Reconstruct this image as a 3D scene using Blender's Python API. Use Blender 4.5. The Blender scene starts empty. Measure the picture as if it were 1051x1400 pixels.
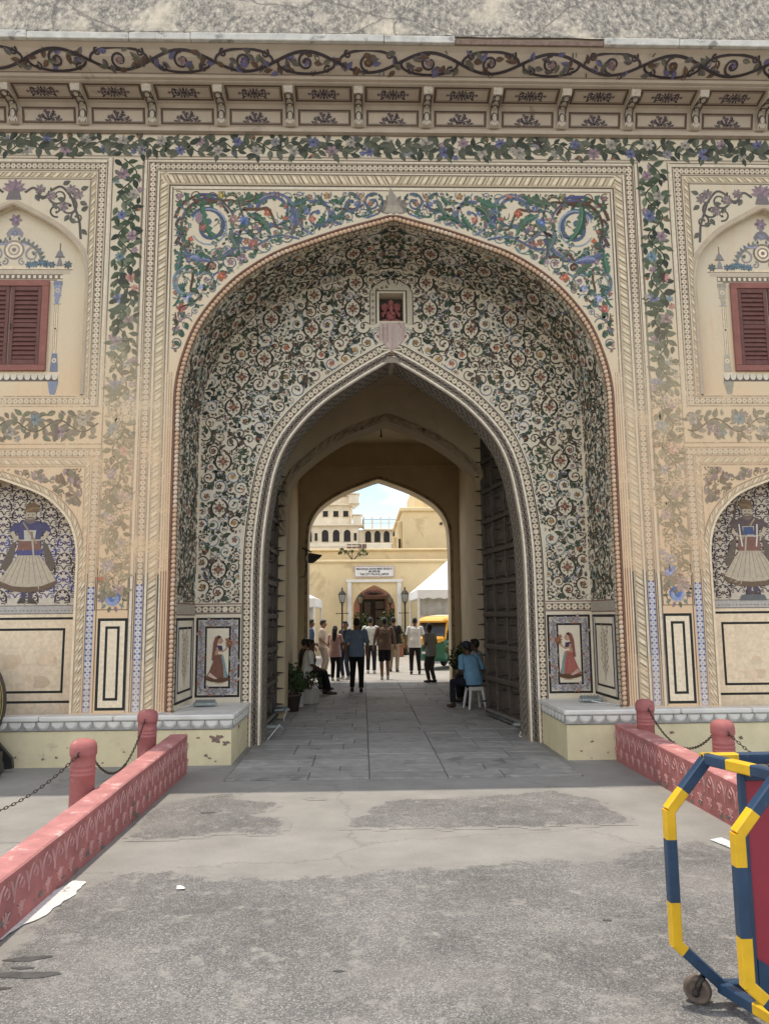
import bpy, bmesh, math, random
import numpy as np
from mathutils import Vector, Matrix, Euler, noise
R = math.radians
PI = math.pi
S = bpy.context.scene
COL = S.collection

# ---------------------------------------------------------------- camera, sky, sun, exposure
cam_d = bpy.data.cameras.new('camera'); cam = bpy.data.objects.new('camera', cam_d); COL.objects.link(cam)
cam_d.sensor_fit = 'AUTO'; cam_d.sensor_width = 36.0; cam_d.lens = 27.0
cam_d.clip_start = 0.05; cam_d.clip_end = 3000
yaw, pitch, roll = R(1.68), R(7.7), R(.51)
fw = Vector((math.sin(yaw)*math.cos(pitch), math.cos(yaw)*math.cos(pitch), math.sin(pitch)))
r0 = Vector((math.cos(yaw), -math.sin(yaw), 0)); u0 = r0.cross(fw)
rr = r0*math.cos(roll) - u0*math.sin(roll); uu = r0*math.sin(roll) + u0*math.cos(roll)
cam.matrix_world = Matrix(((rr.x, uu.x, -fw.x, -.47), (rr.y, uu.y, -fw.y, -10.3), (rr.z, uu.z, -fw.z, 1.85), (0, 0, 0, 1)))
S.camera = cam

SUN_DIR = Vector((-.13, .085, .988)).normalized()
w = bpy.data.worlds.new('World'); S.world = w; w.use_nodes = True
nt = w.node_tree
bg = nt.nodes['Background']
sky = nt.nodes.new('ShaderNodeTexSky'); sky.sky_type = 'NISHITA'; sky.sun_disc = False
sky.sun_elevation = math.asin(SUN_DIR.z); sky.sun_rotation = math.atan2(SUN_DIR.x, SUN_DIR.y)
sky.altitude = 400; sky.air_density = 1.0; sky.dust_density = 0.0; sky.ozone_density = 1.0
# bright broken cloud added all over the sky to light the shaded walls
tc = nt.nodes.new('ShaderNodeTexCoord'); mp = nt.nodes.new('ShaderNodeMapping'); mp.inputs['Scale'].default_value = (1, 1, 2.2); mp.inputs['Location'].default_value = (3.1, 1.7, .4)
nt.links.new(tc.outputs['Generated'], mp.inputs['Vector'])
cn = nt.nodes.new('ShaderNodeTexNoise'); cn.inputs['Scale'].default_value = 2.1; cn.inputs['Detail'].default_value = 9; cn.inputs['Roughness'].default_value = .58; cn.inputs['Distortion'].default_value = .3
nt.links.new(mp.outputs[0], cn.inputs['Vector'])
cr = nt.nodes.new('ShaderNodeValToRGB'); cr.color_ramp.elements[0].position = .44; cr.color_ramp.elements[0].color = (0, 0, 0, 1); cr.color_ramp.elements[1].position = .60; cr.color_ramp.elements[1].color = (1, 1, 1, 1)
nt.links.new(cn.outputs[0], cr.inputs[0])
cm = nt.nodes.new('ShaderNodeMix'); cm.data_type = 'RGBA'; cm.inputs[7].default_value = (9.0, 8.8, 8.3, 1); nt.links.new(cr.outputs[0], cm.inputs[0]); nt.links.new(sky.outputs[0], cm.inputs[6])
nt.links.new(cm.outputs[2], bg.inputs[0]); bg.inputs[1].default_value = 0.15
sd = bpy.data.lights.new('sun', 'SUN'); sd.energy = 2.1; sd.angle = R(.55); sd.color = (1, .93, .82)
so = bpy.data.objects.new('sun', sd); COL.objects.link(so)
so.rotation_euler = SUN_DIR.to_track_quat('Z', 'Y').to_euler(); so.location = (0, -5, 30)
S.view_settings.view_transform = 'Standard'; S.view_settings.look = 'None'
S.view_settings.exposure = 0.78; S.view_settings.use_white_balance = True; S.view_settings.white_balance_temperature = 6800; S.view_settings.white_balance_tint = 12; S.view_settings.gamma = 1; S.view_settings.use_curve_mapping = False
S.render.engine = 'CYCLES'
S.cycles.max_bounces = 10; S.cycles.diffuse_bounces = 7; S.cycles.glossy_bounces = 3
S.cycles.use_denoising = True
S.cycles.caustics_reflective = False; S.cycles.caustics_refractive = False

# ---------------------------------------------------------------- helpers
def tag(o, label=None, cat=None, group=None, kind=None):
    if label: o['label'] = label
    if cat: o['category'] = cat
    if group: o['group'] = group
    if kind: o['kind'] = kind
    return o

def empty(name, loc=(0, 0, 0), rz=0, label=None, cat=None, group=None):
    o = bpy.data.objects.new(name, None); COL.objects.link(o)
    o.location = loc; o.rotation_euler = (0, 0, rz); o.empty_display_size = .2
    return tag(o, label, cat, group)

def link(name, me, parent=None, loc=None, rot=None, scale=None):
    o = bpy.data.objects.new(name, me); COL.objects.link(o)
    if parent: o.parent = parent
    if loc is not None: o.location = loc
    if rot is not None: o.rotation_euler = rot
    if scale is not None: o.scale = scale
    return o

def copy_tree(o, parent=None):
    c = o.copy(); COL.objects.link(c); c.parent = parent
    for ch in [x for x in o.children]: copy_tree(ch, c)
    return c

class MB:
    def __init__(s): s.v = []; s.f = []; s.mi = []
    def add(s, vs, fs, mi=0):
        n = len(s.v); s.v.extend([tuple(p) for p in vs]); s.f.extend([tuple(i+n for i in f) for f in fs]); s.mi.extend([mi]*len(fs)); return s
    def box(s, x0, x1, y0, y1, z0, z1, mi=0):
        return s.add([(x0,y0,z0),(x1,y0,z0),(x1,y1,z0),(x0,y1,z0),(x0,y0,z1),(x1,y0,z1),(x1,y1,z1),(x0,y1,z1)],
              [(0,3,2,1),(4,5,6,7),(0,1,5,4),(1,2,6,5),(2,3,7,6),(3,0,4,7)], mi)
    def bbox(s, x0, x1, y0, y1, z0, z1, b=.006, mi=0):
        # box with chamfered long edges (all eight corners cut)
        b = min(b, (x1-x0)*.45, (y1-y0)*.45, (z1-z0)*.45)
        ring = lambda z, i: [(x0+i,y0,z) if 0 else None]
        def oct_(i, z): return [(x0+b+i,y0+i,z),(x1-b-i,y0+i,z),(x1-i,y0+b+i,z),(x1-i,y1-b-i,z),(x1-b-i,y1-i,z),(x0+b+i,y1-i,z),(x0+i,y1-b-i,z),(x0+i,y0+b+i,z)]
        vs = oct_(b*.7, z0)+oct_(0, z0+b)+oct_(0, z1-b)+oct_(b*.7, z1)
        fs = [tuple(range(7,-1,-1)), tuple(range(24,32))]
        for k in range(3):
            for i in range(8):
                j = (i+1) % 8; fs.append((k*8+i, k*8+j, k*8+8+j, k*8+8+i))
        return s.add(vs, fs, mi)
    def prism(s, poly, y0, y1, mi=0, axis='y'):
        # poly: list of (a,b); extruded along axis
        n = len(poly)
        def P(a, b, y): return (a, y, b) if axis == 'y' else ((y, a, b) if axis == 'x' else (a, b, y))
        vs = [P(a, b, y0) for a, b in poly]+[P(a, b, y1) for a, b in poly]
        fs = [tuple(range(n)), tuple(range(2*n-1, n-1, -1))]+[(i, n+i, n+(i+1) % n, (i+1) % n) for i in range(n)]
        return s.add(vs, fs, mi)
    def tube(s, pts, r, n=8, mi=0, caps=True, flat=None):
        pts = [Vector(p) for p in pts]; m = len(pts)
        rs = r if isinstance(r, (list, tuple)) else [r]*m
        base = len(s.v); ref = None; vs = []
        for i, p in enumerate(pts):
            t = (pts[min(i+1, m-1)]-pts[max(i-1, 0)])
            t = t.normalized() if t.length > 1e-9 else Vector((0, 0, 1))
            if ref is None: ref = Vector((1, 0, 0)) if abs(t.x) < .9 else Vector((0, 1, 0))
            a = (ref-t*ref.dot(t))
            if a.length < 1e-6: a = t.orthogonal()
            a.normalize(); b = t.cross(a); ref = a
            for k in range(n):
                th = 2*PI*(k+.5)/n
                vs.append(p+a*(rs[i]*math.cos(th))+b*(rs[i]*math.sin(th)*(flat or 1)))
        fs = []
        for i in range(m-1):
            for k in range(n):
                j = (k+1) % n; fs.append((i*n+k, i*n+j, (i+1)*n+j, (i+1)*n+k))
        if caps: fs.append(tuple(range(n-1, -1, -1))); fs.append(tuple(range((m-1)*n, m*n)))
        return s.add(vs, fs, mi)
    def lathe(s, prof, n=16, c=(0, 0, 0), mi=0, sx=1, sy=1):
        vs = []; m = len(prof)
        for r, z in prof:
            for k in range(n):
                th = 2*PI*k/n; vs.append((c[0]+r*math.cos(th)*sx, c[1]+r*math.sin(th)*sy, c[2]+z))
        fs = []
        for i in range(m-1):
            for k in range(n):
                j = (k+1) % n; fs.append((i*n+k, i*n+j, (i+1)*n+j, (i+1)*n+k))
        if prof[0][0] > 1e-6: fs.append(tuple(range(n-1, -1, -1)))
        if prof[-1][0] > 1e-6: fs.append(tuple(range((m-1)*n, m*n)))
        return s.add(vs, fs, mi)
    def ell(s, c, rx, ry, rz, n=12, m=8, mi=0, rot=None):
        vs = []; c = Vector(c)
        for i in range(m+1):
            ph = PI*i/m
            for k in range(n):
                th = 2*PI*k/n
                p = Vector((rx*math.sin(ph)*math.cos(th), ry*math.sin(ph)*math.sin(th), -rz*math.cos(ph)))
                if rot is not None: p = rot @ p
                vs.append(c+p)
        fs = []
        for i in range(m):
            for k in range(n):
                j = (k+1) % n
                if i == 0: fs.append((k, (i+1)*n+j, (i+1)*n+k))
                elif i == m-1: fs.append((i*n+k, i*n+j, (i+1)*n+k))
                else: fs.append((i*n+k, i*n+j, (i+1)*n+j, (i+1)*n+k))
        return s.add(vs, fs, mi)
    def stripwall(s, xs, zl, zh, y0, y1, mi=0):
        # a slab between two height curves, front at y0 and back at y1
        n = len(xs); vs = []
        for i in range(n):
            vs += [(xs[i], y0, zl[i]), (xs[i], y0, zh[i]), (xs[i], y1, zl[i]), (xs[i], y1, zh[i])]
        fs = []
        for i in range(n-1):
            a, b = i*4, (i+1)*4
            fs += [(a, b, b+1, a+1), (a+2, a+3, b+3, b+2), (a, a+2, b+2, b), (a+1, b+1, b+3, a+3)]
        fs += [(0, 1, 3, 2), ((n-1)*4, (n-1)*4+2, (n-1)*4+3, (n-1)*4+1)]
        return s.add(vs, fs, mi)
    def mesh(s, name, mats, smooth=False):
        me = bpy.data.meshes.new(name); me.from_pydata(s.v, [], s.f)
        for m in (mats if isinstance(mats, (list, tuple)) else [mats]): me.materials.append(m)
        if max(s.mi, default=0) > 0: me.polygons.foreach_set('material_index', s.mi)
        if smooth: me.polygons.foreach_set('use_smooth', [True]*len(me.polygons))
        me.update(); return me
    def build(s, name, mats, parent=None, smooth=False, kind=None, loc=None, rot=None, fixn=True, merge=False):
        me = s.mesh(name, mats, smooth)
        if fixn:
            bm = bmesh.new(); bm.from_mesh(me)
            if merge: bmesh.ops.remove_doubles(bm, verts=bm.verts, dist=1e-5)
            bmesh.ops.recalc_face_normals(bm, faces=bm.faces); bm.to_mesh(me); bm.free()
        o = link(name, me, parent, loc, rot)
        if kind: o['kind'] = kind
        return o

def smooth_curve(pts, n=8):
    # Catmull-Rom through 2D points
    out = []; P = [np.array(p, float) for p in pts]
    for i in range(len(P)-1):
        p0 = P[i-1] if i else 2*P[0]-P[1]; p1, p2 = P[i], P[i+1]; p3 = P[i+2] if i+2 < len(P) else 2*P[-1]-P[-2]
        for k in range(n):
            t = k/n
            out.append(tuple(.5*((2*p1)+(-p0+p2)*t+(2*p0-5*p1+4*p2-p3)*t*t+(-p0+3*p1-3*p2+p3)*t**3)))
    out.append(tuple(P[-1])); return out

class Path2:
    # polyline with arc length lookup: at(s) -> point, tangent, left normal
    def __init__(s, pts):
        s.p = np.array(pts, float); d = np.diff(s.p, axis=0); s.l = np.hypot(d[:, 0], d[:, 1]); s.c = np.r_[0, np.cumsum(s.l)]; s.L = s.c[-1]
    def at(s, a, off=0.):
        a2 = min(max(a, 0), s.L-1e-9); i = min(int(np.searchsorted(s.c, a2, side='right'))-1, len(s.l)-1)
        t = (a2-s.c[i])/s.l[i]; p = s.p[i]*(1-t)+s.p[i+1]*t
        j0, j1 = max(i-1, 0), min(i+2, len(s.p)-1)
        d0 = s.p[i+1]-s.p[i]; d = d0/np.hypot(*d0)
        if t < .5 and i > 0: dd = (s.p[i]-s.p[i-1])/s.l[i-1]; e = d*(.5+t)+dd*(.5-t)
        elif t >= .5 and i < len(s.l)-1: dd = (s.p[i+2]-s.p[i+1])/s.l[i+1]; e = d*(1.5-t)+dd*(t-.5)
        else: e = d
        e = e/np.hypot(*e)
        return p[0]-e[1]*off, p[1]+e[0]*off

# ---------------------------------------------------------------- materials
def newmat(name):
    m = bpy.data.materials.new(name); m.use_nodes = True
    n = m.node_tree.nodes; l = m.node_tree.links
    return m, n, l, n['Principled BSDF']

def ramp(n, pts, interp='LINEAR'):
    r = n.new('ShaderNodeValToRGB'); e = r.color_ramp.elements; r.color_ramp.interpolation = interp
    while len(e) < len(pts): e.new(.5)
    for i, (p, c) in enumerate(pts):
        e[i].position = p; e[i].color = (c, c, c, 1) if isinstance(c, (int, float)) else (*c, 1)
    return r

def tex(n, l, scale, detail=4, rough=.55, vec=None, dist=0):
    t = n.new('ShaderNodeTexNoise'); t.inputs['Scale'].default_value = scale; t.inputs['Detail'].default_value = detail
    t.inputs['Roughness'].default_value = rough; t.inputs['Distortion'].default_value = dist
    if vec is not None: l.new(vec, t.inputs['Vector'])
    return t

def mixc(n, l, fac, a, b, mode='MIX'):
    m = n.new('ShaderNodeMix'); m.data_type = 'RGBA'; m.blend_type = mode
    if isinstance(fac, (int, float)): m.inputs[0].default_value = fac
    else: l.new(fac, m.inputs[0])
    for sock, v in ((6, a), (7, b)):
        if isinstance(v, tuple): m.inputs[sock].default_value = (*v[:3], 1)
        else: l.new(v, m.inputs[sock])
    return m.outputs[2]

def pos(n, l, scale=None):
    g = n.new('ShaderNodeNewGeometry'); v = g.outputs['Position']
    if scale is not None:
        mp = n.new('ShaderNodeMapping'); mp.inputs['Scale'].default_value = scale; l.new(v, mp.inputs['Vector']); v = mp.outputs[0]
    return v

def bump(n, l, b, height, strength=.3, dist=.01):
    bp = n.new('ShaderNodeBump'); bp.inputs['Strength'].default_value = strength; bp.inputs['Distance'].default_value = dist
    l.new(height, bp.inputs['Height']); l.new(bp.outputs[0], b.inputs['Normal'])

def simple(name, col, rough=.75, var=.18, scale=5, bscale=60, bstr=.25, bdist=.006, metal=0, blotch=None, objvar=0, spec=.35):
    """base colour broken by two octaves of noise, optional stain colour, fine relief"""
    m, n, l, b = newmat(name)
    p = pos(n, l)
    t1 = tex(n, l, scale, 6, .62, p)
    rp = ramp(n, [(.3, tuple(c*(1-var) for c in col)), (.7, tuple(min(c*(1+var), 1) for c in col))]); l.new(t1.outputs[0], rp.inputs[0])
    c = rp.outputs[0]
    if blotch:
        t2 = tex(n, l, blotch[1], 8, .68, p, .4); r2 = ramp(n, [(blotch[2], 0), (blotch[2]+.09, 1)]); l.new(t2.outputs[0], r2.inputs[0])
        c = mixc(n, l, r2.outputs[0], c, blotch[0])
    if objvar:
        oi = n.new('ShaderNodeObjectInfo'); hs = n.new('ShaderNodeHueSaturation')
        mr = n.new('ShaderNodeMapRange'); mr.inputs[3].default_value = 1-objvar; mr.inputs[4].default_value = 1+objvar
        l.new(oi.outputs['Random'], mr.inputs[0]); l.new(mr.outputs[0], hs.inputs['Value']); l.new(c, hs.inputs['Color']); c = hs.outputs[0]
    l.new(c, b.inputs['Base Color'])
    b.inputs['Roughness'].default_value = rough; b.inputs['Metallic'].default_value = metal; b.inputs['Specular IOR Level'].default_value = spec
    if bstr:
        t3 = tex(n, l, bscale, 5, .6, p); bump(n, l, b, t3.outputs[0], bstr, bdist)
    return m

def plaster_nodes(n, l, kind):
    """limewashed plaster colour, shared by the bare wall and by the worn places of the painted ornament"""
    p = pos(n, l)
    sep = n.new('ShaderNodeSeparateXYZ'); l.new(p, sep.inputs[0])
    if kind == 'facade':
        t0 = tex(n, l, .8, 5, .6, p)
        ad = n.new('ShaderNodeMath'); ad.operation = 'MULTIPLY_ADD'; l.new(t0.outputs[0], ad.inputs[0]); ad.inputs[1].default_value = 3.2; l.new(sep.outputs[2], ad.inputs[2])
        mr = n.new('ShaderNodeMapRange'); l.new(ad.outputs[0], mr.inputs[0]); mr.inputs[1].default_value = 4.4; mr.inputs[2].default_value = 8.4
        wash = ramp(n, [(0, (.76, .545, .345)), (.35, (.76, .565, .365)), (.7, (.73, .60, .415)), (1, (.68, .59, .44))]); l.new(mr.outputs[0], wash.inputs[0])
        c = wash.outputs[0]
        v = pos(n, l, (7, 7, .7)); ts = tex(n, l, 1.3, 6, .65, v); rs = ramp(n, [(.55, 0), (.75, .55)]); l.new(ts.outputs[0], rs.inputs[0])
        c = mixc(n, l, rs.outputs[0], c, (.70, .43, .255))
        tg = tex(n, l, 1.7, 7, .66, p, .6); rg = ramp(n, [(.56, 0), (.78, .5)]); l.new(tg.outputs[0], rg.inputs[0])
        c = mixc(n, l, rg.outputs[0], c, (.58, .45, .32))
    else:
        t0 = tex(n, l, 2.2, 6, .62, p)
        wash = ramp(n, [(.3, (.64, .555, .42)), (.7, (.73, .66, .52))]); l.new(t0.outputs[0], wash.inputs[0]); c = wash.outputs[0]
        tg = tex(n, l, 1.3, 7, .66, p, .6); rg = ramp(n, [(.58, 0), (.8, .5)]); l.new(tg.outputs[0], rg.inputs[0])
        c = mixc(n, l, rg.outputs[0], c, (.54, .46, .36))
    tf = tex(n, l, 90, 4, .6, p); rf = ramp(n, [(.32, .86), (.6, 1.0)]); l.new(tf.outputs[0], rf.inputs[0])
    return mixc(n, l, 1.0, c, rf.outputs[0], 'MULTIPLY'), p

def plaster(name, kind):
    m, n, l, b = newmat(name)
    c, p = plaster_nodes(n, l, kind)
    l.new(c, b.inputs['Base Color']); b.inputs['Roughness'].default_value = .88; b.inputs['Specular IOR Level'].default_value = .2
    t = tex(n, l, 14, 8, .65, p); bump(n, l, b, t.outputs[0], .35, .012)
    return m

def paintmat(name, kind):
    """brush paint: the colour of each motif, flaking to bare plaster where its alpha says it is worn"""
    m, n, l, b = newmat(name)
    c, p = plaster_nodes(n, l, kind)
    a = n.new('ShaderNodeVertexColor'); a.layer_name = 'paint'
    t = tex(n, l, 38, 8, .72, p, .3); t2 = tex(n, l, 3.1, 4, .6, p)
    s = n.new('ShaderNodeMath'); s.operation = 'MULTIPLY_ADD'; l.new(t2.outputs[0], s.inputs[0]); s.inputs[1].default_value = .7; l.new(t.outputs[0], s.inputs[2])
    r = n.new('ShaderNodeMapRange'); l.new(s.outputs[0], r.inputs[0]); r.inputs[1].default_value = .55; r.inputs[2].default_value = 1.15
    th = n.new('ShaderNodeMath'); th.operation = 'SUBTRACT'; fl = n.new('ShaderNodeMath'); fl.operation = 'MULTIPLY'; fl.inputs[1].default_value = .78; l.new(a.outputs['Alpha'], fl.inputs[0]); l.new(fl.outputs[0], th.inputs[0]); l.new(r.outputs[0], th.inputs[1])
    mr = n.new('ShaderNodeMapRange'); l.new(th.outputs[0], mr.inputs[0]); mr.inputs[1].default_value = -.08; mr.inputs[2].default_value = .08
    tv = tex(n, l, 21, 4, .6, p); rv = ramp(n, [(.3, .87), (.7, 1.13)]); l.new(tv.outputs[0], rv.inputs[0])
    pc = mixc(n, l, 1.0, a.outputs['Color'], rv.outputs[0], 'MULTIPLY')
    fd = n.new('ShaderNodeMath'); fd.operation = 'MULTIPLY_ADD'; l.new(a.outputs['Alpha'], fd.inputs[0]); fd.inputs[1].default_value = 1.15; fd.inputs[2].default_value = -.12; fd.use_clamp = True
    pc2 = mixc(n, l, fd.outputs[0], pc, c)
    l.new(mixc(n, l, mr.outputs[0], pc2, c), b.inputs['Base Color'])
    b.inputs['Roughness'].default_value = .85; b.inputs['Specular IOR Level'].default_value = .2
    return m

M = {}
M['facade'] = plaster('limewashed_plaster', 'facade'); M['niche'] = plaster('pale_plaster', 'niche')
M['paint'] = paintmat('wall_paint', 'facade'); M['npaint'] = paintmat('niche_paint', 'niche')
M['yellow_in'] = simple('yellow_passage_wash', (.52, .42, .27), .85, .10, 1.6, 20, .3, .01, blotch=((.40, .315, .205), 1.1, .60))
M['mould'] = simple('brown_edged_plaster', (.50, .41, .30), .85, .1, 6, 50, .3, .004)
M['marble'] = simple('grey_marble', (.66, .65, .60), .35, .10, 3, 40, .05, .003, blotch=((.50, .49, .45), 2.4, .6), spec=.5)
M['ybase'] = simple('yellow_limewash', (.68, .60, .385), .85, .12, 2.5, 30, .3, .008, blotch=((.50, .42, .29), 2.0, .58))
M['bare'] = simple('bare_mortar', (.23, .16, .125), .95, .3, 14, 60, .5, .01)
M['pink'] = simple('pink_limewash', (.43, .185, .175), .85, .2, 5, 50, .45, .008, blotch=((.56, .36, .33), 7, .57))
M['pink'] = simple('pink_limewash_dirty', (.37, .14, .132), .85, .2, 5, 50, .45, .008, blotch=((.25, .125, .11), 3.2, .58)); M['pinktop'] = simple('pink_limewash_worn', (.44, .19, .18), .85, .2, 6, 50, .45, .008, blotch=((.60, .42, .39), 6, .56))
M['pinkpale'] = simple('pink_relief', (.47, .25, .235), .8, .2, 12, 60, .3, .004, blotch=((.34, .16, .15), 6, .56))
M['bollard'] = simple('red_bollard_paint', (.36, .125, .12), .7, .16, 7, 60, .3, .004, blotch=((.52, .30, .28), 7, .62))
M['iron'] = simple('dark_iron', (.05, .045, .04), .55, .3, 20, 80, .3, .002, metal=.6)
M['wood'] = simple('weathered_teak', (.085, .068, .055), .62, .3, 9, 50, .4, .004, blotch=((.13, .105, .085), 5, .6))
M['shutter'] = simple('maroon_shutter_paint', (.145, .062, .052), .65, .2, 12, 60, .25, .003)
M['shutframe'] = simple('brick_red_frame_paint', (.27, .11, .085), .65, .16, 9, 60, .25, .003)
M['stone'] = simple('grey_flagstone', (.275, .268, .25), .7, .2, 5, 40, .4, .006, objvar=.13, blotch=((.17, .165, .155), 2.1, .56))
M['joint'] = simple('dirty_joint', (.165, .15, .13), .95, .25, 9, 60, .4, .008)
M['cornice'] = simple('cream_cornice_plaster', (.48, .395, .305), .85, .1, 3, 40, .3, .006, blotch=((.33, .27, .21), 2.2, .60))

def weathered():
    m, n, l, b = newmat('weathered_lime_render')
    p = pos(n, l); v = pos(n, l, (1.5, .9, .8))
    t1 = tex(n, l, 10, 12, .80, v, .25); r1 = ramp(n, [(.36, (.60, .54, .43)), (.47, (.30, .275, .23)), (.58, (.095, .09, .08))]); l.new(t1.outputs[0], r1.inputs[0])
    t2 = tex(n, l, 1.1, 6, .6, p); r2 = ramp(n, [(.52, 0), (.68, .8)]); l.new(t2.outputs[0], r2.inputs[0])
    c = mixc(n, l, r2.outputs[0], r1.outputs[0], (.60, .53, .41))
    vo = n.new('ShaderNodeTexVoronoi'); vo.feature = 'DISTANCE_TO_EDGE'; vo.inputs['Scale'].default_value = .75
    dn = tex(n, l, 6, 4, .6, p); wv = mixc(n, l, .12, p, dn.outputs['Color']); l.new(wv, vo.inputs['Vector'])
    r3 = ramp(n, [(.003, .8), (.010, 0)]); l.new(vo.outputs['Distance'], r3.inputs[0])
    c = mixc(n, l, r3.outputs[0], c, (.1, .09, .08))
    l.new(c, b.inputs['Base Color']); b.inputs['Roughness'].default_value = .9
    bump(n, l, b, t1.outputs[0], .6, .02)
    return m
M['weather'] = weathered()

def concrete_nodes(n, l, p, col):
    t1 = tex(n, l, 1.8, 8, .65, p); r1 = ramp(n, [(.3, tuple(c*.82 for c in col)), (.7, tuple(c*1.12 for c in col))]); l.new(t1.outputs[0], r1.inputs[0])
    t2 = tex(n, l, 70, 5, .7, p); r2 = ramp(n, [(.3, .82), (.65, 1.08)]); l.new(t2.outputs[0], r2.inputs[0])
    return mixc(n, l, 1, r1.outputs[0], r2.outputs[0], 'MULTIPLY')

def asphalt():
    m, n, l, b = newmat('worn_asphalt')
    p = pos(n, l)
    vo = n.new('ShaderNodeTexVoronoi'); vo.inputs['Scale'].default_value = 150; l.new(p, vo.inputs['Vector'])
    sx = n.new('ShaderNodeSeparateColor'); l.new(vo.outputs['Color'], sx.inputs[0])
    r1 = ramp(n, [(0, (.085, .083, .078)), (.45, (.148, .144, .135)), (.8, (.20, .195, .183)), (1, (.34, .33, .31))]); l.new(sx.outputs[0], r1.inputs[0])
    t2 = tex(n, l, 1.1, 9, .70, p, .4); r2 = ramp(n, [(.32, .66), (.7, 1.28)]); l.new(t2.outputs[0], r2.inputs[0])
    c = mixc(n, l, 1, r1.outputs[0], r2.outputs[0], 'MULTIPLY')
    t4 = tex(n, l, .55, 6, .6, p); r4 = ramp(n, [(.52, 0), (.7, .45)]); l.new(t4.outputs[0], r4.inputs[0])
    c = mixc(n, l, r4.outputs[0], c, (.225, .21, .185))
    # ragged rim where the tar has crumbled back to the cement below
    at = n.new('ShaderNodeVertexColor'); at.layer_name = 'rim'; cc = concrete_nodes(n, l, p, (.27, .262, .238))
    tr = tex(n, l, 7, 9, .72, p); sx2 = n.new('ShaderNodeSeparateColor'); l.new(at.outputs['Color'], sx2.inputs[0])
    ma = n.new('ShaderNodeMath'); ma.operation = 'MULTIPLY_ADD'; l.new(tr.outputs[0], ma.inputs[0]); ma.inputs[1].default_value = 2.4; ad2 = n.new('ShaderNodeMath'); ad2.operation = 'ADD'; ad2.inputs[1].default_value = -1.85; l.new(sx2.outputs[0], ad2.inputs[0]); l.new(ad2.outputs[0], ma.inputs[2])
    rr3 = ramp(n, [(.0, 0), (.28, 1)]); l.new(ma.outputs[0], rr3.inputs[0]); c = mixc(n, l, rr3.outputs[0], cc, c)
    l.new(c, b.inputs['Base Color']); b.inputs['Roughness'].default_value = .85
    t3 = tex(n, l, 120, 3, .6, p)
    ad = n.new('ShaderNodeMath'); ad.operation = 'MULTIPLY_ADD'; l.new(vo.outputs['Distance'], ad.inputs[0]); ad.inputs[1].default_value = -.8; l.new(t3.outputs[0], ad.inputs[2])
    bump(n, l, b, ad.outputs[0], .55, .006)
    return m
M['asphalt'] = asphalt()

def concrete(name, col, crack=True):
    m, n, l, b = newmat(name)
    p = pos(n, l)
    t1 = tex(n, l, 1.8, 8, .65, p); r1 = ramp(n, [(.3, tuple(c*.82 for c in col)), (.7, tuple(c*1.12 for c in col))]); l.new(t1.outputs[0], r1.inputs[0])
    t2 = tex(n, l, 70, 5, .7, p); r2 = ramp(n, [(.3, .82), (.65, 1.08)]); l.new(t2.outputs[0], r2.inputs[0])
    c = mixc(n, l, 1, r1.outputs[0], r2.outputs[0], 'MULTIPLY')
    if crack:
        vo = n.new('ShaderNodeTexVoronoi'); vo.feature = 'DISTANCE_TO_EDGE'; vo.inputs['Scale'].default_value = .55
        dn = tex(n, l, 3, 6, .7, p); wv = mixc(n, l, .3, p, dn.outputs['Color']); l.new(wv, vo.inputs['Vector'])
        r3 = ramp(n, [(.001, .5), (.005, 0)]); l.new(vo.outputs['Distance'], r3.inputs[0])
        c = mixc(n, l, r3.outputs[0], c, tuple(x*.4 for x in col))
    l.new(c, b.inputs['Base Color']); b.inputs['Roughness'].default_value = .85
    bump(n, l, b, t2.outputs[0], .3, .004)
    return m
M['concrete'] = concrete('cement_apron', (.27, .262, .238))
M['sandc'] = concrete('sandy_worn_cement', (.255, .238, .205), False)
M['yard'] = concrete('courtyard_paving', (.36, .34, .30))
# ================================================================ gatehouse shell
G = empty('gatehouse', (0, 0, 0), 0, 'painted palace gatehouse with a deep pointed arch and floral murals', 'gatehouse')

A_half = smooth_curve([(2.96, 4.6), (2.955, 4.95), (2.90, 5.30), (2.76, 5.74), (2.57, 6.08), (2.28, 6.43), (1.98, 6.68), (1.62, 6.90), (1.22, 7.06), (.75, 7.23), (.14, 7.41), (0, 7.455)], 6)
C_half = smooth_curve([(2.93, 4.6), (2.915, 4.95), (2.85, 5.30), (2.70, 5.72), (2.50, 6.03), (2.22, 6.35), (1.92, 6.58), (1.57, 6.79), (1.18, 6.94), (.72, 7.09), (.14, 7.24), (0, 7.275)], 6)
B_half = smooth_curve([(1.94, 2.4), (1.925, 2.9), (1.87, 3.42), (1.75, 4.06), (1.53, 4.55), (1.09, 5.04), (.53, 5.44), (.12, 5.69), (0, 5.765)], 8)
M_half = smooth_curve([(1.90, 3.3), (1.88, 3.9), (1.80, 4.40), (1.40, 4.83), (.82, 5.23), (.2, 5.50), (0, 5.575)], 7)
F_half = smooth_curve([(1.99, 3.6), (1.975, 4.1), (1.90, 4.5), (1.62, 4.92), (1.02, 5.31), (.3, 5.60), (0, 5.70)], 7)
L_half = smooth_curve([(1.09, 2.3), (1.085, 2.72), (1.02, 3.02), (.90, 3.23), (.62, 3.48), (.15, 3.67), (0, 3.72)], 6)
U_half = smooth_curve([(1.05, 6.2), (1.05, 6.55), (1.01, 6.80), (.92, 7.0), (.64, 7.28), (.2, 7.54), (0, 7.645)], 6)
BX = 5.36     # centre of each side bay

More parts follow.
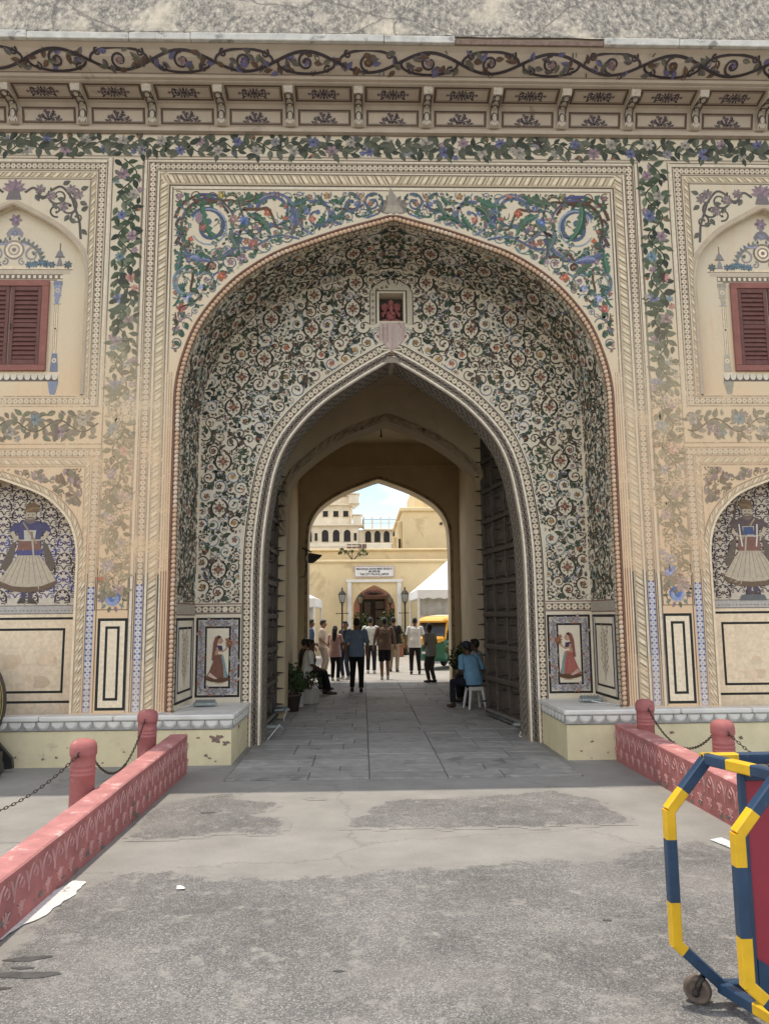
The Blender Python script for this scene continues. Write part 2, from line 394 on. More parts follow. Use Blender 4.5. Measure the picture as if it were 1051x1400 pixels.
def zfun(half):
    a = np.array(sorted([(x, z) for x, z in half], key=lambda q: q[0])); xs = a[:, 0]; zs = a[:, 1]
    return lambda x: float(np.interp(abs(x), xs, zs)) if abs(x) <= xs[-1] else -99.
def full(half, base=None, cx=0):
    # arch as a polyline from the left foot over the apex to the right foot
    h = list(half)
    if base is not None: h = [(h[0][0], base)]+h
    return [(cx-x, z) for x, z in h]+[(cx+x, z) for x, z in h[-2::-1]]
def xs_of(half): return sorted({round(x, 5) for x, z in half})

def arch_slab(mb, half, y0, y1, ztop, xout, cx=0, z0=0.):
    """wall slab with an arched opening: both sides and the part above"""
    zf = zfun(half); xs = xs_of(half); xm = xs[-1]
    keep = [0]
    for x in xs[1:]:
        if x-keep[-1] > 1e-4: keep.append(x)
    full_x = [cx-x for x in keep[::-1]]+[cx+x for x in keep[1:]]
    mb.stripwall(full_x, [zf(x-cx) for x in full_x], [ztop]*len(full_x), y0, y1)
    for s in (-1, 1):
        a, b = sorted((cx+s*xm, cx+s*xout))
        mb.box(a, b, y0, y1, z0, ztop)
        # jamb below the springing where the curve leans in
    return mb

# facade wall
mb = MB()
zA = zfun(A_half); xs = xs_of(A_half)
fx = [-x for x in xs[::-1]]+xs[1:]
mb.stripwall(fx, [zA(x) for x in fx], [8.76]*len(fx), 0, .30)
for s in (-1, 1):
    a, b = sorted((s*2.96, s*(BX-1.09))); mb.box(a, b, 0, .30, 0, 8.76)
    zL, zU = zfun(L_half), zfun(U_half); lx = [BX+x for x in xs_of(L_half)]; lx = sorted([2*BX-x for x in lx[1:]]+lx)
    mb.stripwall([s*x for x in lx], [zL(x-BX) for x in lx], [4.88]*len(lx), 0, .30)
    ux = [BX+x for x in xs_of(U_half)]; ux = sorted([2*BX-x for x in ux[1:]]+ux)
    mb.stripwall([s*x for x in ux], [zU(x-BX) for x in ux], [8.76]*len(ux), 0, .30)
    for q in (-1, 1):
        a, b = sorted((s*(BX+q*1.05), s*(BX+q*1.09))); mb.box(a, b, 0, .30, 4.88, 8.76)
    a, b = sorted((s*(BX+1.09), s*11)); mb.box(a, b, 0, .30, 0, 8.76)
mb.build('facade_wall', M['facade'], G)
# backs of the shallow recesses
for s in (-1, 1):
    a, b = sorted((s*(BX-1.2), s*(BX+1.2))); mb = MB(); mb.box(a, b, .10, .13, 4.7, 7.8); mb.build('bay_back', M['facade'], G)
    mb = MB(); mb.box(a, b, .26, .29, .5, 3.9); mb.build('alcove_back', M['niche'], G)

# vaulted hood of the great niche
NA, NC = [], []
jz = list(np.linspace(.3, 4.58, 18))
NA = [(2.96, z) for z in jz]+list(A_half); NC = [(2.93, z) for z in jz]+list(C_half)
VA = [(-x, z) for x, z in NA]+[(x, z) for x, z in NA[-2::-1]]
VC = [(-x, z) for x, z in NC]+[(x, z) for x, z in NC[-2::-1]]
def vault_pt(i, t):
    # i: index along the arch, t: 0 at the facade .. 1 at the back wall; slightly hollow in the upper part
    a, c = VA[i], VC[i]; h = .05*math.sin(PI*t)*max(0, min(1, (a[1]-5)/2))
    return (a[0]*(1-t)+c[0]*t, 1.15*t, a[1]*(1-t)+c[1]*t+h)
mb = MB(); NT = 6; nV = len(VA)
vs = [vault_pt(i, k/NT) for i in range(nV) for k in range(NT+1)]
fs = [(i*(NT+1)+k, i*(NT+1)+k+1, (i+1)*(NT+1)+k+1, (i+1)*(NT+1)+k) for i in range(nV-1) for k in range(NT)]
mb.add(vs, fs)
mb.build('niche_hood', M['niche'], G, smooth=True)
# back wall of the niche with the doorway through it, and its reveal
mb = MB(); zB, zC = zfun(B_half), zfun(C_half)
hx = sorted(set(xs_of(B_half)+xs_of(C_half)))
SH0, SH1, SZ0, SZ1 = -.19, .19, 6.40, 6.86     # small shrine opening over the doorway
hx = sorted(set([x for x in hx if not .0 < x < .19]+[.19]))
right = [x for x in hx if .19 <= x <= 1.94]; rr_ = [x for x in hx if 1.94 <= x <= 2.93]
for s in (-1, 1):
    mb.stripwall([s*x for x in right], [zB(x) for x in right], [zC(x)+.05 for x in right], 1.15, 1.75)
    mb.stripwall([s*x for x in rr_], [0]*len(rr_), [zC(x)+.05 for x in rr_], 1.15, 1.75)
mb.stripwall([-.19, 0, .19], [zB(.19), zB(0), zB(.19)], [SZ0]*3, 1.15, 1.75)
mb.stripwall([-.19, 0, .19], [SZ1]*3, [zC(.19)+.05, zC(0)+.05, zC(.19)+.05], 1.15, 1.75)
mb.build('niche_wall', M['niche'], G)
mb = MB(); mb.box(-.25, .25, 1.40, 1.5, 6.3, 6.95); mb.build('shrine_recess', M['wood'], G)
# wall over the niche hood (solid core), inner chambers
mb = MB()
mb.box(-11, 11, .31, 1.74, 7.7, 10.8)
for s in (-1, 1):
    a, b = sorted((s*3.05, s*11)); mb.box(a, b, .31, 1.74, 0, 7.7)
    a, b = sorted((s*2.55, s*11)); mb.box(a, b, 1.75, 4.1, 0, 7.0)
    a, b = sorted((s*2.25, s*11)); mb.box(a, b, 4.1, 11.95, 0, 7.0)
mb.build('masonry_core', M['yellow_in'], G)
mb = MB(); mb.box(-11, 11, 1.75, 11.95, 7.0, 9.7)
mb.box(-2.55, 2.55, 1.76, 4.1, 6.28, 6.99)
mb.box(-2.25, 2.25, 4.72, 11.2, 6.72, 6.99)
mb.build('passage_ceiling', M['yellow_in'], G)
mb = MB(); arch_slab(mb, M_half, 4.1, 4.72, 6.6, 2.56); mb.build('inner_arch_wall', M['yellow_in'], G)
mb = MB(); arch_slab(mb, F_half, 11.2, 11.93, 6.9, 2.3)
mb.box(-2.24, 2.24, 11.08, 11.2, 6.02, 6.08)
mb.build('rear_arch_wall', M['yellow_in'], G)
# plaster rib of the inner arch, chipped, and rim of the rear arch
def rib(path, w, d, y, name, mat, chips=0, seed=3):
    rng = random.Random(seed); P = Path2(path); n = int(P.L/.07); mb = MB(); pts = []
    for i in range(n+1):
        a = P.L*i/n; p0 = P.at(a, 0); j = rng.uniform(-.012, .012)*chips
        p1 = P.at(a, w+j); q0 = P.at(a, w*.33); q1 = P.at(a, w*.66)
        pts += [(p0[0], y+.001, p0[1]), (p0[0], y-d*.5, p0[1]), (q0[0], y-d*.55, q0[1]), (q0[0], y-d, q0[1]), (q1[0], y-d*(1 if not chips or rng.random() > .3 else .5), q1[1]), (p1[0], y-d*.6, p1[1]), (p1[0], y+.001, p1[1])]
    k = 7; fs = []
    for i in range(n):
        for q in range(k-1): fs.append((i*k+q, i*k+q+1, (i+1)*k+q+1, (i+1)*k+q))
    mb.add(pts, fs); return mb.build(name, mat, G)
M['rib'] = simple('brown_rib_plaster', (.34, .26, .16), .85, .3, 7, 40, .4, .01, blotch=((.13, .085, .06), 5, .56))
rib(full(M_half, 3.3), .13, .05, 4.1, 'inner_arch_rib', M['rib'], 1)
rib(full(F_half, 0.05), .09, .03, 11.2, 'rear_arch_rim', M['rib'], 0)

# ---------------------------------------------------------------- carved bench / plinth along the wall
def plinth(s):
    r = link('plinth', None, G); 
    mb = MB()
    a, b = sorted((s*2.14, s*11)); mb.box(a, b, -.22, -.002, 0, .44)
    a, b = sorted((s*2.14, s*2.95)); mb.box(a, b, -.002, 1.149, 0, .44)
    mb.build('plinth_base', M['ybase'], r)
    # marble slabs
    rng = random.Random(5+int(s))
    edges = [2.10, 3.62, 4.55, 6.1, 7.6, 9.2, 11]
    for i in range(len(edges)-1):
        x0, x1 = edges[i]+.003, edges[i+1]-.003
        m = MB(); a, b = sorted((s*x0, s*x1)); 
        m.bbox(a, b, -.27, -.003 if i else -.003, .565, .628, .014)
        if i == 0:
            a, b = sorted((s*2.10, s*2.945)); m.bbox(a, b, -.002, 1.148, .565, .627, .01)
        m.build('marble_slab', M['marble'], r)
    # carved scallop fascia under the slab: backing plus lobes
    m = MB(); a, b = sorted((s*2.12, s*11)); m.box(a, b, -.238, -.221, .45, .565)
    m.box(*sorted((s*2.12, s*2.139)), -.22, 1.148, .45, .565)
    m.build('fascia', M['fascia'], r)
    m = MB(); pitch = .176
    def lobe(c, f):
        pts = [(-.078, .558)]+[(-.08*math.cos(t), .545-.085*math.sin(t)) for t in np.linspace(0, PI, 9)]+[(.078, .558)]
        m_vs = [f(c+u, z, 0) for u, z in pts]+[f(c+u*.72, .545+(z-.545)*.7, .016) for u, z in pts]
        n = len(pts); m.add(m_vs, [tuple(range(n, 2*n))]+[(i, (i+1) % n, n+(i+1) % n, n+i) for i in range(n)])
    k = int(8.8/pitch)
    for i in range(k):
        x = 2.12+pitch*(i+.5); lobe(x, lambda u, z, d: (s*u, -.2385-d, z))
    for i in range(7):
        lobe(-.2+pitch*(i+.5), lambda u, z, d: (s*(2.1195-d), u, z))
    m.build('scallop_carving', M['marble'], r, kind='stuff')
    # patches where the limewash has come off
    def patch(cx, cz, sc, f, sd):
        rg = random.Random(sd); n = 26; ring = []
        for i in range(n):
            th = 2*PI*i/n; q = sc*(.55+.45*noise.noise((math.cos(th)*1.6+sd, math.sin(th)*1.6, sd*.7))+rg.uniform(-.1, .1))
            ring.append(f(cx+q*1.5*math.cos(th), cz+q*math.sin(th)))
        m = MB(); m.add(ring, [tuple(range(n))]); m.build('bare_patch', M['bare'], r)
    fr = lambda x, z: (s*x, -.2235, min(max(z, .01), .44))
    rg2 = random.Random(44+int(s))
    for i in range(16): patch(rg2.uniform(2.2, 5.6), abs(rg2.gauss(.0, .16))+.02, rg2.uniform(.010, .026), fr, 20+i*3)
    if s < 0:
        patch(2.33, .33, .085, fr, 3); patch(2.21, .27, .05, fr, 8); patch(2.45, .12, .03, fr, 5)
        patch(.35, .40, .06, lambda y, z: (s*2.1375, y, min(z, .44)), 9)
    else:
        patch(3.5, .33, .03, fr, 4); patch(4.2, .36, .035, fr, 7); patch(4.4, .25, .03, fr, 6); patch(3.3, .2, .02, fr, 11)
    return r
M['fascia'] = simple('grey_mortar_fascia', (.30, .30, .285), .8, .2, 8, 50, .3, .004)
for s in (-1, 1): plinth(s)

# ---------------------------------------------------------------- cornice
CP = [(-.004, 8.748), (-.07, 8.755), (-.07, 8.80), (-.045, 8.815), (-.045, 8.84), (-.06, 8.85), (-.115, 9.08), (-.15, 9.115), (-.20, 9.125), (-.46, 9.185), (-.50, 9.19), (-.50, 9.215), (-.545, 9.225), (-.56, 9.25)]
def extrude_profile(prof, x0, x1, name, mat, n=1):
    mb = MB(); xs = list(np.linspace(x0, x1, n+1)); k = len(prof)
    vs = [(x, y, z) for x in xs for y, z in prof]
    fs = [(i*k+q, i*k+q+1, (i+1)*k+q+1, (i+1)*k+q) for i in range(n) for q in range(k-1)]
    mb.add(vs, fs); return mb.build(name, mat, G, fixn=False)
extrude_profile(CP, -11, 11, 'cornice_cove', M['cornice'])
VP = [(-.56, 9.25), (-.58, 9.262), (-.66, 9.30), (-.76, 9.365), (-.84, 9.445), (-.862, 9.468), (-.90, 9.47)]
extrude_profile(VP, -11, 11, 'cornice_vine_band', M['cornice'])
mb = MB(); mb.prism([(-.56, 9.255), (-.895, 9.475), (-.895, 9.6), (-.003, 9.6), (-.003, 9.20), (-.48, 9.205)], -11, 11, axis='x'); mb.build('cornice_core', M['cornice'], G)
# the white lime lip, laid in lengths, some broken away
rng = random.Random(12); x = -11.
M['lip'] = simple('chalky_lime_lip', (.62, .60, .54), .9, .2, 6, 50, .5, .01, blotch=((.3, .28, .26), 5, .56))
while x < 11:
    L = rng.uniform(.7, 2.6); x1 = min(x+L, 11)
    broken = rng.random() < .3
    mb = MB(); mb.bbox(x+.004, x1-.004, -.955+(.03 if broken else rng.uniform(-.006, .006)), -.60, 9.474, 9.545 if broken else 9.575+rng.uniform(-.01, .01), .008)
    mb.build('lime_lip', M['lip'] if not broken else M['bare'], G); x = x1
# steep weathered eave slope above
mb = MB(); n = 90; xs = np.linspace(-11, 11, n+1); prof = [(-.93, 9.58), (-.905, 9.60), (-.90, 9.635), (-.86, 9.66), (-.60, 10.42), (-.42, 10.95), (.4, 11.0)]
vs = [];
for i, x in enumerate(xs):
    for j, (y, z) in enumerate(prof):
        vs.append((x, y+(.006*noise.noise((x*3, j, 0)) if j else 0), z+.012*noise.noise((x*2, j*3.1, 5))))
k = len(prof); mb.add(vs, [(i*k+q, i*k+q+1, (i+1)*k+q+1, (i+1)*k+q) for i in range(n) for q in range(k-1)])
mb.build('eave_slope', M['weather'], G, fixn=False)

# brackets between the coffers
def bracket_mesh():
    mb = MB()
    prof = [(-.05, 8.835), (-.085, 8.83), (-.125, 8.845), (-.14, 8.885), (-.13, 8.94), (-.12, 9.0), (-.135, 9.05), (-.17, 9.085), (-.24, 9.10), (-.33, 9.09), (-.40, 9.075), (-.455, 9.09), (-.475, 9.135), (-.47, 9.19), (-.40, 9.20), (-.1, 9.2), (-.05, 9.1)]
    mb.prism(prof, -.062, .062, axis='x')
    nb = len(mb.f)
    # raised scroll eyes and drop on the face
    def disc(c, r, nrm, h=.014):
        nrm = Vector(nrm).normalized(); a = Vector((1, 0, 0)); b = nrm.cross(a)
        ring = [Vector(c)+a*(r[0]*math.cos(t))+b*(r[1]*math.sin(t)) for t in np.linspace(0, 2*PI, 15)[:-1]]
        top = [Vector(c)+nrm*h+a*(r[0]*.62*math.cos(t))+b*(r[1]*.7*math.sin(t)) for t in np.linspace(0, 2*PI, 15)[:-1]]
        n = 14; mb.add(ring+top+[Vector(c)+nrm*h*.3], [(i, (i+1) % n, n+(i+1) % n, n+i) for i in range(n)], 1); mb.add(top+[Vector(c)+nrm*h*.3], [(i, (i+1) % n, n) for i in range(n)])
        
    disc((0, -.405, 9.0745), (.05, .05), (0, -.25, -1)); disc((0, -.29, 9.095), (.05, .055), (0, .1, -1)); disc((0, -.133, 8.95), (.05, .085), (0, -1, -.1)); disc((0, -.19, 9.088), (.045, .03), (0, -.4, -1))
    for q in (-1, 1):
        mb.tube([(q*.055, -.44, 9.08), (q*.055, -.30, 9.088), (q*.055, -.17, 9.078), (q*.055, -.127, 9.03), (q*.055, -.134, 8.9), (q*.04, -.12, 8.845)], .009, 6, 1)
    return mb.mesh('bracket', [M['bracket'], M['brline']])
M['brline'] = simple('bracket_outline_paint', (.11, .085, .07), .85, .2, 12, 0, 0)
M['bracket'] = simple('painted_bracket_plaster', (.52, .45, .355), .85, .14, 12, 50, .3, .004, blotch=((.2, .165, .14), 16, .60))
bme = bracket_mesh(); bxs = [.485+.978*i for i in range(-11, 11)]
for x in bxs: link('bracket', bme, G, (x, 0, 0))
# ================================================================ painted ornament (flat print on the plaster)
DK = (.052, .040, .038); BRN = (.125, .078, .055); LEAF = (.062, .082, .050); DLEAF = (.042, .052, .040); SAGE = (.13, .15, .10)
BLUE = (.135, .155, .245); TEAL = (.15, .22, .245); MAUVE = (.25, .18, .20); RUST = (.36, .125, .075); ROSE = (.42, .20, .17)
OCH = (.36, .22, .09); CREAM = (.66, .58, .44); TAN = (.42, .345, .25); GREY = (.30, .27, .23); STRAW = (.58, .50, .33); LILAC = (.33, .33, .48)
ACAN = (.065, .125, .085)

class Paint:
    def __init__(s, fn, inside=None, wear=.08, base=.0006, jitter=.22, seed=1):
        s.fn = fn; s.inside = inside; s.wear = wear; s.v = []; s.f = []; s.c = []; s.k = 0; s.g = [0]; s.base = base; s.j = jitter; s.rng = random.Random(seed)
    def _off(s):
        # ground tints lie lowest in the order they are laid, motifs above them
        if s.__dict__.get('low'): s.g[0] += 1; return s.base+(s.g[0] % 540)*4e-6
        s.g.append(0) if len(s.g) < 2 else None; s.g[1] += 1; return s.base+.0024+(s.g[1] % 160)*2.2e-5+s.__dict__.get('lift', 0)
    def _put(s, pts, faces, cols):
        off = s._off(); n = len(s.v)
        s.v.extend(s.fn(u, v, off) for u, v in pts); s.f.extend(tuple(i+n for i in f) for f in faces); s.c.extend(cols)
    def col(s, c, u, v, j=None):
        w = s.wear(u, v) if callable(s.wear) else s.wear
        q = 1+s.rng.uniform(-1, 1)*(s.j if j is None else j)
        return (c[0]*q, c[1]*q, c[2]*q, w)
    def ok(s, pts):
        return s.inside is None or all(s.inside(u, v) for u, v in pts)
    def poly(s, pts, c, j=None):
        if not s.ok(pts): return
        s._put(pts, [tuple(range(len(pts)))], [s.col(c, *pts[0], j)])
    def rect(s, u0, u1, v0, v1, c, n=1, j=.05, vert=None):
        vert = (v1-v0) > (u1-u0) if vert is None else vert
        for i in range(n):
            a, b = i/n, (i+1)/n
            if vert: q = [(u0, v0+(v1-v0)*a), (u1, v0+(v1-v0)*a), (u1, v0+(v1-v0)*b), (u0, v0+(v1-v0)*b)]
            else: q = [(u0+(u1-u0)*a, v0), (u0+(u1-u0)*b, v0), (u0+(u1-u0)*b, v1), (u0+(u1-u0)*a, v1)]
            s.low = True; s.poly(q, c, j); s.low = False
    def frame(s, x0, x1, z0, z1, w, c, sides='lrtb', n=1):
        if 'l' in sides: s.rect(x0, x0+w, z0+w, z1-w, c, n, vert=True)
        if 'r' in sides: s.rect(x1-w, x1, z0+w, z1-w, c, n, vert=True)
        if 't' in sides: s.rect(x0, x1, z1-w, z1, c, n, vert=False)
        if 'b' in sides: s.rect(x0, x1, z0, z0+w, c, n, vert=False)
    def ribbon(s, pts, w, c, j=None):
        n = len(pts); ws = w if isinstance(w, (list, tuple)) else [w]*n
        L = []; Rr = []; okk = []
        for i, (u, v) in enumerate(pts):
            a, b = pts[max(i-1, 0)], pts[min(i+1, n-1)]; dx, dy = b[0]-a[0], b[1]-a[1]; q = math.hypot(dx, dy) or 1
            h = ws[i]*.5; L.append((u-dy/q*h, v+dx/q*h)); Rr.append((u+dy/q*h, v-dx/q*h)); okk.append(s.inside is None or s.inside(u, v))
        cc = s.col(c, *pts[0], j)
        vs = []; fs = []
        for i in range(n): vs += [L[i], Rr[i]]
        for i in range(n-1):
            if okk[i] and okk[i+1]: fs.append((2*i, 2*i+1, 2*i+3, 2*i+2))
        if fs: s._put(vs, fs, [(*cc[:3], s.col(c, *pts[i], 0)[3]) if callable(s.wear) else cc for i in range(len(fs))])
    def disc(s, u, v, r, c, n=9, ry=None, j=None):
        ry = ry or r; s.poly([(u+r*math.cos(2*PI*k/n), v+ry*math.sin(2*PI*k/n)) for k in range(n)], c, j)
    def leaf(s, u, v, a, L, W, c, vein=True):
        ca, sa = math.cos(a), math.sin(a); bend = s.rng.uniform(-.12, .12)*L
        T = lambda x, y: (u+ca*x-sa*(y+bend*(x/L)**2), v+sa*x+ca*(y+bend*(x/L)**2))
        up = [(0, 0), (.14, .62), (.36, 1), (.62, .82), (.84, .36), (1, 0)]
        if vein:
            p = [T(x*L, y*W*.5) for x, y in up]; q = [T(x*L, -y*W*.5) for x, y in up]; m = [T(x*L, 0) for x, y in up]
            if not s.ok(p+q): return
            n = 6; pts = p+q[1:-1]; s._put(pts, [(0, 1, 2, 3, 4, 5)], [s.col(c, u, v)])
            c2 = tuple(x*1.16 for x in c); s._put([p[0]]+q[1:-1]+[p[-1]], [(0, 1, 2, 3, 4, 5)], [s.col(c2, u, v)])
        else:
            s.poly([T(x*L, y*W*.5) for x, y in up]+[T(x*L, -y*W*.5) for x, y in up[-2:0:-1]], c)
    def flower(s, u, v, r, n, c, c2=None, a0=None, edge=DK):
        a0 = s.rng.uniform(0, 6.3) if a0 is None else a0
        if edge is not None:
            s.poly([(u+(r*1.12 if k % 2 else r*.62)*math.cos(a0+PI*k/n), v+(r*1.12 if k % 2 else r*.62)*math.sin(a0+PI*k/n)) for k in range(2*n)], edge)
        for k in range(n):
            a = a0+2*PI*(k+.5)/n; ca, sa = math.cos(a), math.sin(a); h = r*1.75/n; q = 1+.22*(k % 2)
            s.poly([(u+ca*x-sa*y, v+sa*x+ca*y) for x, y in ((r*.12, 0), (r*.45, h*.9), (r*.80, h), (r*1.0, h*.35), (r*1.0, -h*.35), (r*.80, -h), (r*.45, -h*.9))], tuple(min(1, x*q) for x in c))
        s.disc(u, v, r*.26, c2 or tuple(x*1.35 for x in c), 7)
    def spiral(s, u, v, a, r, turns, w, c, d=1, r1=.25, n=None):
        """a ribbon that starts on the circle at angle a and winds inwards; returns the start point"""
        n = n or int(14*turns)+4; pts = []; ws = []
        for i in range(n+1):
            t = i/n; q = a+d*turns*2*PI*t; rr = r*(1-(1-r1)*t); pts.append((u+rr*math.cos(q), v+rr*math.sin(q))); ws.append(w*(1-.45*t))
        s.ribbon(pts, ws, c); s.disc(*pts[-1], w*.75, c, 7); return pts[0]
    def acanthus(s, p0, p1, bow, W, c, teeth=6):
        # serrated leaf from p0 to p1 along a bowed spine
        dx, dy = p1[0]-p0[0], p1[1]-p0[1]; L = math.hypot(dx, dy); nx, ny = -dy/L, dx/L
        def sp(t): b = 4*bow*t*(1-t); return p0[0]+dx*t+nx*b*L, p0[1]+dy*t+ny*b*L
        for sd, cc in ((1, c), (-1, tuple(x*1.35 for x in c))):
            out = []
            for i in range(teeth):
                t0 = (i+.05)/teeth; t1 = (i+.78)/teeth; wv = W*math.sin(PI*min(1, .16+.84*((i+.5)/teeth)))*.5
                a = sp(t0); b = sp(t1); q = math.atan2(dy, dx)
                out += [(a[0]+nx*sd*wv*.55, a[1]+ny*sd*wv*.55), (b[0]+nx*sd*wv, b[1]+ny*sd*wv)]
            s.poly([sp(0)]+out+[sp(1), sp(.66), sp(.33)], cc)
        s.ribbon([sp(t/8) for t in range(9)], W*.07, tuple(x*1.9 for x in c))
    def build(s, name, mat, parent, kind='stuff'):
        me = bpy.data.meshes.new(name); me.from_pydata(s.v, [], s.f); me.materials.append(mat)
        at = me.color_attributes.new('paint', 'FLOAT_COLOR', 'CORNER')
        ln = np.array([len(f) for f in s.f]); arr = np.repeat(np.array(s.c, dtype=np.float32), ln, axis=0)
        at.data.foreach_set('color', arr.ravel()); me.update()
        o = link(name, me, parent); o['kind'] = kind; return o

def xform(P, u0, v0, ang=0, sc=1, mir=1):
    """a view of painter P through a 2-D similarity (optionally mirrored in u)"""
    Q = Paint.__new__(Paint); Q.__dict__ = P.__dict__.copy(); ca, sa = math.cos(ang)*sc, math.sin(ang)*sc
    X = lambda u, v: (u0+mir*(ca*u)-sa*v*mir, v0+sa*u+ca*v)
    f0, i0, w0 = P.fn, P.inside, P.wear
    Q.fn = lambda u, v, o: f0(*X(u, v), o)
    Q.inside = None if i0 is None else (lambda u, v: i0(*X(u, v)))
    Q.wear = (lambda u, v: w0(*X(u, v))) if callable(w0) else w0
    def put(pts, faces, cols):
        off = Q._off(); n = len(P.v)
        P.v.extend(Q.fn(u, v, off) for u, v in pts); P.f.extend(tuple(i+n for i in f) for f in faces); P.c.extend(cols)
    Q._put = put; return Q

# ---- running bands; at(s, t) maps length along and offset across to wall coordinates
def along(P, at):
    Q = Paint.__new__(Paint); Q.__dict__ = P.__dict__.copy(); f0, i0, w0 = P.fn, P.inside, P.wear
    Q.fn = lambda u, v, o: f0(*at(u, v), o); Q.inside = None if i0 is None else (lambda u, v: i0(*at(u, v)))
    Q.wear = (lambda u, v: w0(*at(u, v))) if callable(w0) else w0
    def put(pts, faces, cols):
        off = Q._off(); n = len(P.v)
        P.v.extend(Q.fn(u, v, off) for u, v in pts); P.f.extend(tuple(i+n for i in f) for f in faces); P.c.extend(cols)
    Q._put = put; return Q

def line_band(Q, L, t0, t1, c, step=.25, j=.06):
    n = max(1, int(L/step)); Q.low = True
    for i in range(n): Q.poly([(L*i/n, t0), (L*(i+1)/n, t0), (L*(i+1)/n, t1), (L*i/n, t1)], c, j)
    Q.low = False

def hex_band(Q, L, t0, t1, ground=TAN, dot=DK, pet=CREAM, pitch=.074):
    line_band(Q, L, t0, t1, ground, .3); n = max(1, round(L/pitch)); p = L/n; h = (t1-t0); c = (t0+t1)/2
    for i in range(n):
        x = p*(i+.5); r = min(h*.40, p*.46)
        Q.poly([(x+r*math.cos(PI*k/4+.39), c+r*math.sin(PI*k/4+.39)) for k in range(8)], pet, .1)
        Q.poly([(x+r*.42*math.cos(PI*k/3), c+r*.42*math.sin(PI*k/3)) for k in range(6)], tuple(a*.8 for a in ground), .1)
        for q in (t0+h*.17, t1-h*.17):
            b = h*.11; Q.poly([(x+p*.5-b, q-b), (x+p*.5+b, q-b), (x+p*.5+b, q+b), (x+p*.5-b, q+b)], dot, .15)

def leafrope_band(Q, L, t0, t1, d=1):
    line_band(Q, L, t0, t1, (.48, .39, .26), .3); h = t1-t0; p = .027; n = int(L/p)
    for i in range(n):
        x = p*i; k = d
        sh = ((.72, .62, .45), (.27, .205, .135), (.60, .50, .34), (.42, .33, .215))[(i*7+i//5) % 4]
        a0, a1 = (t0+h*.06, t1-h*.06) if k > 0 else (t1-h*.06, t0+h*.06)
        Q.poly([(x, a0), (x+.05, a0+(a1-a0)*.32), (x+.078, a0+(a1-a0)*.7), (x+.085, a1), (x+.05, a0+(a1-a0)*.74), (x+.018, a0+(a1-a0)*.36)], sh, .12)
    if h > .12: line_band(Q, L, t0 if d > 0 else t1-h*.1, t0+h*.1 if d > 0 else t1, (.15, .115, .085), .3)

def dots_band(Q, L, t0, t1, ground=TAN, c=DK, pitch=.05):
    line_band(Q, L, t0, t1, ground, .3); n = int(L/pitch); m = (t0+t1)/2; h = (t1-t0)*.5
    for i in range(n):
        x = pitch*(i+.5); Q.poly([(x-pitch*.3, m), (x, m+h*.6), (x+pitch*.3, m), (x, m-h*.6)], c, .2)

def small_scroll_band(Q, L, t0, t1, ground, c, pitch=.12, rng=None):
    line_band(Q, L, t0, t1, ground, .3); h = t1-t0; m = (t0+t1)/2; n = max(1, round(L/pitch)); p = L/n
    for i in range(n):
        x = p*(i+.5)
        Q.flower(x, m, h*.3, 4, c, OCH, .4, None)
        for sd in (-1, 1):
            Q.leaf(x+p*.5, m, .7*sd, p*.34, h*.2, c, False); Q.leaf(x+p*.5, m, PI-.7*sd, p*.34, h*.2, c, False)
            Q.ribbon([(x-p*.38, m+sd*h*.36), (x, m+sd*h*.44), (x+p*.38, m+sd*h*.36)], h*.07, c)

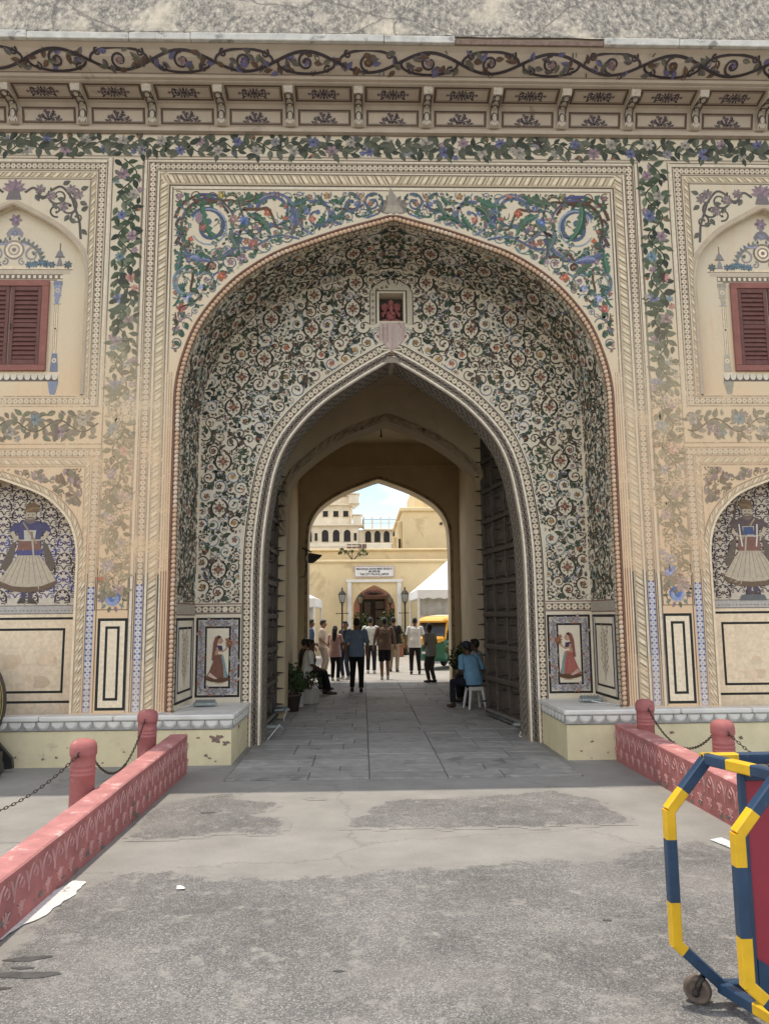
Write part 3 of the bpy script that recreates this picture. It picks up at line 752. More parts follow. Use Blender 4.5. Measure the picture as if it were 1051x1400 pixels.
def vine(Q, L, W, seed=1, fl=(BLUE, MAUVE, GREY, BLUE, ROSE, TEAL), lf=(LEAF, DLEAF, SAGE), dens=1., flr=.085, leafL=.14, stem=DLEAF):
    """meandering stem with paired leaves and a flower in every bend, filling a strip of width W centred on t = 0"""
    rng = random.Random(seed); wl = W*1.55; amp = W*.24; ph = rng.uniform(0, 6)
    f = lambda x: amp*math.sin(2*PI*x/wl+ph)+.02*math.sin(x*9)
    n = int(L/.04); pts = [(L*i/n, f(L*i/n)) for i in range(n+1)]; Q.ribbon(pts, .016, stem)
    spots = []; k = 0; x = .05
    while x < L-.05:
        y = f(x); sl = math.atan(amp*2*PI/wl*math.cos(2*PI*x/wl+ph))
        for sd in (-1, 1):
            if rng.random() > .93: continue
            room = W*.5-sd*y
            a = sl+sd*rng.uniform(.5, 1.25); Lf = leafL*rng.uniform(.75, 1.12)
            if room < Lf*.75: a = sl+sd*rng.uniform(.15, .5); Lf *= .8
            Q.leaf(x, y+sd*.01, a, Lf, Lf*rng.uniform(.46, .6), rng.choice(lf)); spots.append((x+Lf*.5*math.cos(a), y+Lf*.5*math.sin(a)))
        x += rng.uniform(.085, .125)/dens
    i = 0; x0 = (PI/2-ph)/(2*PI)*wl
    while x0 > 0: x0 -= wl/2
    m = 0
    while x0 < L:
        if x0 > .06 and x0 < L-.06:
            sgn = 1 if f(x0) > 0 else -1; y = -sgn*W*.20
            c = fl[m % len(fl)]; m += 1; r = flr*rng.uniform(.8, 1.15)
            for q in range(3):
                a = rng.uniform(0, 6.3); Q.leaf(x0+r*.6*math.cos(a), y+r*.6*math.sin(a), a, leafL*.75, leafL*.36, rng.choice(lf))
            Q.ribbon([(x0+wl*.2, f(x0+wl*.2)), (x0+wl*.1, y*.6), (x0, y)], .009, stem)
            spots.append((x0, y)); Q.flower(x0, y, r, rng.choice((6, 7, 8)), c, tuple(min(1, a*.55) for a in c))
            if rng.random() < .5:
                xb = x0+rng.uniform(-.1, .1); yb = sgn*W*.40; Q.disc(xb, yb, .026, RUST if rng.random() < .4 else c, 6); Q.leaf(xb, yb, rng.uniform(0, 6), .07, .04, lf[0])
        x0 += wl/2
    # leaves dropped wherever the ground still shows
    md = leafL*.50/dens
    for q in range(int(L*W*900)):
        x, y = rng.uniform(.05, L-.05), rng.uniform(-W*.44, W*.44)
        if any(abs(x-a_) < md and abs(y-b_) < md and (x-a_)**2+(y-b_)**2 < md*md for a_, b_ in spots[-4000:]): continue
        spots.append((x, y)); a = rng.uniform(0, 6.3); l = leafL*rng.uniform(.62, .95)
        if rng.random() < .86: Q.leaf(x-l*.4*math.cos(a), y-l*.4*math.sin(a), a, l, l*.52, rng.choice(lf))
        else: Q.flower(x, y, flr*.55, 6, rng.choice(fl), None)

# ---------------------------------------------------------------- arabesque of the niche
def medallion(Q, k=1., fill=True):
    for m in (-1, 1):
        pts = [(m*.155*k*math.cos(t)**(1), .165*k*math.sin(t)) for t in np.linspace(-1.05, 1.05, 13)]
        Q.ribbon(pts, [.012]+[.034*k]*3+[.042*k]*5+[.034*k]*3+[.012], DK)
        for q in (-1, 1):
            Q.spiral(m*.062*k, q*.158*k, (0 if m > 0 else PI), .026*k, .7, .02*k, DK, -q*m)
            Q.ribbon([(m*.05*k, q*.165*k), (m*.02*k, q*.20*k), (m*.012*k, q*.24*k)], .012*k, DK)
    if fill:
        for t in range(4): Q.disc(.05*k*math.cos(PI/2*t), .05*k*math.sin(PI/2*t), .037*k, (.20, .095, .07), 8)
        Q.disc(0, 0, .014*k, OCH, 6)
        for t in range(4): Q.disc(.1*k*math.cos(PI/2*t), .105*k*math.sin(PI/2*t), .015*k, BRN, 6); Q.leaf(.07*k*math.cos(PI/2*t+.78), .07*k*math.sin(PI/2*t+.78), PI/2*t+.78, .05*k, .03*k, SAGE, False)

def arabesque_half(Q, rng, bl):
    """right half of one repeat, u 0 .. .345, v -.47 .. .47 (the medallion at the origin)"""
    # teal and blue stems that cross between medallions
    for q in (-1, 1):
        st = [(.0, q*.235), (.03, q*.28), (.10, q*.31), (.17, q*.335), (.20, q*.385), (.165, q*.43), (.11, q*.425)]
        Q.ribbon(st, [.016]*3+[.02]*2+[.016, .012], bl if q > 0 else TEAL)
        Q.spiral(.145, q*.385, PI/2*q, .05, 1.05, .014, TEAL, -q)
        # dark S scrolls with a hooked end
        hook = [(.235, q*.20), (.215, q*.235), (.235, q*.265), (.27, q*.275), (.285, q*.32), (.262, q*.375), (.215, q*.42), (.15, q*.462)]
        Q.ribbon(hook, [.014, .022, .028, .032, .034, .032, .026, .014], DK)
        Q.spiral(.262, q*.215, PI, .028, .85, .02, DK, q)
        # outer C scrolls
        Q.spiral(.245, q*.085, PI*.5*q, .062, 1.0, .016, TEAL if rng.random() < .6 else DK, -q)
        Q.ribbon([(.165, q*.05), (.20, q*.02), (.26, q*.012), (.33, q*.03)], .013, DK)
        Q.ribbon([(.09, q*.26), (.13, q*.215), (.185, q*.175), (.245, q*.148), (.31, q*.155), (.345, q*.19)], [.01, .016, .02, .02, .015, .008], DK)
        # leaves and blossoms
        Q.leaf(.075, q*.335, q*.35, .088, .052, DLEAF); Q.leaf(.19, q*.30, q*.1, .075, .045, LEAF, False)
        Q.leaf(.05, q*.41, q*.2, .08, .046, DLEAF, False)
        Q.leaf(.30, q*.43, q*1.1, .085, .052, DLEAF); Q.leaf(.315, q*.10, q*.9, .07, .042, DLEAF, False)
        Q.leaf(.20, q*.118, PI-q*.6, .06, .036, LEAF, False)
        Q.flower(.315, q*.235, .046, 5, (.13, .062, .05), OCH, None, DK)
        Q.flower(.105, q*.385, .03, 5, BRN, OCH, None, None)
        Q.disc(.215, q*.358, .022, RUST if rng.random() < .35 else BRN, 7); Q.disc(.245, q*.085, .024, (.15, .08, .055), 7)
        Q.leaf(.21, q*.05, q*.7, .07, .04, DLEAF, False); Q.flower(.185, q*.225, .032, 5, BRN, OCH, None, DK)
        Q.flower(.345, 0, .04, 6, (.14, .075, .06), OCH, None, DK)
    for q in (-1, 1):
        Q.leaf(.305, q*.01, PI-q*.5, .075, .04, LEAF, False); Q.spiral(.30, q*.075, PI*.5*q, .03, 1., .013, DK, q)
        Q.ribbon([(.345, q*.12), (.33, q*.16), (.345, q*.20)], .014, DK)
        Q.ribbon([(.345, q*.47), (.31, q*.44), (.315, q*.39), (.345, q*.37)], .014, TEAL)
    for q in (-1, 1):
        # tendrils
        for t in range(4):
            u, v = rng.uniform(.06, .33), q*rng.uniform(.03, .46)
            Q.spiral(u, v, rng.uniform(0, 6), rng.uniform(.018, .03), .9, .009, DK, rng.choice((-1, 1)))
        for t in range(4): Q.disc(rng.uniform(.03, .33), q*rng.uniform(.2, .46), .010, DLEAF, 5)

def arabesque(P, u0, v0, sc, seed, sx=1.):
    bl = BLUE if seed % 2 else TEAL
    for m in (-1, 1): arabesque_half(xform(P, u0, v0, 0, sc, m), random.Random(seed), bl)
    medallion(xform(P, u0, v0, 0, sc))

# niche back wall
Bo_path = Path2(full(B_half, 0.0)); Bfun_out = []
Bo = [Bo_path.at(a, .31) for a in np.linspace(0, Bo_path.L, 240)]
def in_back(u, v):
    x = abs(u)
    if x > 2.90 or v < 2.06 or v > zC(min(x, 2.92))-.005: return False
    if x < .34 and 6.30 < v < 7.06 and not (x < .34 and v > 7.0-.25*x): return False
    if x < .2 and v < 6.32: return False
    # outside the doorway's border
    if v < 3.2: return x > 2.275
    if v > 6.13: return True
    zz = bo_z(x); return v > zz+.03
bo_a = np.array([p for p in Bo if p[0] >= 0 and p[1] > 2.0]); bo_a = bo_a[np.argsort(bo_a[:, 0])]
def bo_z(x): return float(np.interp(x, bo_a[:, 0], bo_a[:, 1])) if x < bo_a[-1, 0]-.01 else (2.0 if x > bo_a[:, 0].max() else float(bo_a[-1, 1]))
back = lambda u, v, o: (u, 1.15-o, v)
def scroll_fill(views, ok, box, meds, seed, rmax=.15, sc=1., hold=(), cols=None, leaves=None, fl=None):
    """hand drawn scrollwork: medallions first, then curling stems packed ever smaller between them, leaves and buds in what is left.
    Each view repeats the same drawing (the second one mirrored)."""
    rg = random.Random(seed); circ = [(u, v, .165*max(.93, sc)) for u, v in meds]+list(hold); ops = []
    for u, v in meds: ops.append(lambda Q, u=u, v=v: medallion(xform(Q, u, v, 0, max(.78, sc*.84))))
    x0, x1, y0, y1 = box; area = (x1-x0)*(y1-y0); nm = len(circ)
    for r, tries in ((rmax, 500), (rmax*.78, 900), (rmax*.6, 1500), (rmax*.45, 2600), (rmax*.33, 4200)):
        r *= sc
        for i in range(int(tries*area/9)):
            u, v = rg.uniform(x0, x1), rg.uniform(y0, y1)
            if not ok(u, v): continue
            q = r*rg.uniform(.9, 1.1)
            if any((u-a)**2+(v-b)**2 < (q*.80+c*.84)**2 for a, b, c in circ): continue
            circ.append((u, v, q))
    cols = cols or [DK]*5+[TEAL, (.10, .13, .22), TEAL, (.12, .16, .25), (.10, .065, .05), (.10, .065, .05), (.10, .12, .085)]; leaves = leaves or (DLEAF, LEAF, LEAF, (.10, .075, .055), (.07, .08, .06)); fl = fl or ((.16, .08, .06), BRN, RUST, (.22, .14, .08), (.19, .10, .085), OCH)
    for i, (u, v, r) in enumerate(circ[nm:]):
        c = rg.choice(cols); d = rg.choice((-1, 1)); near = sorted(circ, key=lambda k: (k[0]-u)**2+(k[1]-v)**2)[1:4]; t = rg.choice(near); a = math.atan2(t[1]-v, t[0]-u)+d*.5
        tw = rg.uniform(.85, 1.25) if r > .06*sc else .8; w_ = min(.024, .009+r*.13)*sc**.5 if c is DK else min(.018, .008+r*.08)
        kind = rg.random(); lc = rg.choice(leaves); la = [rg.uniform(0, 6.3) for _ in range(3)]; fc = rg.choice(fl)
        fa = rg.uniform(0, 6)
        def op(Q, u=u, v=v, r=r, c=c, d=d, a=a, tw=tw, w_=w_, kind=kind, lc=lc, la=la, fc=fc, t=t, fa=fa):
            p = Q.spiral(u, v, a, r*.88, tw, w_, c, d, .36)
            tx, ty = -math.sin(a)*-d, math.cos(a)*-d
            Q.ribbon([p, (p[0]+tx*r*.5, p[1]+ty*r*.5), (p[0]+tx*r*.7+math.cos(a)*r*.5, p[1]+ty*r*.7+math.sin(a)*r*.5)], [w_, w_*.7, w_*.35], c)
            if r > .05*sc:
                if kind < .38: Q.flower(u, v, min(.05, r*.36)*1.0, 5, fc, OCH, fa, DK)
                elif kind < .7: Q.leaf(u-r*.22*math.cos(fa), v-r*.22*math.sin(fa), fa, min(.12, r*.95), min(.07, r*.56), lc)
                else: Q.leaf(u, v, fa, r*.4, r*.27, fc, False); Q.leaf(u, v, fa+2.4, r*.45, r*.28, lc, False)
                for q in la: Q.leaf(u+r*.92*math.cos(q), v+r*.92*math.sin(q), q+d*.9, min(.11, r*.85), min(.064, r*.50), lc, False)
        ops.append(op)
    # buds and leaves in the gaps
    spots = []
    for i in range(int(area*900/sc)):
        u, v = rg.uniform(x0, x1), rg.uniform(y0, y1)
        if not ok(u, v) or any((u-a)**2+(v-b)**2 < (c*.80+.012)**2 for a, b, c in circ) or any(abs(u-a) < .05*sc and (u-a)**2+(v-b)**2 < (.041*sc)**2 for a, b in spots): continue
        spots.append((u, v)); a = rg.uniform(0, 6.3); k = rg.random(); lc = rg.choice(leaves+(fl[1],))
        ops.append(lambda Q, u=u, v=v, a=a, k=k, lc=lc: Q.leaf(u-.025*math.cos(a), v-.025*math.sin(a), a, .070*sc, .042*sc, lc, False) if k < .75 else (Q.flower(u, v, .03*sc, 5, lc, OCH, a, None) if k < .9 else Q.spiral(u, v, a, .028*sc, .9, .011, DK, 1)))
    for Q in views:
        for op in ops: op(Q)
P = Paint(back, in_back, .05, seed=2)
scroll_fill([xform(P, 0, 0, 0, 1, 1), xform(P, 0, 0, 0, 1, -1)], lambda u, v: in_back(u, v) and u > .02, (.0, 2.9, 2.06, 7.2), [(2.6, 2.55), (2.6, 3.47), (2.56, 4.18), (2.42, 5.02), (1.96, 5.79), (1.24, 6.27), (.60, 6.60), (1.86, 6.42), (1.20, 6.82), (.55, 7.03), (2.30, 5.50), (1.60, 5.60), (2.62, 3.0)][:11], 7, .15, .80)
P.inside = None
# borders: doorway bands
Bq = along(P, lambda a, t: Bo_path.at(a, t)); BL = Bo_path.L
line_band(Bq, BL, .0, .022, (.30, .25, .19), .08); line_band(Bq, BL, .022, .046, (.80, .72, .57), .08)
small_scroll_band(Bq, BL, .05, .15, (.30, .26, .205), DK, .105)
line_band(Bq, BL, .152, .178, (.80, .72, .57), .08); hex_band(Bq, BL, .182, .286, (.33, .275, .21), DK, (.70, .60, .44), .082); line_band(Bq, BL, .288, .304, DK, .08)
# border of the jamb panels above the dado and the dado itself, both sides
for s in (-1, 1):
    q = lambda u, v, s=s: (s*u, v)
    D = along(P, q)
    D.rect(2.25, 2.925, 2.035, 2.052, (.2, .12, .10)); 
    hex_band(along(D, lambda a, t: (2.25+a, 1.915+t)), .67, 0, .10, (.33, .28, .22), DK, (.68, .58, .43), .09)
    D.rect(2.25, 2.925, 1.895, 1.912, (.2, .12, .10))
    D.frame(2.26, 2.905, .70, 1.845, .034, (.035, .03, .03)); D.frame(2.395, 2.775, .825, 1.72, .03, (.035, .03, .03))
    for (a0, a1, b0, b1) in ((2.30, 2.39, .74, 1.80), (2.78, 2.865, .74, 1.80)):
        Q = along(D, lambda a, t, a0=a0, a1=a1: ((a0+a1)/2+t, .75+a)); line_band(Q, 1.05, -(a1-a0)/2, (a1-a0)/2, (.42, .40, .38)); vine(Q, 1.05, a1-a0, 7, (LILAC, GREY, MAUVE), (GREY, (.2, .19, .18), (.24, .2, .22)), 2.2, .024, .045, (.2, .18, .17))
    for (b0, b1) in ((.737, .822), (1.723, 1.808)):
        Q = along(D, lambda a, t, b0=b0, b1=b1: (2.395+a, (b0+b1)/2+t)); line_band(Q, .38, -(b1-b0)/2, (b1-b0)/2, (.42, .40, .38)); vine(Q, .38, b1-b0, 9, (LILAC, GREY, MAUVE), (GREY, (.2, .19, .18), (.24, .2, .22)), 2.2, .024, .045, (.2, .18, .17))
# ladies holding flowers, facing the doorway
SKIN = (.42, .27, .18)
for s in (-1, 1):
    Q = xform(P, s*2.575, .90, 0, .78, -s); Q.j = .08; Q.lift = .0045
    veil = (.20, .085, .06) if s < 0 else (.24, .095, .07); skirt = (.215, .105, .075) if s < 0 else (.37, .13, .105)
    Q.poly([(-.23, .10), (-.235, .065), (-.12, .03), (.03, .012), (.15, .03), (.235, .07), (.20, .11)], (.12, .065, .04))
    Q.poly([(-.23, .10), (.20, .11), (.13, .28), (.075, .44), (.07, .52), (-.06, .52), (-.09, .40), (-.16, .22)], skirt)
    for t in (-.12, -.04, .05): Q.ribbon([(t*1.5, .10), (t*1.0, .3), (t*.3, .5)], .008, tuple(x*.6 for x in skirt))
    Q.poly([(.11, .10), (.17, .11), (.14, .34), (.09, .52), (.06, .50), (.10, .3)], (.18, .28, .28))
    Q.poly([(-.19, .14), (-.06, .08), (.0, .08), (-.15, .20)], (.55, .40, .33))
    Q.poly([(-.065, .52), (.07, .52), (.085, .62), (.03, .68), (-.03, .68), (-.07, .60)], SKIN)
    Q.poly([(-.075, .60), (.08, .60), (.07, .69), (-.05, .70)], (.06, .05, .10))
    Q.ribbon([(-.04, .66), (.02, .56), (.12, .60), (.175, .68)], [.05, .042, .036, .03], SKIN)
    Q.ribbon([(.0, .56), (.09, .55), (.15, .60)], [.03, .03, .022], (.7, .62, .5))
    Q.disc(.03, .79, .052, SKIN, 10, .066); Q.poly([(.075, .80), (.098, .775), (.074, .765)], SKIN)
    Q.poly([(.05, .86), (.0, .885), (-.06, .85), (-.095, .74), (-.11, .55), (-.12, .42), (-.075, .42), (-.055, .6), (-.02, .72), (-.005, .80)], veil)
    Q.poly([(.05, .86), (.0, .88), (-.02, .81), (.03, .83)], DK); Q.disc(.052, .80, .008, DK, 5); Q.ribbon([(.05, .755), (.078, .757)], .01, (.35, .08, .06))
    Q.flower(.205, .73, .075, 8, (.22, .085, .05), OCH, .2, (.14, .08, .05)); Q.flower(.165, .80, .04, 6, (.25, .11, .06), OCH, .2, None); Q.ribbon([(.165, .66), (.20, .73)], .012, LEAF)
    Q.poly([(-.03, .015), (.10, .015), (.13, .0), (-.05, .0)], SKIN)
# shrine surround
P.poly([(-.33, 6.34), (-.33, 6.86), (-.27, 6.97), (-.13, 7.05), (0, 7.10), (.13, 7.05), (.27, 6.97), (.33, 6.86), (.33, 6.34), (.245, 6.34), (.245, 6.90), (-.245, 6.90), (-.245, 6.34)], (.47, .42, .32))
for s in (-1, 1):
    P.ribbon([(s*.335, 6.34), (s*.335, 6.86), (s*.275, 6.975), (s*.13, 7.06), (0, 7.11)], .014, DK); P.rect(*sorted((s*.225, s*.245)), 6.36, 6.90, DK, 2)
    for k in range(5): P.flower(s*.288, 6.41+.105*k, .028, 5, (.2, .17, .13), OCH, .3, None)
    for k in range(3): P.flower(s*(.07+.075*k), 6.955-.012*k*k, .026, 5, BRN, OCH, .3, None)
P.rect(-.245, .245, 6.885, 6.905, DK); P.flower(0, 6.985, .04, 6, DK, OCH, .2, None)
P.build('niche_wall_mural', M['npaint'], G)
# red pigment that has run down below the shrine
P = Paint(back, None, .34, base=.0085, seed=3); rng = random.Random(8)
for i in range(90):
    x = rng.gauss(0, .085); x = max(-.185, min(.185, x)); z1 = 6.375-rng.uniform(0, .10); z0 = max(5.90+abs(x)*.9, z1-rng.uniform(.18, .52)); ww = rng.uniform(.010, .035)
    P.poly([(x-ww, z1), (x+ww, z1), (x+ww*.8, z0+.05), (x, z0), (x-ww*.8, z0+.05)], rng.choice(((.40, .27, .265), (.45, .33, .32), (.37, .25, .245), (.50, .40, .38))))
P.build('pigment_run', M['npaint'], G)

# the hood of the niche
VAp, VCp = Path2(VA), Path2(VC)
def hood(u, v, o):
    # u: length along the facade edge, v: depth from the facade 0 .. 1.15
    f = u/VAp.L; t = min(max(v/1.15, 0), 1); a = VAp.at(f*VAp.L); i = min(max(np.searchsorted(VAp.c, f*VAp.L)-1, 0), nV-2); q = (f*VAp.L-VAp.c[i])/VAp.l[i]
    c = (VC[i][0]*(1-q)+VC[i+1][0]*q, VC[i][1]*(1-q)+VC[i+1][1]*q); h = .05*math.sin(PI*t)*max(0, min(1, (a[1]-5)/2))
    tx, tz = VA[i+1][0]-VA[i][0], VA[i+1][1]-VA[i][1]; d = math.hypot(tx, tz); nx, nz = tz/d, -tx/d
    return (a[0]*(1-t)+c[0]*t+nx*o, 1.15*t, a[1]*(1-t)+c[1]*t+h+nz*o)
HL = VAp.L; foot = 2.04-.3
P = Paint(hood, lambda u, v: foot+.01 < u < HL-foot-.01 and .125 < v < 1.148, .05, base=.004, seed=4)
scroll_fill([along(P, lambda a, t: (a, t)), along(P, lambda a, t: (HL-a, t))], lambda u, v: foot+.02 < u < HL/2-.015 and .125 < v < 1.14, (foot, HL/2, .12, 1.15), [(HL/2-.62-.86*k, .62) for k in range(3)], 11, .15, .86)
P.inside = None
line_band(P, HL, .012, .022, (.2, .15, .12), .12); hex_band(P, HL, .024, .112, (.35, .29, .215), (.1, .075, .06), (.64, .52, .36), .085); line_band(P, HL, .114, .122, (.2, .15, .12), .12)
for m in (0, 1):
    D = along(P, (lambda a, t: (a-.0, t)) if m == 0 else (lambda a, t: (HL-a, t)))
    z = lambda zz: zz-.3
    D.rect(z(2.035), z(2.052), .03, 1.14, (.2, .12, .10)); D.rect(z(1.895), z(2.034), .03, 1.14, (.36, .31, .25)); D.rect(z(1.88), z(1.895), .03, 1.14, (.2, .12, .1))
    D.frame(z(.70), z(1.845), .14, 1.10, .036, (.035, .03, .03)); D.rect(z(.74), z(1.80), .18, .25, (.42, .39, .36)); D.rect(z(.74), z(1.80), .99, 1.06, (.42, .39, .36))
    D.frame(z(.83), z(1.72), .26, .98, .03, (.035, .03, .03))
    # a slender flowering plant in a pale panel
    st = (.33, .28, .22); D.ribbon([(z(.92), .62), (z(1.2), .61), (z(1.6), .62)], .014, st)
    rg = random.Random(3)
    for k in range(22):
        zz = .98+k*.03; sd = 1 if k % 2 else -1; l = rg.uniform(.05, .14); D.ribbon([(z(zz), .62), (z(zz+.04), .62+sd*l*.6), (z(zz+.07), .62+sd*l)], .008, st); D.leaf(z(zz+.07), .62+sd*l, rg.uniform(-1, 1), .05, .028, (.30, .24, .18), False)
P.build('niche_hood_mural', M['npaint'], G)

# reveal of the doorway arch: small dense sprigs
Bl = Path2(full(B_half, 0.0))
def reveal(u, v, o):
    x, z = Bl.at(u, -o); return (x, 1.15+v, z)
P = Paint(reveal, None, .12, base=.003, seed=6)
line_band(P, Bl.L, .0, .6, (.34, .30, .245), .1)
for i in range(int(Bl.L/.12)):
    for j in range(5):
        u, v = .12*(i+.5*(j % 2))+.03, .06+.12*j; P.flower(u, v, .04, 5, (.10, .085, .075), OCH, .3*i, None)
        P.spiral(u+.06, v, 1.6 if j % 2 else 4.7, .035, 1., .012, (.09, .075, .065), 1)
        P.leaf(u+.03, v+.05, .8+j, .05, .03, DLEAF, False)
P.build('doorway_reveal_mural', M['npaint'], G)
M['ribwhite'] = simple('white_band_plaster', (.62, .57, .47), .85, .1, 8, 50, .3, .004)
# ================================================================ facade murals
def wearf(u, v):
    if v > 7.0: return .10
    if v > 5.9: return .10+.12*(7.0-v)/1.1
    if v > 5.0: return .22+.27*(5.9-v)/.9
    if v > 2.35: return .49
    if v > 2.0: return .49-.34*(2.35-v)/.35
    return .15
def wearb(u, v): return min(.52, .08+.5*max(0, (6.6-v)/2.2)) if v > 2.3 else (.30 if v < 1.1 else .12)
face = lambda u, v, o: (u, -o, v)
P = Paint(face, None, wearf, seed=11)
# long frieze under the cornice
Q = along(P, lambda a, t: (-7.4+a, 8.565+t)); Q.wear = .12
vine(Q, 14.8, .35, 3, (GREY, (.12, .13, .22), MAUVE, GREY, (.11, .115, .20), GREY, (.2, .19, .2)), ((.07, .08, .055), DLEAF, (.085, .09, .068), (.11, .115, .085)), 1.0, .085, .19)
for z, c in ((8.742, (.2, .15, .11)), (8.73, (.45, .37, .28)), (8.40, (.24, .19, .14)), (8.386, (.5, .42, .32))):
    Q = along(P, lambda a, t: (-8+a, z+t)); Q.wear = .1; line_band(Q, 16, -.006, .006, c)
P.build('frieze_mural', M['paint'], G)
# vertical floral strips and the beds of the side bays
P = Paint(face, None, wearf, seed=12)
for s in (-1, 1):
    Q = along(P, lambda a, t, s=s: (s*3.765+t, 8.36-a)); vine(Q, 6.25, .40, 21+s, (MAUVE, GREY, BLUE, MAUVE, TEAL, ROSE, BLUE, (.3, .22, .2)), (LEAF, DLEAF, (.075, .10, .065), SAGE), 1.05, .088, .175)
    # the flower that survived above the dado
    q = xform(P, s*3.765, 2.17, 0, 1, s); q.wear = .12
    q.ribbon([(-.12, -.2), (-.15, -.05), (-.10, .12), (.02, .2), (.14, .26)], .012, SAGE); q.ribbon([(.12, -.18), (.17, 0), (.1, .16)], .01, TEAL)
    [q.disc(-.01+.012*math.cos(t*2.4), -.06+.012*math.sin(t*2.4), .105-.014*t, ((.30, .33, .44), (.13, .19, .38), (.24, .29, .44), (.10, .16, .37))[t % 4], 11) for t in range(7)]
    for t in range(12):
        a = t*.55; q.leaf(.0+.12*math.cos(a), -.05+.12*math.sin(a), a, .085, .045, (SAGE, (.2, .24, .2), MAUVE)[t % 3])
    if s < 0: q.disc(.17, .2, .035, (.5, .17, .1), 8)
    else: q.flower(-.08, .26, .09, 7, LILAC, BLUE, .1, None); q.flower(.05, .16, .06, 6, (.26, .13, .12), OCH, .2, None)
    Q = along(P, lambda a, t, s=s: (s*(4.05+a), 4.445+t)); Q.wear = lambda a, t, s=s: (.22 if a > .35 else .34) if s < 0 else .36
    vine(Q, 2.6, .42, 41+s, (GREY, MAUVE, TEAL, GREY, BLUE), ((.15, .135, .10), SAGE, (.2, .17, .13)), .95, .09, .15)
P.build('floral_strip_mural', M['paint'], G)

# borders
P = Paint(face, None, wearb, seed=13)
LN = (.20, .15, .11); LT = (.68, .60, .46)
for s in (-1, 1):
    V = lambda x, z0, s=s: (lambda a, t: (s*(x+t), z0+a))
    def vert(x0, x1, z0, z1, kind, **k):
        Q = along(P, lambda a, t, s=s: (s*t, z0+a)); L = z1-z0
        if kind == 'line': line_band(Q, L, x0, x1, k['c'], .22)
        elif kind == 'hex': hex_band(Q, L, x0, x1, **{q: v for q, v in k.items()})
        elif kind == 'rope': leafrope_band(Q, L, x0, x1, k.get('d', -1))
    # great central frame
    vert(3.545, 3.562, .64, 8.37, 'line', c=LN); vert(3.495, 3.51, .64, 8.34, 'line', c=LN); vert(3.51, 3.545, .64, 8.35, 'line', c=LT)
    vert(3.468, 3.485, .64, 8.31, 'line', c=LN)
    vert(3.372, 3.466, 2.28, 8.30, 'hex', ground=(.40, .32, .23), dot=(.13, .09, .075), pet=(.70, .60, .45))
    vert(3.372, 3.466, .64, 2.28, 'hex', ground=(.42, .42, .50), dot=(.06, .07, .20), pet=(.60, .58, .56))
    vert(3.355, 3.37, .64, 8.18, 'line', c=LN); vert(3.325, 3.353, .64, 8.17, 'line', c=LT)
    vert(3.19, 3.325, .64, 8.14, 'rope'); vert(3.168, 3.188, .64, 7.97, 'line', c=(.13, .10, .08)); vert(3.125, 3.145, 5.2, 7.93, 'line', c=LN); vert(3.145, 3.167, .64, 7.94, 'line', c=LT)
    for x in (3.10, 3.135, 3.07): vert(x, x+.014, .64, 5.2, 'line', c=(.30, .17, .115))
    # lines either side of the floral strip
    vert(3.985, 4.0, 1.95, 8.37, 'line', c=LN); vert(3.565, 3.575, 1.95, 8.3, 'line', c=LN)
    # upper bay frame
    vert(4.02, 4.055, 4.72, 8.36, 'line', c=LT); vert(4.058, 4.072, 4.70, 8.33, 'line', c=LN)
    vert(4.085, 4.18, 4.72, 8.28, 'hex', ground=(.40, .32, .23), dot=(.13, .09, .075), pet=(.70, .60, .45)); vert(4.183, 4.197, 4.8, 8.2, 'line', c=LN)
    vert(4.215, 4.285, 4.84, 8.13, 'rope'); vert(4.287, 4.300, 4.86, 8.06, 'line', c=LN)
    # lower bay frame
    vert(3.965, 3.98, .64, 4.15, 'line', c=LN); vert(4.005, 4.10, 2.25, 4.10, 'hex', ground=(.50, .42, .30), dot=(.2, .14, .1), pet=(.70, .60, .45))
    vert(4.005, 4.10, .64, 2.25, 'hex', ground=(.42, .42, .50), dot=(.06, .07, .20), pet=(.60, .58, .56))
    vert(4.10, 4.112, .64, 4.02, 'line', c=LN); vert(4.125, 4.19, .64, 3.98, 'rope'); vert(4.195, 4.205, .64, 3.9, 'line', c=LN)
    def hor(x0, x1, z0, z1, kind, **k):
        Q = along(P, lambda a, t, s=s: (s*(x0+a), t)); L = x1-x0
        if kind == 'line': line_band(Q, L, z0, z1, k['c'], .22)
        elif kind == 'hex': hex_band(Q, L, z0, z1, **k)
        else: leafrope_band(Q, L, z0, z1, k.get('d', 1))
    for a, b in ((4.02, 6.7),):
        hor(a, b, 8.345, 8.36, 'line', c=LN); hor(a, b, 8.30, 8.34, 'line', c=LT); hor(4.07, b, 8.283, 8.297, 'line', c=LN)
        hor(4.085, b, 8.185, 8.28, 'hex', ground=(.40, .33, .24), dot=(.12, .085, .07), pet=(.66, .57, .43)); hor(4.19, b, 8.16, 8.175, 'line', c=LN)
        hor(4.21, b, 8.055, 8.145, 'rope', d=-1); hor(4.29, b, 8.03, 8.045, 'line', c=LN)
        hor(4.07, b, 4.71, 4.725, 'line', c=LN); hor(4.10, b, 4.745, 4.835, 'hex', ground=(.40, .32, .23), dot=(.13, .09, .075), pet=(.70, .60, .45)); hor(4.2, b, 4.85, 4.865, 'line', c=LN)
        hor(3.98, b, 4.185, 4.20, 'line', c=LN); hor(3.98, b, 4.12, 4.135, 'line', c=LN); hor(4.0, b, 4.02, 4.11, 'hex', ground=(.46, .38, .28), dot=(.2, .14, .1), pet=(.70, .60, .45))
        hor(4.11, b, 4.0, 4.012, 'line', c=LN); hor(4.13, b, 3.90, 3.985, 'rope', d=1); hor(4.2, b, 3.875, 3.89, 'line', c=LN)
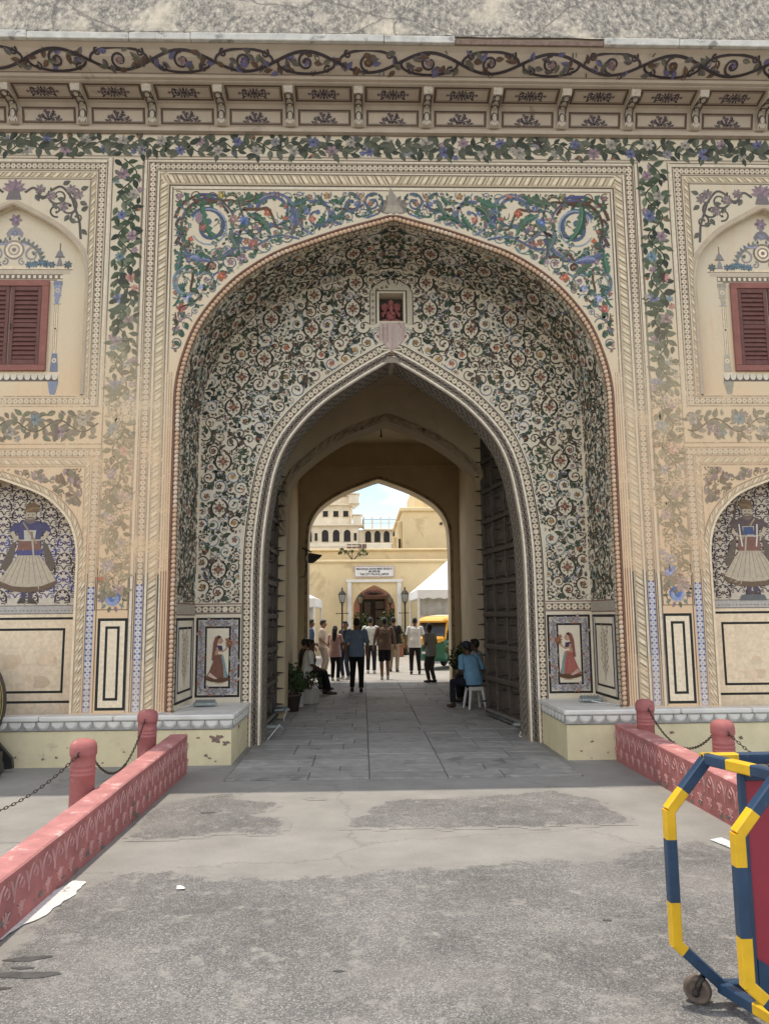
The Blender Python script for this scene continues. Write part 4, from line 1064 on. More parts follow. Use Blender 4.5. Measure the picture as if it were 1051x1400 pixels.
for x0, x1, z0, z1, k, kw in ((-3.55, 3.55, 8.345, 8.36, 'l', LN), (-3.5, 3.5, 8.315, 8.343, 'l', LT), (-3.48, 3.48, 8.298, 8.312, 'l', LN), (-3.36, 3.36, 8.165, 8.178, 'l', LN), (-3.34, 3.34, 8.142, 8.163, 'l', LT), (-3.17, 3.17, 7.945, 7.967, 'l', (.13, .10, .08)), (-3.14, 3.14, 7.905, 7.942, 'l', LT), (-3.13, 3.13, 7.888, 7.903, 'l', LN)):
    line_band(along(P, lambda a, t: (x0+a, t)), x1-x0, z0, z1, kw)
hex_band(along(P, lambda a, t: (-3.47+a, t)), 6.94, 8.185, 8.296, (.36, .30, .22), (.11, .08, .065), (.66, .57, .43))
leafrope_band(along(P, lambda a, t: (-3.32+a, t)), 3.32, 7.968, 8.14, -1); leafrope_band(along(P, lambda a, t: (3.32-a, t)), 3.32, 7.968, 8.14, -1)
P.build('border_mural', M['paint'], G)

# ---- spandrels over the great arch: acanthus scrolls, drawn on the left half in survey units and mirrored
arch_out = Path2(full(A_half, None)); ao = np.array([arch_out.at(a, .13) for a in np.linspace(0, arch_out.L, 200)])
aol = ao[(ao[:, 0] <= 0)]; aol = aol[np.argsort(aol[:, 0])]
def in_span(u, v):
    x = -abs(u)
    return x > -3.10 and v < 7.875 and (v > np.interp(x, aol[:, 0], aol[:, 1]) if x > aol[0, 0] else v > 5.2)
P = Paint(face, in_span, .10, seed=14)
kx, kz = .01035, .01115
for m in (-1, 1):
    F = lambda a, b, m=m: (m*(3.13-(a-234.5)*kx), 7.885-(b-261.5)*kz)      # a, b: survey units on the left spandrel
    Q = along(P, F); Q.inside = lambda a, b, F=F: in_span(*F(a, b))
    def arc(cx, cy, r, a0, a1, w, c, n=22, ry=None, tp=.45):
        pts = [(cx+r*math.cos(R(a0+(a1-a0)*i/n)), cy+(ry or r)*math.sin(R(a0+(a1-a0)*i/n))) for i in range(n+1)]
        Q.ribbon(pts, [1.25*w*(1-tp*abs(2*i/n-1)) for i in range(n+1)], tuple(k*.82 for k in c))
    def coil(cx, cy, r, a, turns, d, w, c, r1=.25): Q.spiral(cx, cy, R(a), r, turns, w*1.25, tuple(k*.82 for k in c), d, r1)
    def line(pts, w, c): 
        p = smooth_curve(pts, 5); Q.ribbon(p, [1.25*w*(1-.4*i/len(p)) for i in range(len(p))], tuple(k*.85 for k in c))
    # first great coil
    coil(284, 311, 27, -150, 1.15, 1, 5.2, (.13, .165, .25)); arc(284, 311, 24, -160, 150, 2.2, (.28, .34, .40)); arc(281, 309, 34, 150, 330, 4.2, BRN); arc(282, 309, 37, -120, -20, 3.0, (.13, .12, .22))
    arc(283, 310, 45, 20, 150, 3.6, (.13, .15, .24)); line([(238, 300), (244, 285), (255, 275), (268, 268)], 4, BRN); line([(240, 335), (246, 320), (240, 308), (246, 298)], 4.5, (.10, .075, .06))
    line([(246, 345), (254, 350), (264, 356), (284, 357), (306, 351), (322, 339), (330, 325)], 3.4, (.15, .17, .28)); coil(249, 328, 8, 60, 1.0, 1, 3.2, BRN); coil(256, 334, 6, 200, .9, -1, 2.4, BRN)
    line([(330, 312), (325, 325), (326, 345), (328, 352)], 3.2, (.14, .14, .15)); line([(316, 322), (326, 318), (335, 309), (342, 307)], 3.6, DK); line([(332, 314), (345, 325), (358, 331)], 3, (.16, .18, .22))
    line([(328, 340), (345, 338), (362, 329), (378, 322), (398, 325), (414, 328)], 3.0, (.16, .19, .26)); line([(288, 357), (296, 346), (306, 350), (324, 350)], 3.2, BRN)
    line([(262, 274), (278, 280), (300, 276), (318, 276), (326, 285), (331, 300)], 3.4, BRN); line([(268, 268), (286, 268), (300, 270)], 4, (.11, .12, .24))
    for c0, c1, bw, ww, col in (((277, 286), (297, 326), .16, 15, ACAN), ((322, 277), (354, 265), .08, 13, (.09, .12, .08)), ((342, 297), (366, 320), -.14, 12, ACAN), ((344, 345), (379, 336), .1, 13, ACAN), ((300, 387), (323, 366), .12, 9, ACAN), ((243, 368), (246, 343), .05, 12, ACAN), ((268, 362), (290, 380), -.12, 8, (.09, .12, .08)), ((243, 392), (256, 386), .1, 9, (.075, .12, .10)), ((262, 353), (284, 356), -.08, 8, (.19, .21, .33)), ((315, 318), (322, 336), .1, 9, (.11, .14, .13)),
                                ((398, 280), (420, 268), .1, 12, ACAN), ((407, 300), (427, 283), -.2, 11, (.09, .12, .08)), ((430, 309), (442, 290), .1, 9, ACAN), ((450, 303), (478, 303), -.18, 9, ACAN), ((465, 291), (476, 270), .1, 8, (.085, .115, .09)), ((382, 325), (408, 327), -.1, 8, (.15, .19, .30)), ((462, 276), (470, 268), .1, 7, ACAN), ((488, 296), (510, 289), .12, 6, ACAN), ((239, 415), (246, 398), .1, 7, ACAN), ((500, 280), (512, 272), .1, 6, ACAN), ((392, 275), (404, 279), .2, 8, ACAN)):
        Q.acanthus((c0[0]*1.12-c1[0]*.12, c0[1]*1.12-c1[1]*.12), (c1[0]*1.12-c0[0]*.12, c1[1]*1.12-c0[1]*.12), bw, ww*1.15, tuple(k*.9 for k in col))
    # second coil and the run of smaller coils towards the crown
    coil(372, 292, 24, -170, .75, 1, 4.2, (.14, .165, .26), .7); arc(372, 294, 29, -140, 40, 3, (.165, .19, .29)); line([(330, 287), (352, 287), (364, 286), (371, 298), (378, 312), (396, 312)], 3.6, BRN); line([(396, 283), (402, 300), (400, 318)], 3.6, (.14, .165, .26))
    line([(396, 322), (410, 300), (411, 325)], 3.0, (.2, .15, .12)); coil(432, 296, 22, -120, 1.1, 1, 3.8, (.14, .17, .25)); arc(430, 294, 26, 20, 200, 2.6, (.17, .195, .27)); line([(455, 286), (470, 286), (482, 286), (496, 280)], 3, BRN)
    coil(478, 279, 15, -100, 1.1, 1, 3.2, (.145, .17, .25)); coil(508, 277, 13, -60, 1.2, -1, 3, (.14, .165, .25)); line([(446, 300), (462, 306), (480, 306), (500, 298), (516, 292)], 2.8, (.13, .17, .26)); line([(520, 268), (522, 280), (516, 292)], 2.6, (.14, .15, .2))
    # lower tail
    arc(257, 384, 18, 60, 330, 3.4, (.17, .24, .29)); arc(258, 386, 15, 60, 330, 1.8, (.30, .36, .38)); line([(254, 364), (263, 366), (264, 380), (262, 396), (270, 398), (276, 404)], 3.2, BRN); coil(290, 365, 7, 180, .9, 1, 2.8, BRN); line([(282, 370), (286, 361), (292, 360)], 2.8, (.09, .07, .06)); line([(276, 404), (262, 414), (250, 418), (246, 430)], 2.2, BRN); coil(250, 428, 7, 0, 1, 1, 1.6, MAUVE); line([(240, 455), (244, 440), (242, 425)], 1.8, BRN); Q.leaf(243, 450, -1, 9, 5, MAUVE); Q.leaf(240, 470, -1.2, 9, 5, (.3, .2, .15)); Q.leaf(246, 436, -.4, 8, 5, MAUVE)
    # blossoms
    for x, y, r, n, c in ((242, 269, 7, 5, MAUVE), (276, 312, 5.5, 6, (.26, .12, .10)), (317, 301, 6.5, 5, (.30, .2, .17)), (345, 334, 7, 5, (.32, .14, .11)), (330, 354, 7, 4, MAUVE), (303, 377, 6.5, 5, RUST), (300, 268, 5, 5, (.30, .24, .08)), (332, 303, 7, 8, (.11, .16, .31)), (364, 291, 6, 4, RUST), (376, 267, 5, 4, (.33, .15, .11)), (353, 315, 4, 6, BLUE), (277, 392, 5, 5, LILAC), (258, 405, 6, 7, LILAC), (250, 419, 6, 4, (.36, .13, .105)), (258, 356, 4, 4, MAUVE), (260, 328, 4, 4, RUST), (254, 315, 3, 4, RUST), (340, 284, 4.5, 5, BLUE), (398, 298, 5.5, 7, BLUE), (388, 283, 3, 4, RUST), (388, 299, 3.5, 4, RUST), (425, 300, 5, 4, (.34, .15, .11)), (445, 268, 5, 5, (.33, .20, .10)), (418, 290, 5, 6, BLUE), (420, 322, 4, 5, TEAL), (452, 292, 5, 7, BLUE), (505, 278, 4, 5, (.3, .16, .12)), (492, 268, 4, 5, (.3, .2, .12)), (486, 279, 4, 6, BLUE), (344, 350, 3, 4, ACAN), (306, 341, 3, 5, TEAL)):
        Q.flower(x, y, r, n, c, tuple(min(1, k*1.7) for k in c), None, tuple(k*.5 for k in c))
    Q.poly([(266, 296), (271, 290), (275, 296), (275, 304), (270, 308), (266, 303)], MAUVE)
    # thin tendrils and grasses
    rg = random.Random(77)
    for x, y in ((300, 312), (304, 318), (296, 300), (320, 340), (290, 330), (350, 310), (384, 300), (390, 312), (440, 300), (470, 300), (268, 385), (250, 378), (310, 365), (360, 335), (405, 290), (460, 300), (270, 340), (300, 345), (255, 305), (412, 280), (248, 312), (500, 290), (372, 300)):
        a = rg.uniform(0, 360)
        line([(x, y), (x+6*math.cos(R(a)), y+6*math.sin(R(a))), (x+12*math.cos(R(a+30)), y+12*math.sin(R(a+30)))], 1.1, SAGE); Q.leaf(x, y, R(a+60), 6, 3.2, SAGE, False); coil(x+4, y+4, 3.4, a, .9, 1, 1.1, TEAL)
hold = [(3.13-(a-234.5)*kx, 7.885-(b-261.5)*kz, r*.0107) for a, b, r in ((284, 311, 37), (372, 292, 21), (432, 296, 19), (478, 279, 13), (508, 277, 11), (257, 384, 16))]
scroll_fill([xform(P, 0, 0, 0, 1, 1), xform(P, 0, 0, 0, 1, -1)], lambda u, v: in_span(u, v) and in_span(u+.02, v+.03) and in_span(u-.02, v-.04) and u > .16, (.12, 3.10, 5.5, 7.88), [], 51, .14, .95, hold,
    [(.13, .165, .25), (.13, .18, .20), (.105, .14, .20), BRN, (.10, .12, .16), (.15, .20, .215)], (ACAN, (.075, .11, .08), ACAN, (.11, .15, .11)), (MAUVE, (.26, .16, .13), (.28, .14, .105), (.2, .14, .13), (.16, .18, .26), MAUVE))
P.inside = None
# the bud at the crown of the arch
for a in range(9):
    q = PI*(a/8); P.leaf(0, 7.60, q, .25, .12, (.19, .165, .135))
P.leaf(0, 7.52, PI/2, .42, .17, (.27, .24, .20)); P.disc(0, 7.62, .06, (.21, .19, .155), 9)
P.poly([(-.14, 7.56), (.14, 7.56), (.09, 7.67), (-.09, 7.67)], (.33, .29, .23))
P.build('spandrel_mural', M['paint'], G)

# ---- side bays: spandrel sprays, window pavilion, alcove arch
U_out = Path2(full(U_half, 4.88, BX)); uo = np.array([U_out.at(a, .10) for a in np.linspace(0, U_out.L, 240)])
uz = lambda x: float(np.interp(x, uo[:, 0], uo[:, 1])) if uo[0, 0]+.02 < x < uo[-1, 0]-.02 else 99
upx = np.array(sorted([(x, z) for x, z in uo if z > 6.3])); 
def in_up(u, v):
    x = abs(u); return 4.31 < x < 6.41 and v < 8.02 and v > np.interp(x, upx[:, 0], upx[:, 1])+.02 and v > 6.75
P = Paint(face, in_up, .10, seed=15)
for s in (-1, 1):
    for m in (-1, 1):
        Q = xform(P, s*BX, 0, 0, 1, s*m); c = (.105, .095, .085)
        Q.spiral(.62, 7.78, 2.6, .15, 1.1, .036, c, 1); Q.spiral(.40, 7.86, .4, .12, .9, .03, c, -1); Q.spiral(.76, 7.62, 1.2, .14, 1.1, .034, c, -1); Q.spiral(.84, 7.84, 4.0, .10, 1., .028, c, 1); Q.spiral(.90, 7.46, 2.0, .10, 1.1, .028, c, 1); Q.spiral(.6, 7.56, 5., .1, 1., .028, c, -1)
        Q.ribbon(smooth_curve([(.15, 7.83), (.28, 7.90), (.40, 7.74), (.52, 7.86), (.66, 7.92), (.80, 7.76), (.86, 7.60), (.93, 7.40), (.955, 7.18), (.99, 6.95)], 5), .034, c)
        rg = random.Random(9)
        for x, y, a in ((.22, 7.93, 1), (.30, 7.80, -1), (.37, 7.97, .8), (.48, 7.95, 2), (.55, 7.68, -1), (.68, 7.95, .6), (.72, 7.72, 3), (.82, 7.94, 1.2), (.93, 7.88, .3), (.93, 7.70, -.6), (.95, 7.56, .5), (.88, 7.38, 2.6), (.96, 7.28, -.8), (.98, 7.12, -1.3), (.64, 7.45, -1.2), (.45, 7.62, -1.8), (.78, 7.50, -2), (.99, 7.42, 0), (.86, 7.25, 3.4), (.98, 7.02, -1.4)): Q.leaf(x, y, a, .12, .075, (.12, .115, .095))
        for x, y in ((.90, 7.80), (.52, 7.78), (.70, 7.62), (.36, 7.88), (.80, 7.88)): Q.flower(x, y, .075, 7, (.22, .18, .175), (.3, .22, .2))
    Q = xform(P, s*BX, 7.72, 0, 1, s); Q.inside = None; Q.wear = .1
    for t in range(7): Q.leaf(0, .16, R(30*t), .17, .08, MAUVE)
    Q.poly([(-.11, 0), (.11, 0), (.06, .17), (-.06, .17)], (.22, .19, .19))
# faded sprigs round the lower alcove
L_out = Path2(full(L_half, .64, BX)); lo = np.array(sorted([tuple(L_out.at(a, .13)) for a in np.linspace(0, L_out.L, 240)])); lo = lo[lo[:, 1] > 2.3]
P.inside = lambda u, v: 4.22 < abs(u) < 6.5 and 2.75 < v < 3.86 and v > np.interp(abs(u), lo[:, 0], lo[:, 1])
P.wear = .30
for s in (-1, 1):
    rg = random.Random(31)
    for i in range(420):
        x, y = rg.uniform(.0, 1.12), rg.uniform(2.8, 3.86); a = rg.uniform(0, 6.3); c = rg.choice((BRN, (.2, .16, .12), SAGE, MAUVE))
        for m in (-1, 1):
            Q = xform(P, s*BX, 0, 0, 1, m*s)
            if i % 3: Q.leaf(x, y, a, .1, .055, c, False)
            else: Q.spiral(x, y, a, .05, .9, .016, c); 
            if i % 9 == 0: Q.flower(x, y, .06, 6, c, OCH)
P.inside = None
# alcove arch borders
for s in (-1, 1):
    Lp = Path2(full(L_half, .64, BX)); Q = along(P, lambda a, t, s=s, Lp=Lp: (s*Lp.at(a, t)[0], Lp.at(a, t)[1])); Q.wear = .25
    line_band(Q, Lp.L, .0, .03, (.78, .66, .47), .1); line_band(Q, Lp.L, .032, .04, LN, .1); Q.wear = .34
    leafrope_band(Q, Lp.L, .042, .105, 1); line_band(Q, Lp.L, .106, .118, LN, .1)
P.build('bay_mural', M['paint'], G)
# dado panels on the piers
P = Paint(face, None, .06, seed=16)
BK = (.030, .034, .030)
for s in (-1, 1):
    a, b = sorted((s*3.555, s*3.945)); P.rect(a+.02, b-.02, .69, 1.83, (.78, .655, .48), 3); P.frame(a, b, .665, 1.85, .036, BK, n=3); a, b = sorted((s*3.655, s*3.845)); P.frame(a, b, .79, 1.745, .034, BK, n=3)
    a, b = sorted((s*3.56, s*3.965)); P.rect(a, b, 1.955, 1.967, LN)
P.build('pier_dado_mural', M['paint'], G)

# ---- alcove murals: dense blue and black scrolls, guards, dado
al = lambda u, v, o: (u, .26-o, v)
P = Paint(al, None, .05, seed=17)
P.rect(-BX-1.2, -BX+1.2, 1.98, 3.85, (.58, .51, .41), 8); P.rect(BX-1.2, BX+1.2, 1.98, 3.85, (.56, .49, .39), 8)
zL2 = zfun(L_half)
for s in (-1, 1):
    P.inside = lambda u, v, s=s: abs(abs(u)-BX) < 1.09 and 2.04 < v < zL2(abs(u)-BX)+.02 if abs(abs(u)-BX) < 1.09 else False
    c1 = (.10, .10, .24) if s < 0 else (.085, .07, .075); c2 = (.075, .06, .07); pu, pv = .21, .25
    for i in range(-6, 7):
        for k in range(8):
            u, v = s*BX+pu*i, 2.12+pv*k+(pv/2 if i % 2 else 0); cc = c1 if (i+k) % 2 and v < 2.9 else c2
            for m in (-1, 1):
                Q = xform(P, u, v, 0, 1, m)
                Q.spiral(.052, .0, 1.57, .048, 1.05, .018, cc, -1); Q.ribbon([(.0, -.11), (.03, -.06), (.1, -.05), (.1, .03), (.06, .09), (0, .12)], .014, cc); Q.leaf(.02, .07, .9, .05, .03, c2, False); Q.spiral(.075, -.09, 4, .026, .9, .011, cc, 1); Q.leaf(.07, .10, .3, .04, .025, c2, False); Q.leaf(.085, -.02, -.9, .035, .02, c2, False)
            P.flower(u, v+.005, .028, 5, (.13, .08, .07) if s > 0 else (.10, .08, .14), OCH, .3, None)
P.inside = None
for s in (-1, 1):
    a, b = sorted((s*(BX-1.09), s*(BX+1.09)))
    P.rect(a, b, 1.925, 2.02, (.45, .42, .38), 6); dots_band(along(P, lambda q, t, a=a: (a+q, t)), b-a, 1.945, 1.975, (.45, .42, .38), (.22, .2, .19)); P.rect(a, b, 2.02, 2.032, (.2, .17, .15)); P.rect(a, b, 1.912, 1.924, (.2, .17, .15))
    P.rect(a, b, .55, 1.91, (.80, .65, .46), 6); P.frame(a+.045, b-.045, .74, 1.87, .032, BK, n=5); P.frame(a+.19, b-.19, .87, 1.725, .032, BK, n=5)
    rg = random.Random(4)
    for i in range(9):
        x, y, q = rg.uniform(a+.3, b-.3), rg.uniform(.98, 1.4), rg.uniform(.05, .14); Q = xform(P, x, y, 0, q); Q.wear = .42; Q.poly([(math.cos(t)*(1+.3*math.sin(3*t+i)), math.sin(t)*(1+.25*math.cos(2*t))) for t in np.linspace(0, 6.0, 11)], (.76, .53, .33))
# guards
for s in (-1, 1):
    Q = xform(P, -4.995 if s < 0 else 4.93, 2.08, 0, .98, -s); Q.j = .06; Q.lift = .0045
    Q.wear = .17; coat = (.05, .05, .135) if s < 0 else (.09, .06, .07); sk = (.46, .39, .29); sash = (.20, .09, .07)
    Q.poly([(-.07, 0), (-.02, 0), (-.01, .16), (-.08, .16)], (.05, .05, .10)); Q.poly([(.02, .0), (.075, 0), (.08, .16), (.01, .16)], (.07, .05, .08)); Q.poly([(-.13, -.02), (-.02, -.02), (-.02, .04), (-.09, .05)], DK); Q.poly([(.02, -.02), (.15, -.03), (.09, .045), (.02, .04)], DK)
    Q.poly([(-.40, .26), (-.36, .20), (-.2, .145), (0, .13), (.2, .145), (.36, .20), (.41, .27), (.30, .33), (0, .28), (-.3, .33)], (.135, .085, .055))
    Q.poly([(-.385, .29), (-.2, .215), (0, .20), (.2, .215), (.39, .29), (.22, .55), (.13, .66), (-.13, .66), (-.22, .55)], sk)
    for t in (-.3, -.22, -.14, -.06, .02, .1, .18, .26): Q.ribbon([(t*1.15, .25), (t*.8, .45), (t*.45, .65)], .010, (.30, .24, .17))
    Q.poly([(-.16, .64), (.16, .64), (.17, .72), (-.17, .72)], (.06, .065, .20) if s < 0 else sash); Q.poly([(-.165, .71), (.165, .71), (.14, .88), (-.14, .88)], sash)
    for q in (-1, 1):
        Q.poly([(q*.18, .84), (q*.24, .80), (q*.33, .60), (q*.38, .48), (q*.31, .42), (q*.24, .52), (q*.2, .66)], (.11, .085, .07))
        Q.poly([(q*.12, 1.08), (q*.22, 1.10), (q*.285, 1.00), (q*.27, .93), (q*.14, .97)], coat); Q.ribbon([(q*.25, .97), (q*.2, .88), (q*.08, .86), (0, .92)], [.06, .055, .05, .05], sk)
    Q.poly([(-.15, .86), (.15, .86), (.17, 1.04), (.12, 1.12), (-.12, 1.12), (-.17, 1.04)], coat); Q.poly([(-.07, .84), (.07, .84), (.085, .99), (-.085, .99)], (.50, .46, .40)); Q.ribbon([(-.1, 1.1), (.0, .95), (.1, .80)], .022, (.3, .24, .14))
    Q.ribbon([(.03, .92), (.07, .6), (.16, .17)], [.026, .022, .014], (.45, .40, .33)); Q.ribbon([(.02, .97), (.04, .86)], .035, (.26, .18, .1))
    Q.disc(0, 1.20, .075, sk, 12, .095); Q.poly([(-.08, 1.16), (-.06, 1.10), (0, 1.075), (.06, 1.10), (.08, 1.16), (.03, 1.145), (-.03, 1.145)], (.16, .12, .10)); Q.disc(-.03, 1.205, .011, DK, 5); Q.disc(.03, 1.205, .011, DK, 5); Q.ribbon([(-.05, 1.16), (0, 1.168), (.05, 1.16)], .014, DK)
    Q.poly([(-.095, 1.24), (.09, 1.24), (.115, 1.33), (.04, 1.385), (-.06, 1.36)], (.17, .105, .06)); Q.ribbon([(-.09, 1.25), (.02, 1.30), (.11, 1.30)], .03, (.24, .16, .08))
    if s > 0: Q.ribbon([(-.13, 1.02), (-.12, .85), (-.10, .70)], .02, (.6, .58, .54)); Q.ribbon([(.13, 1.02), (.12, .85), (.10, .70)], .02, (.6, .58, .54)); Q.poly([(-.08, .87), (.08, .87), (.07, .98), (-.07, .98)], (.04, .08, .2)); Q.ribbon([(.26, .9), (.19, 1.12), (.15, 1.35)], .03, (.09, .06, .05)); Q.poly([(-.2, -.06), (.2, -.06), (.16, .02), (-.16, .02)], (.11, .12, .13))
P.build('alcove_mural', M['npaint'], G)

# ---- painted pavilion round each window, and the shuttered window itself
bp = lambda u, v, o: (u, .10-o, v)
P = Paint(bp, None, .10, seed=18)
for s in (-1, 1):
    cb = (.24, .26, .33) if s < 0 else (.40, .36, .28); st = (.76, .63, .45); sh = (.20, .16, .12); gr = (.26, .25, .25)
    Q0 = xform(P, s*BX, 0, 0, 1, 1)
    Q0.rect(-.83, .83, 6.73, 6.775, st, 4); Q0.rect(-.83, .83, 6.72, 6.735, sh, 4); Q0.rect(-.80, .80, 6.66, 6.725, (.52, .44, .33), 4); Q0.rect(-.70, .70, 6.585, 6.66, (.20, .15, .11), 4)
    for i in range(19): Q0.rect(-.70+.075*i+.012, -.70+.075*i+.05, 6.60, 6.645, (.70, .63, .50))
    Q0.rect(-.62, .62, 6.565, 6.58, sh, 4)
    Q0.rect(-.72, .72, 5.20, 5.235, st, 4); Q0.rect(-.70, .70, 5.10, 5.20, (.16, .13, .11), 4)
    for i in range(15): 
        c = -.655+.0936*i; Q0.poly([(c-.043, 5.20)]+[(c+.043*math.cos(t), 5.175-.055*math.sin(t)) for t in np.linspace(PI, 0, 7)]+[(c+.043, 5.20)], (.68, .62, .50), .06)
    for m in (-1, 1):
        Q = xform(P, s*BX, 0, 0, 1, m)
        Q.rect(.60, .605, 5.3, 6.3, sh, 4, vert=True); Q.rect(.605, .65, 5.56, 6.20, st, 4, vert=True); Q.rect(.62, .632, 5.56, 6.2, (.40, .33, .24), 4, vert=True); Q.rect(.65, .658, 5.3, 6.3, (.34, .27, .19), 4, vert=True)
        Q.poly([(.575, 6.56), (.70, 6.56), (.70, 6.50), (.575, 6.50)], cb); Q.poly([(.585, 6.50), (.69, 6.50), (.68, 6.36), (.65, 6.22), (.615, 6.22), (.595, 6.36)], cb); Q.disc(.637, 6.42, .034, st, 10); Q.disc(.637, 6.42, .017, cb, 8)
        for z in (6.495, 6.345, 6.225): Q.rect(.57+.01, .70-.005, z, z+.018, (.60, .56, .50)); Q.rect(.58, .695, z-.008, z, sh)
        Q.poly([(.58, 5.24), (.69, 5.24), (.685, 5.34), (.67, 5.50), (.60, 5.50), (.59, 5.34)], cb); Q.disc(.635, 5.40, .034, st, 10); Q.disc(.635, 5.40, .016, cb, 8)
        for z in (5.25, 5.33, 5.49): Q.rect(.58, .69, z, z+.016, (.60, .56, .50))
        Q.disc(.628, 5.86, .035, st, 8); Q.disc(.628, 5.86, .018, sh, 6)
        Q.poly([(.56, 5.10), (.71, 5.10), (.69, 5.02), (.67, 4.93), (.64, 4.885), (.61, 4.885), (.59, 4.95), (.575, 5.03)], cb); 
        for z in (5.03, 4.97, 4.91): Q.rect(.578, .685, z, z+.014, (.62, .58, .52))
        # finial and leafy crest
        Q.poly([(.60, 6.78), (.69, 6.78), (.67, 6.86), (.655, 6.90), (.635, 6.90), (.62, 6.86)], gr); Q.poly([(.585, 6.92), (.70, 6.92), (.675, 6.99), (.645, 7.02), (.61, 6.99)], gr); Q.rect(.575, .712, 6.905, 6.925, sh); Q.ribbon([(.644, 7.0), (.644, 7.12)], .012, sh)
        Q.flower(.76, 6.80, .06, 7, (.12, .14, .13), TEAL); Q.flower(.54, 6.80, .05, 6, (.12, .14, .16), TEAL)
        Q.spiral(.26, 6.95, 0, .13, 1.2, .03, gr, 1); arc_ = [(.0+.40*math.cos(t), 6.80+.36*math.sin(t)) for t in np.linspace(.05, 1.35, 14)]; Q.ribbon(arc_, .036, (.24, .22, .20))
        for t in np.linspace(.1, 1.4, 9): Q.leaf(.40*math.cos(t), 6.80+.36*math.sin(t), t+.3, .07, .035, (.15, .18, .17), False)
        for x, y in ((.38, 6.83), (.46, 6.81), (.30, 6.81), (.22, 6.80)): Q.flower(x, y, .055, 7, (.12, .17, .20), TEAL)
        Q.spiral(.12, 6.84, 1.5, .055, 1.0, .02, gr, 1); Q.leaf(.26, 6.95, .5, .07, .05, (.12, .15, .13)); Q.spiral(.13, 7.14, 3.6, .04, .9, .016, gr, 1); Q.ribbon([(.06, 7.12), (.15, 7.10), (.24, 7.12)], .02, LILAC)
    Q0.disc(0, 7.02, .145, (.25, .21, .18), 18); Q0.disc(0, 7.02, .118, st, 18); Q0.disc(0, 7.02, .085, (.30, .26, .23), 16); Q0.disc(0, 7.02, .062, st, 14); Q0.disc(0, 7.02, .03, (.2, .17, .15), 10)
    Q0.poly([(-.10, 7.20), (-.12, 7.27), (-.07, 7.34), (0, 7.37), (.07, 7.34), (.12, 7.27), (.10, 7.20), (.06, 7.24), (-.06, 7.24)], gr); Q0.flower(0, 7.27, .05, 6, (.2, .2, .25), LILAC); Q0.rect(-.03, .03, 7.37, 7.43, gr); Q0.flower(0, 7.47, .085, 6, MAUVE, LILAC, .5)
P.build('pavilion_mural', M['paint'], G)

def window(s):
    r = link('window', None, G, (s*BX, .10, 0)); x1 = .53; z0, z1 = 5.245, 6.555
    m = MB(); d = -.045
    m.bbox(-x1, x1, d, -.004, z1-.085, z1, .006); m.bbox(-x1, x1, d, -.004, z0, z0+.085, .006); m.bbox(-x1, -x1+.095, d, -.004, z0+.086, z1-.086, .006); m.bbox(x1-.095, x1, d, -.004, z0+.086, z1-.086, .006)
    m.build('window_frame', M['shutframe'], r)
    sme = None
    for q in (-1, 1):
        a, b = (.012, x1-.099) if q > 0 else (-x1+.099, -.012); m = MB(); zb, zt = z0+.09, z1-.09; zm = (zb+zt)/2
        w_ = .05; y0, y1 = -.034, -.01
        m.bbox(a, a+w_, y0, y1, zb, zt, .004); m.bbox(b-w_, b, y0, y1, zb, zt, .004)
        for zc, h in ((zb+.035, .07), (zt-.03, .06), (zm, .06)): m.bbox(a+w_+.001, b-w_-.001, y0, y1, zc-h/2, zc+h/2, .004)
        m.box(a+w_, b-w_, -.009, -.005, zb, zt)
        m.build('shutter', M['shutter'], r)
        if q > 0:
            m = MB(); m.tube([(a+.02, -.036, zm-.06), (a+.02, -.052, zm-.04), (a+.02, -.052, zm+.0), (a+.02, -.036, zm+.02)], .006, 6); m.build('handle', M['iron'], r)
        for (c0, c1) in ((zb+.075, zm-.035), (zm+.035, zt-.065)):
            n = 7
            for i in range(n):
                z = c0+(c1-c0)*(i+.5)/n
                if sme is None:
                    k = MB(); W_ = (b-a-2*w_)/2-.002
                    k.add([(-W_, -.024, -.028), (W_, -.024, -.028), (W_, -.018, -.031), (-W_, -.018, -.031), (-W_, -.002, .026), (W_, -.002, .026), (W_, .004, .024), (-W_, .004, .024)], [(0, 1, 5, 4), (1, 2, 6, 5), (2, 3, 7, 6), (3, 0, 4, 7), (4, 5, 6, 7), (3, 2, 1, 0)])
                    sme = k.mesh('slat', M['shutter'])
                link('slat', sme, r, ((a+b)/2, -.010, z), (rng.uniform(-.08, .08), 0, 0))
    return r
for s in (-1, 1): window(s)
# moulded edge of the window recess
for s in (-1, 1):
    Pp = Path2([(s*x, z) for x, z in full(U_half, 4.88, BX)]); n = int(Pp.L/.05); m = MB(); pts = []
    for i in range(n+1):
        a = Pp.L*i/n
        for off, y in ((0, .04), (0, -.012), (.02, -.03), (.045, -.02), (.05, -.006), (.085, -.004), (.09, .002)): 
            q = Pp.at(a, off*s); pts.append((q[0], y, q[1]))
    m.add(pts, [(i*7+k, i*7+k+1, (i+1)*7+k+1, (i+1)*7+k) for i in range(n) for k in range(6)]); m.build('recess_moulding', M['mould'] if 'mould' in M else M['cornice'], G)

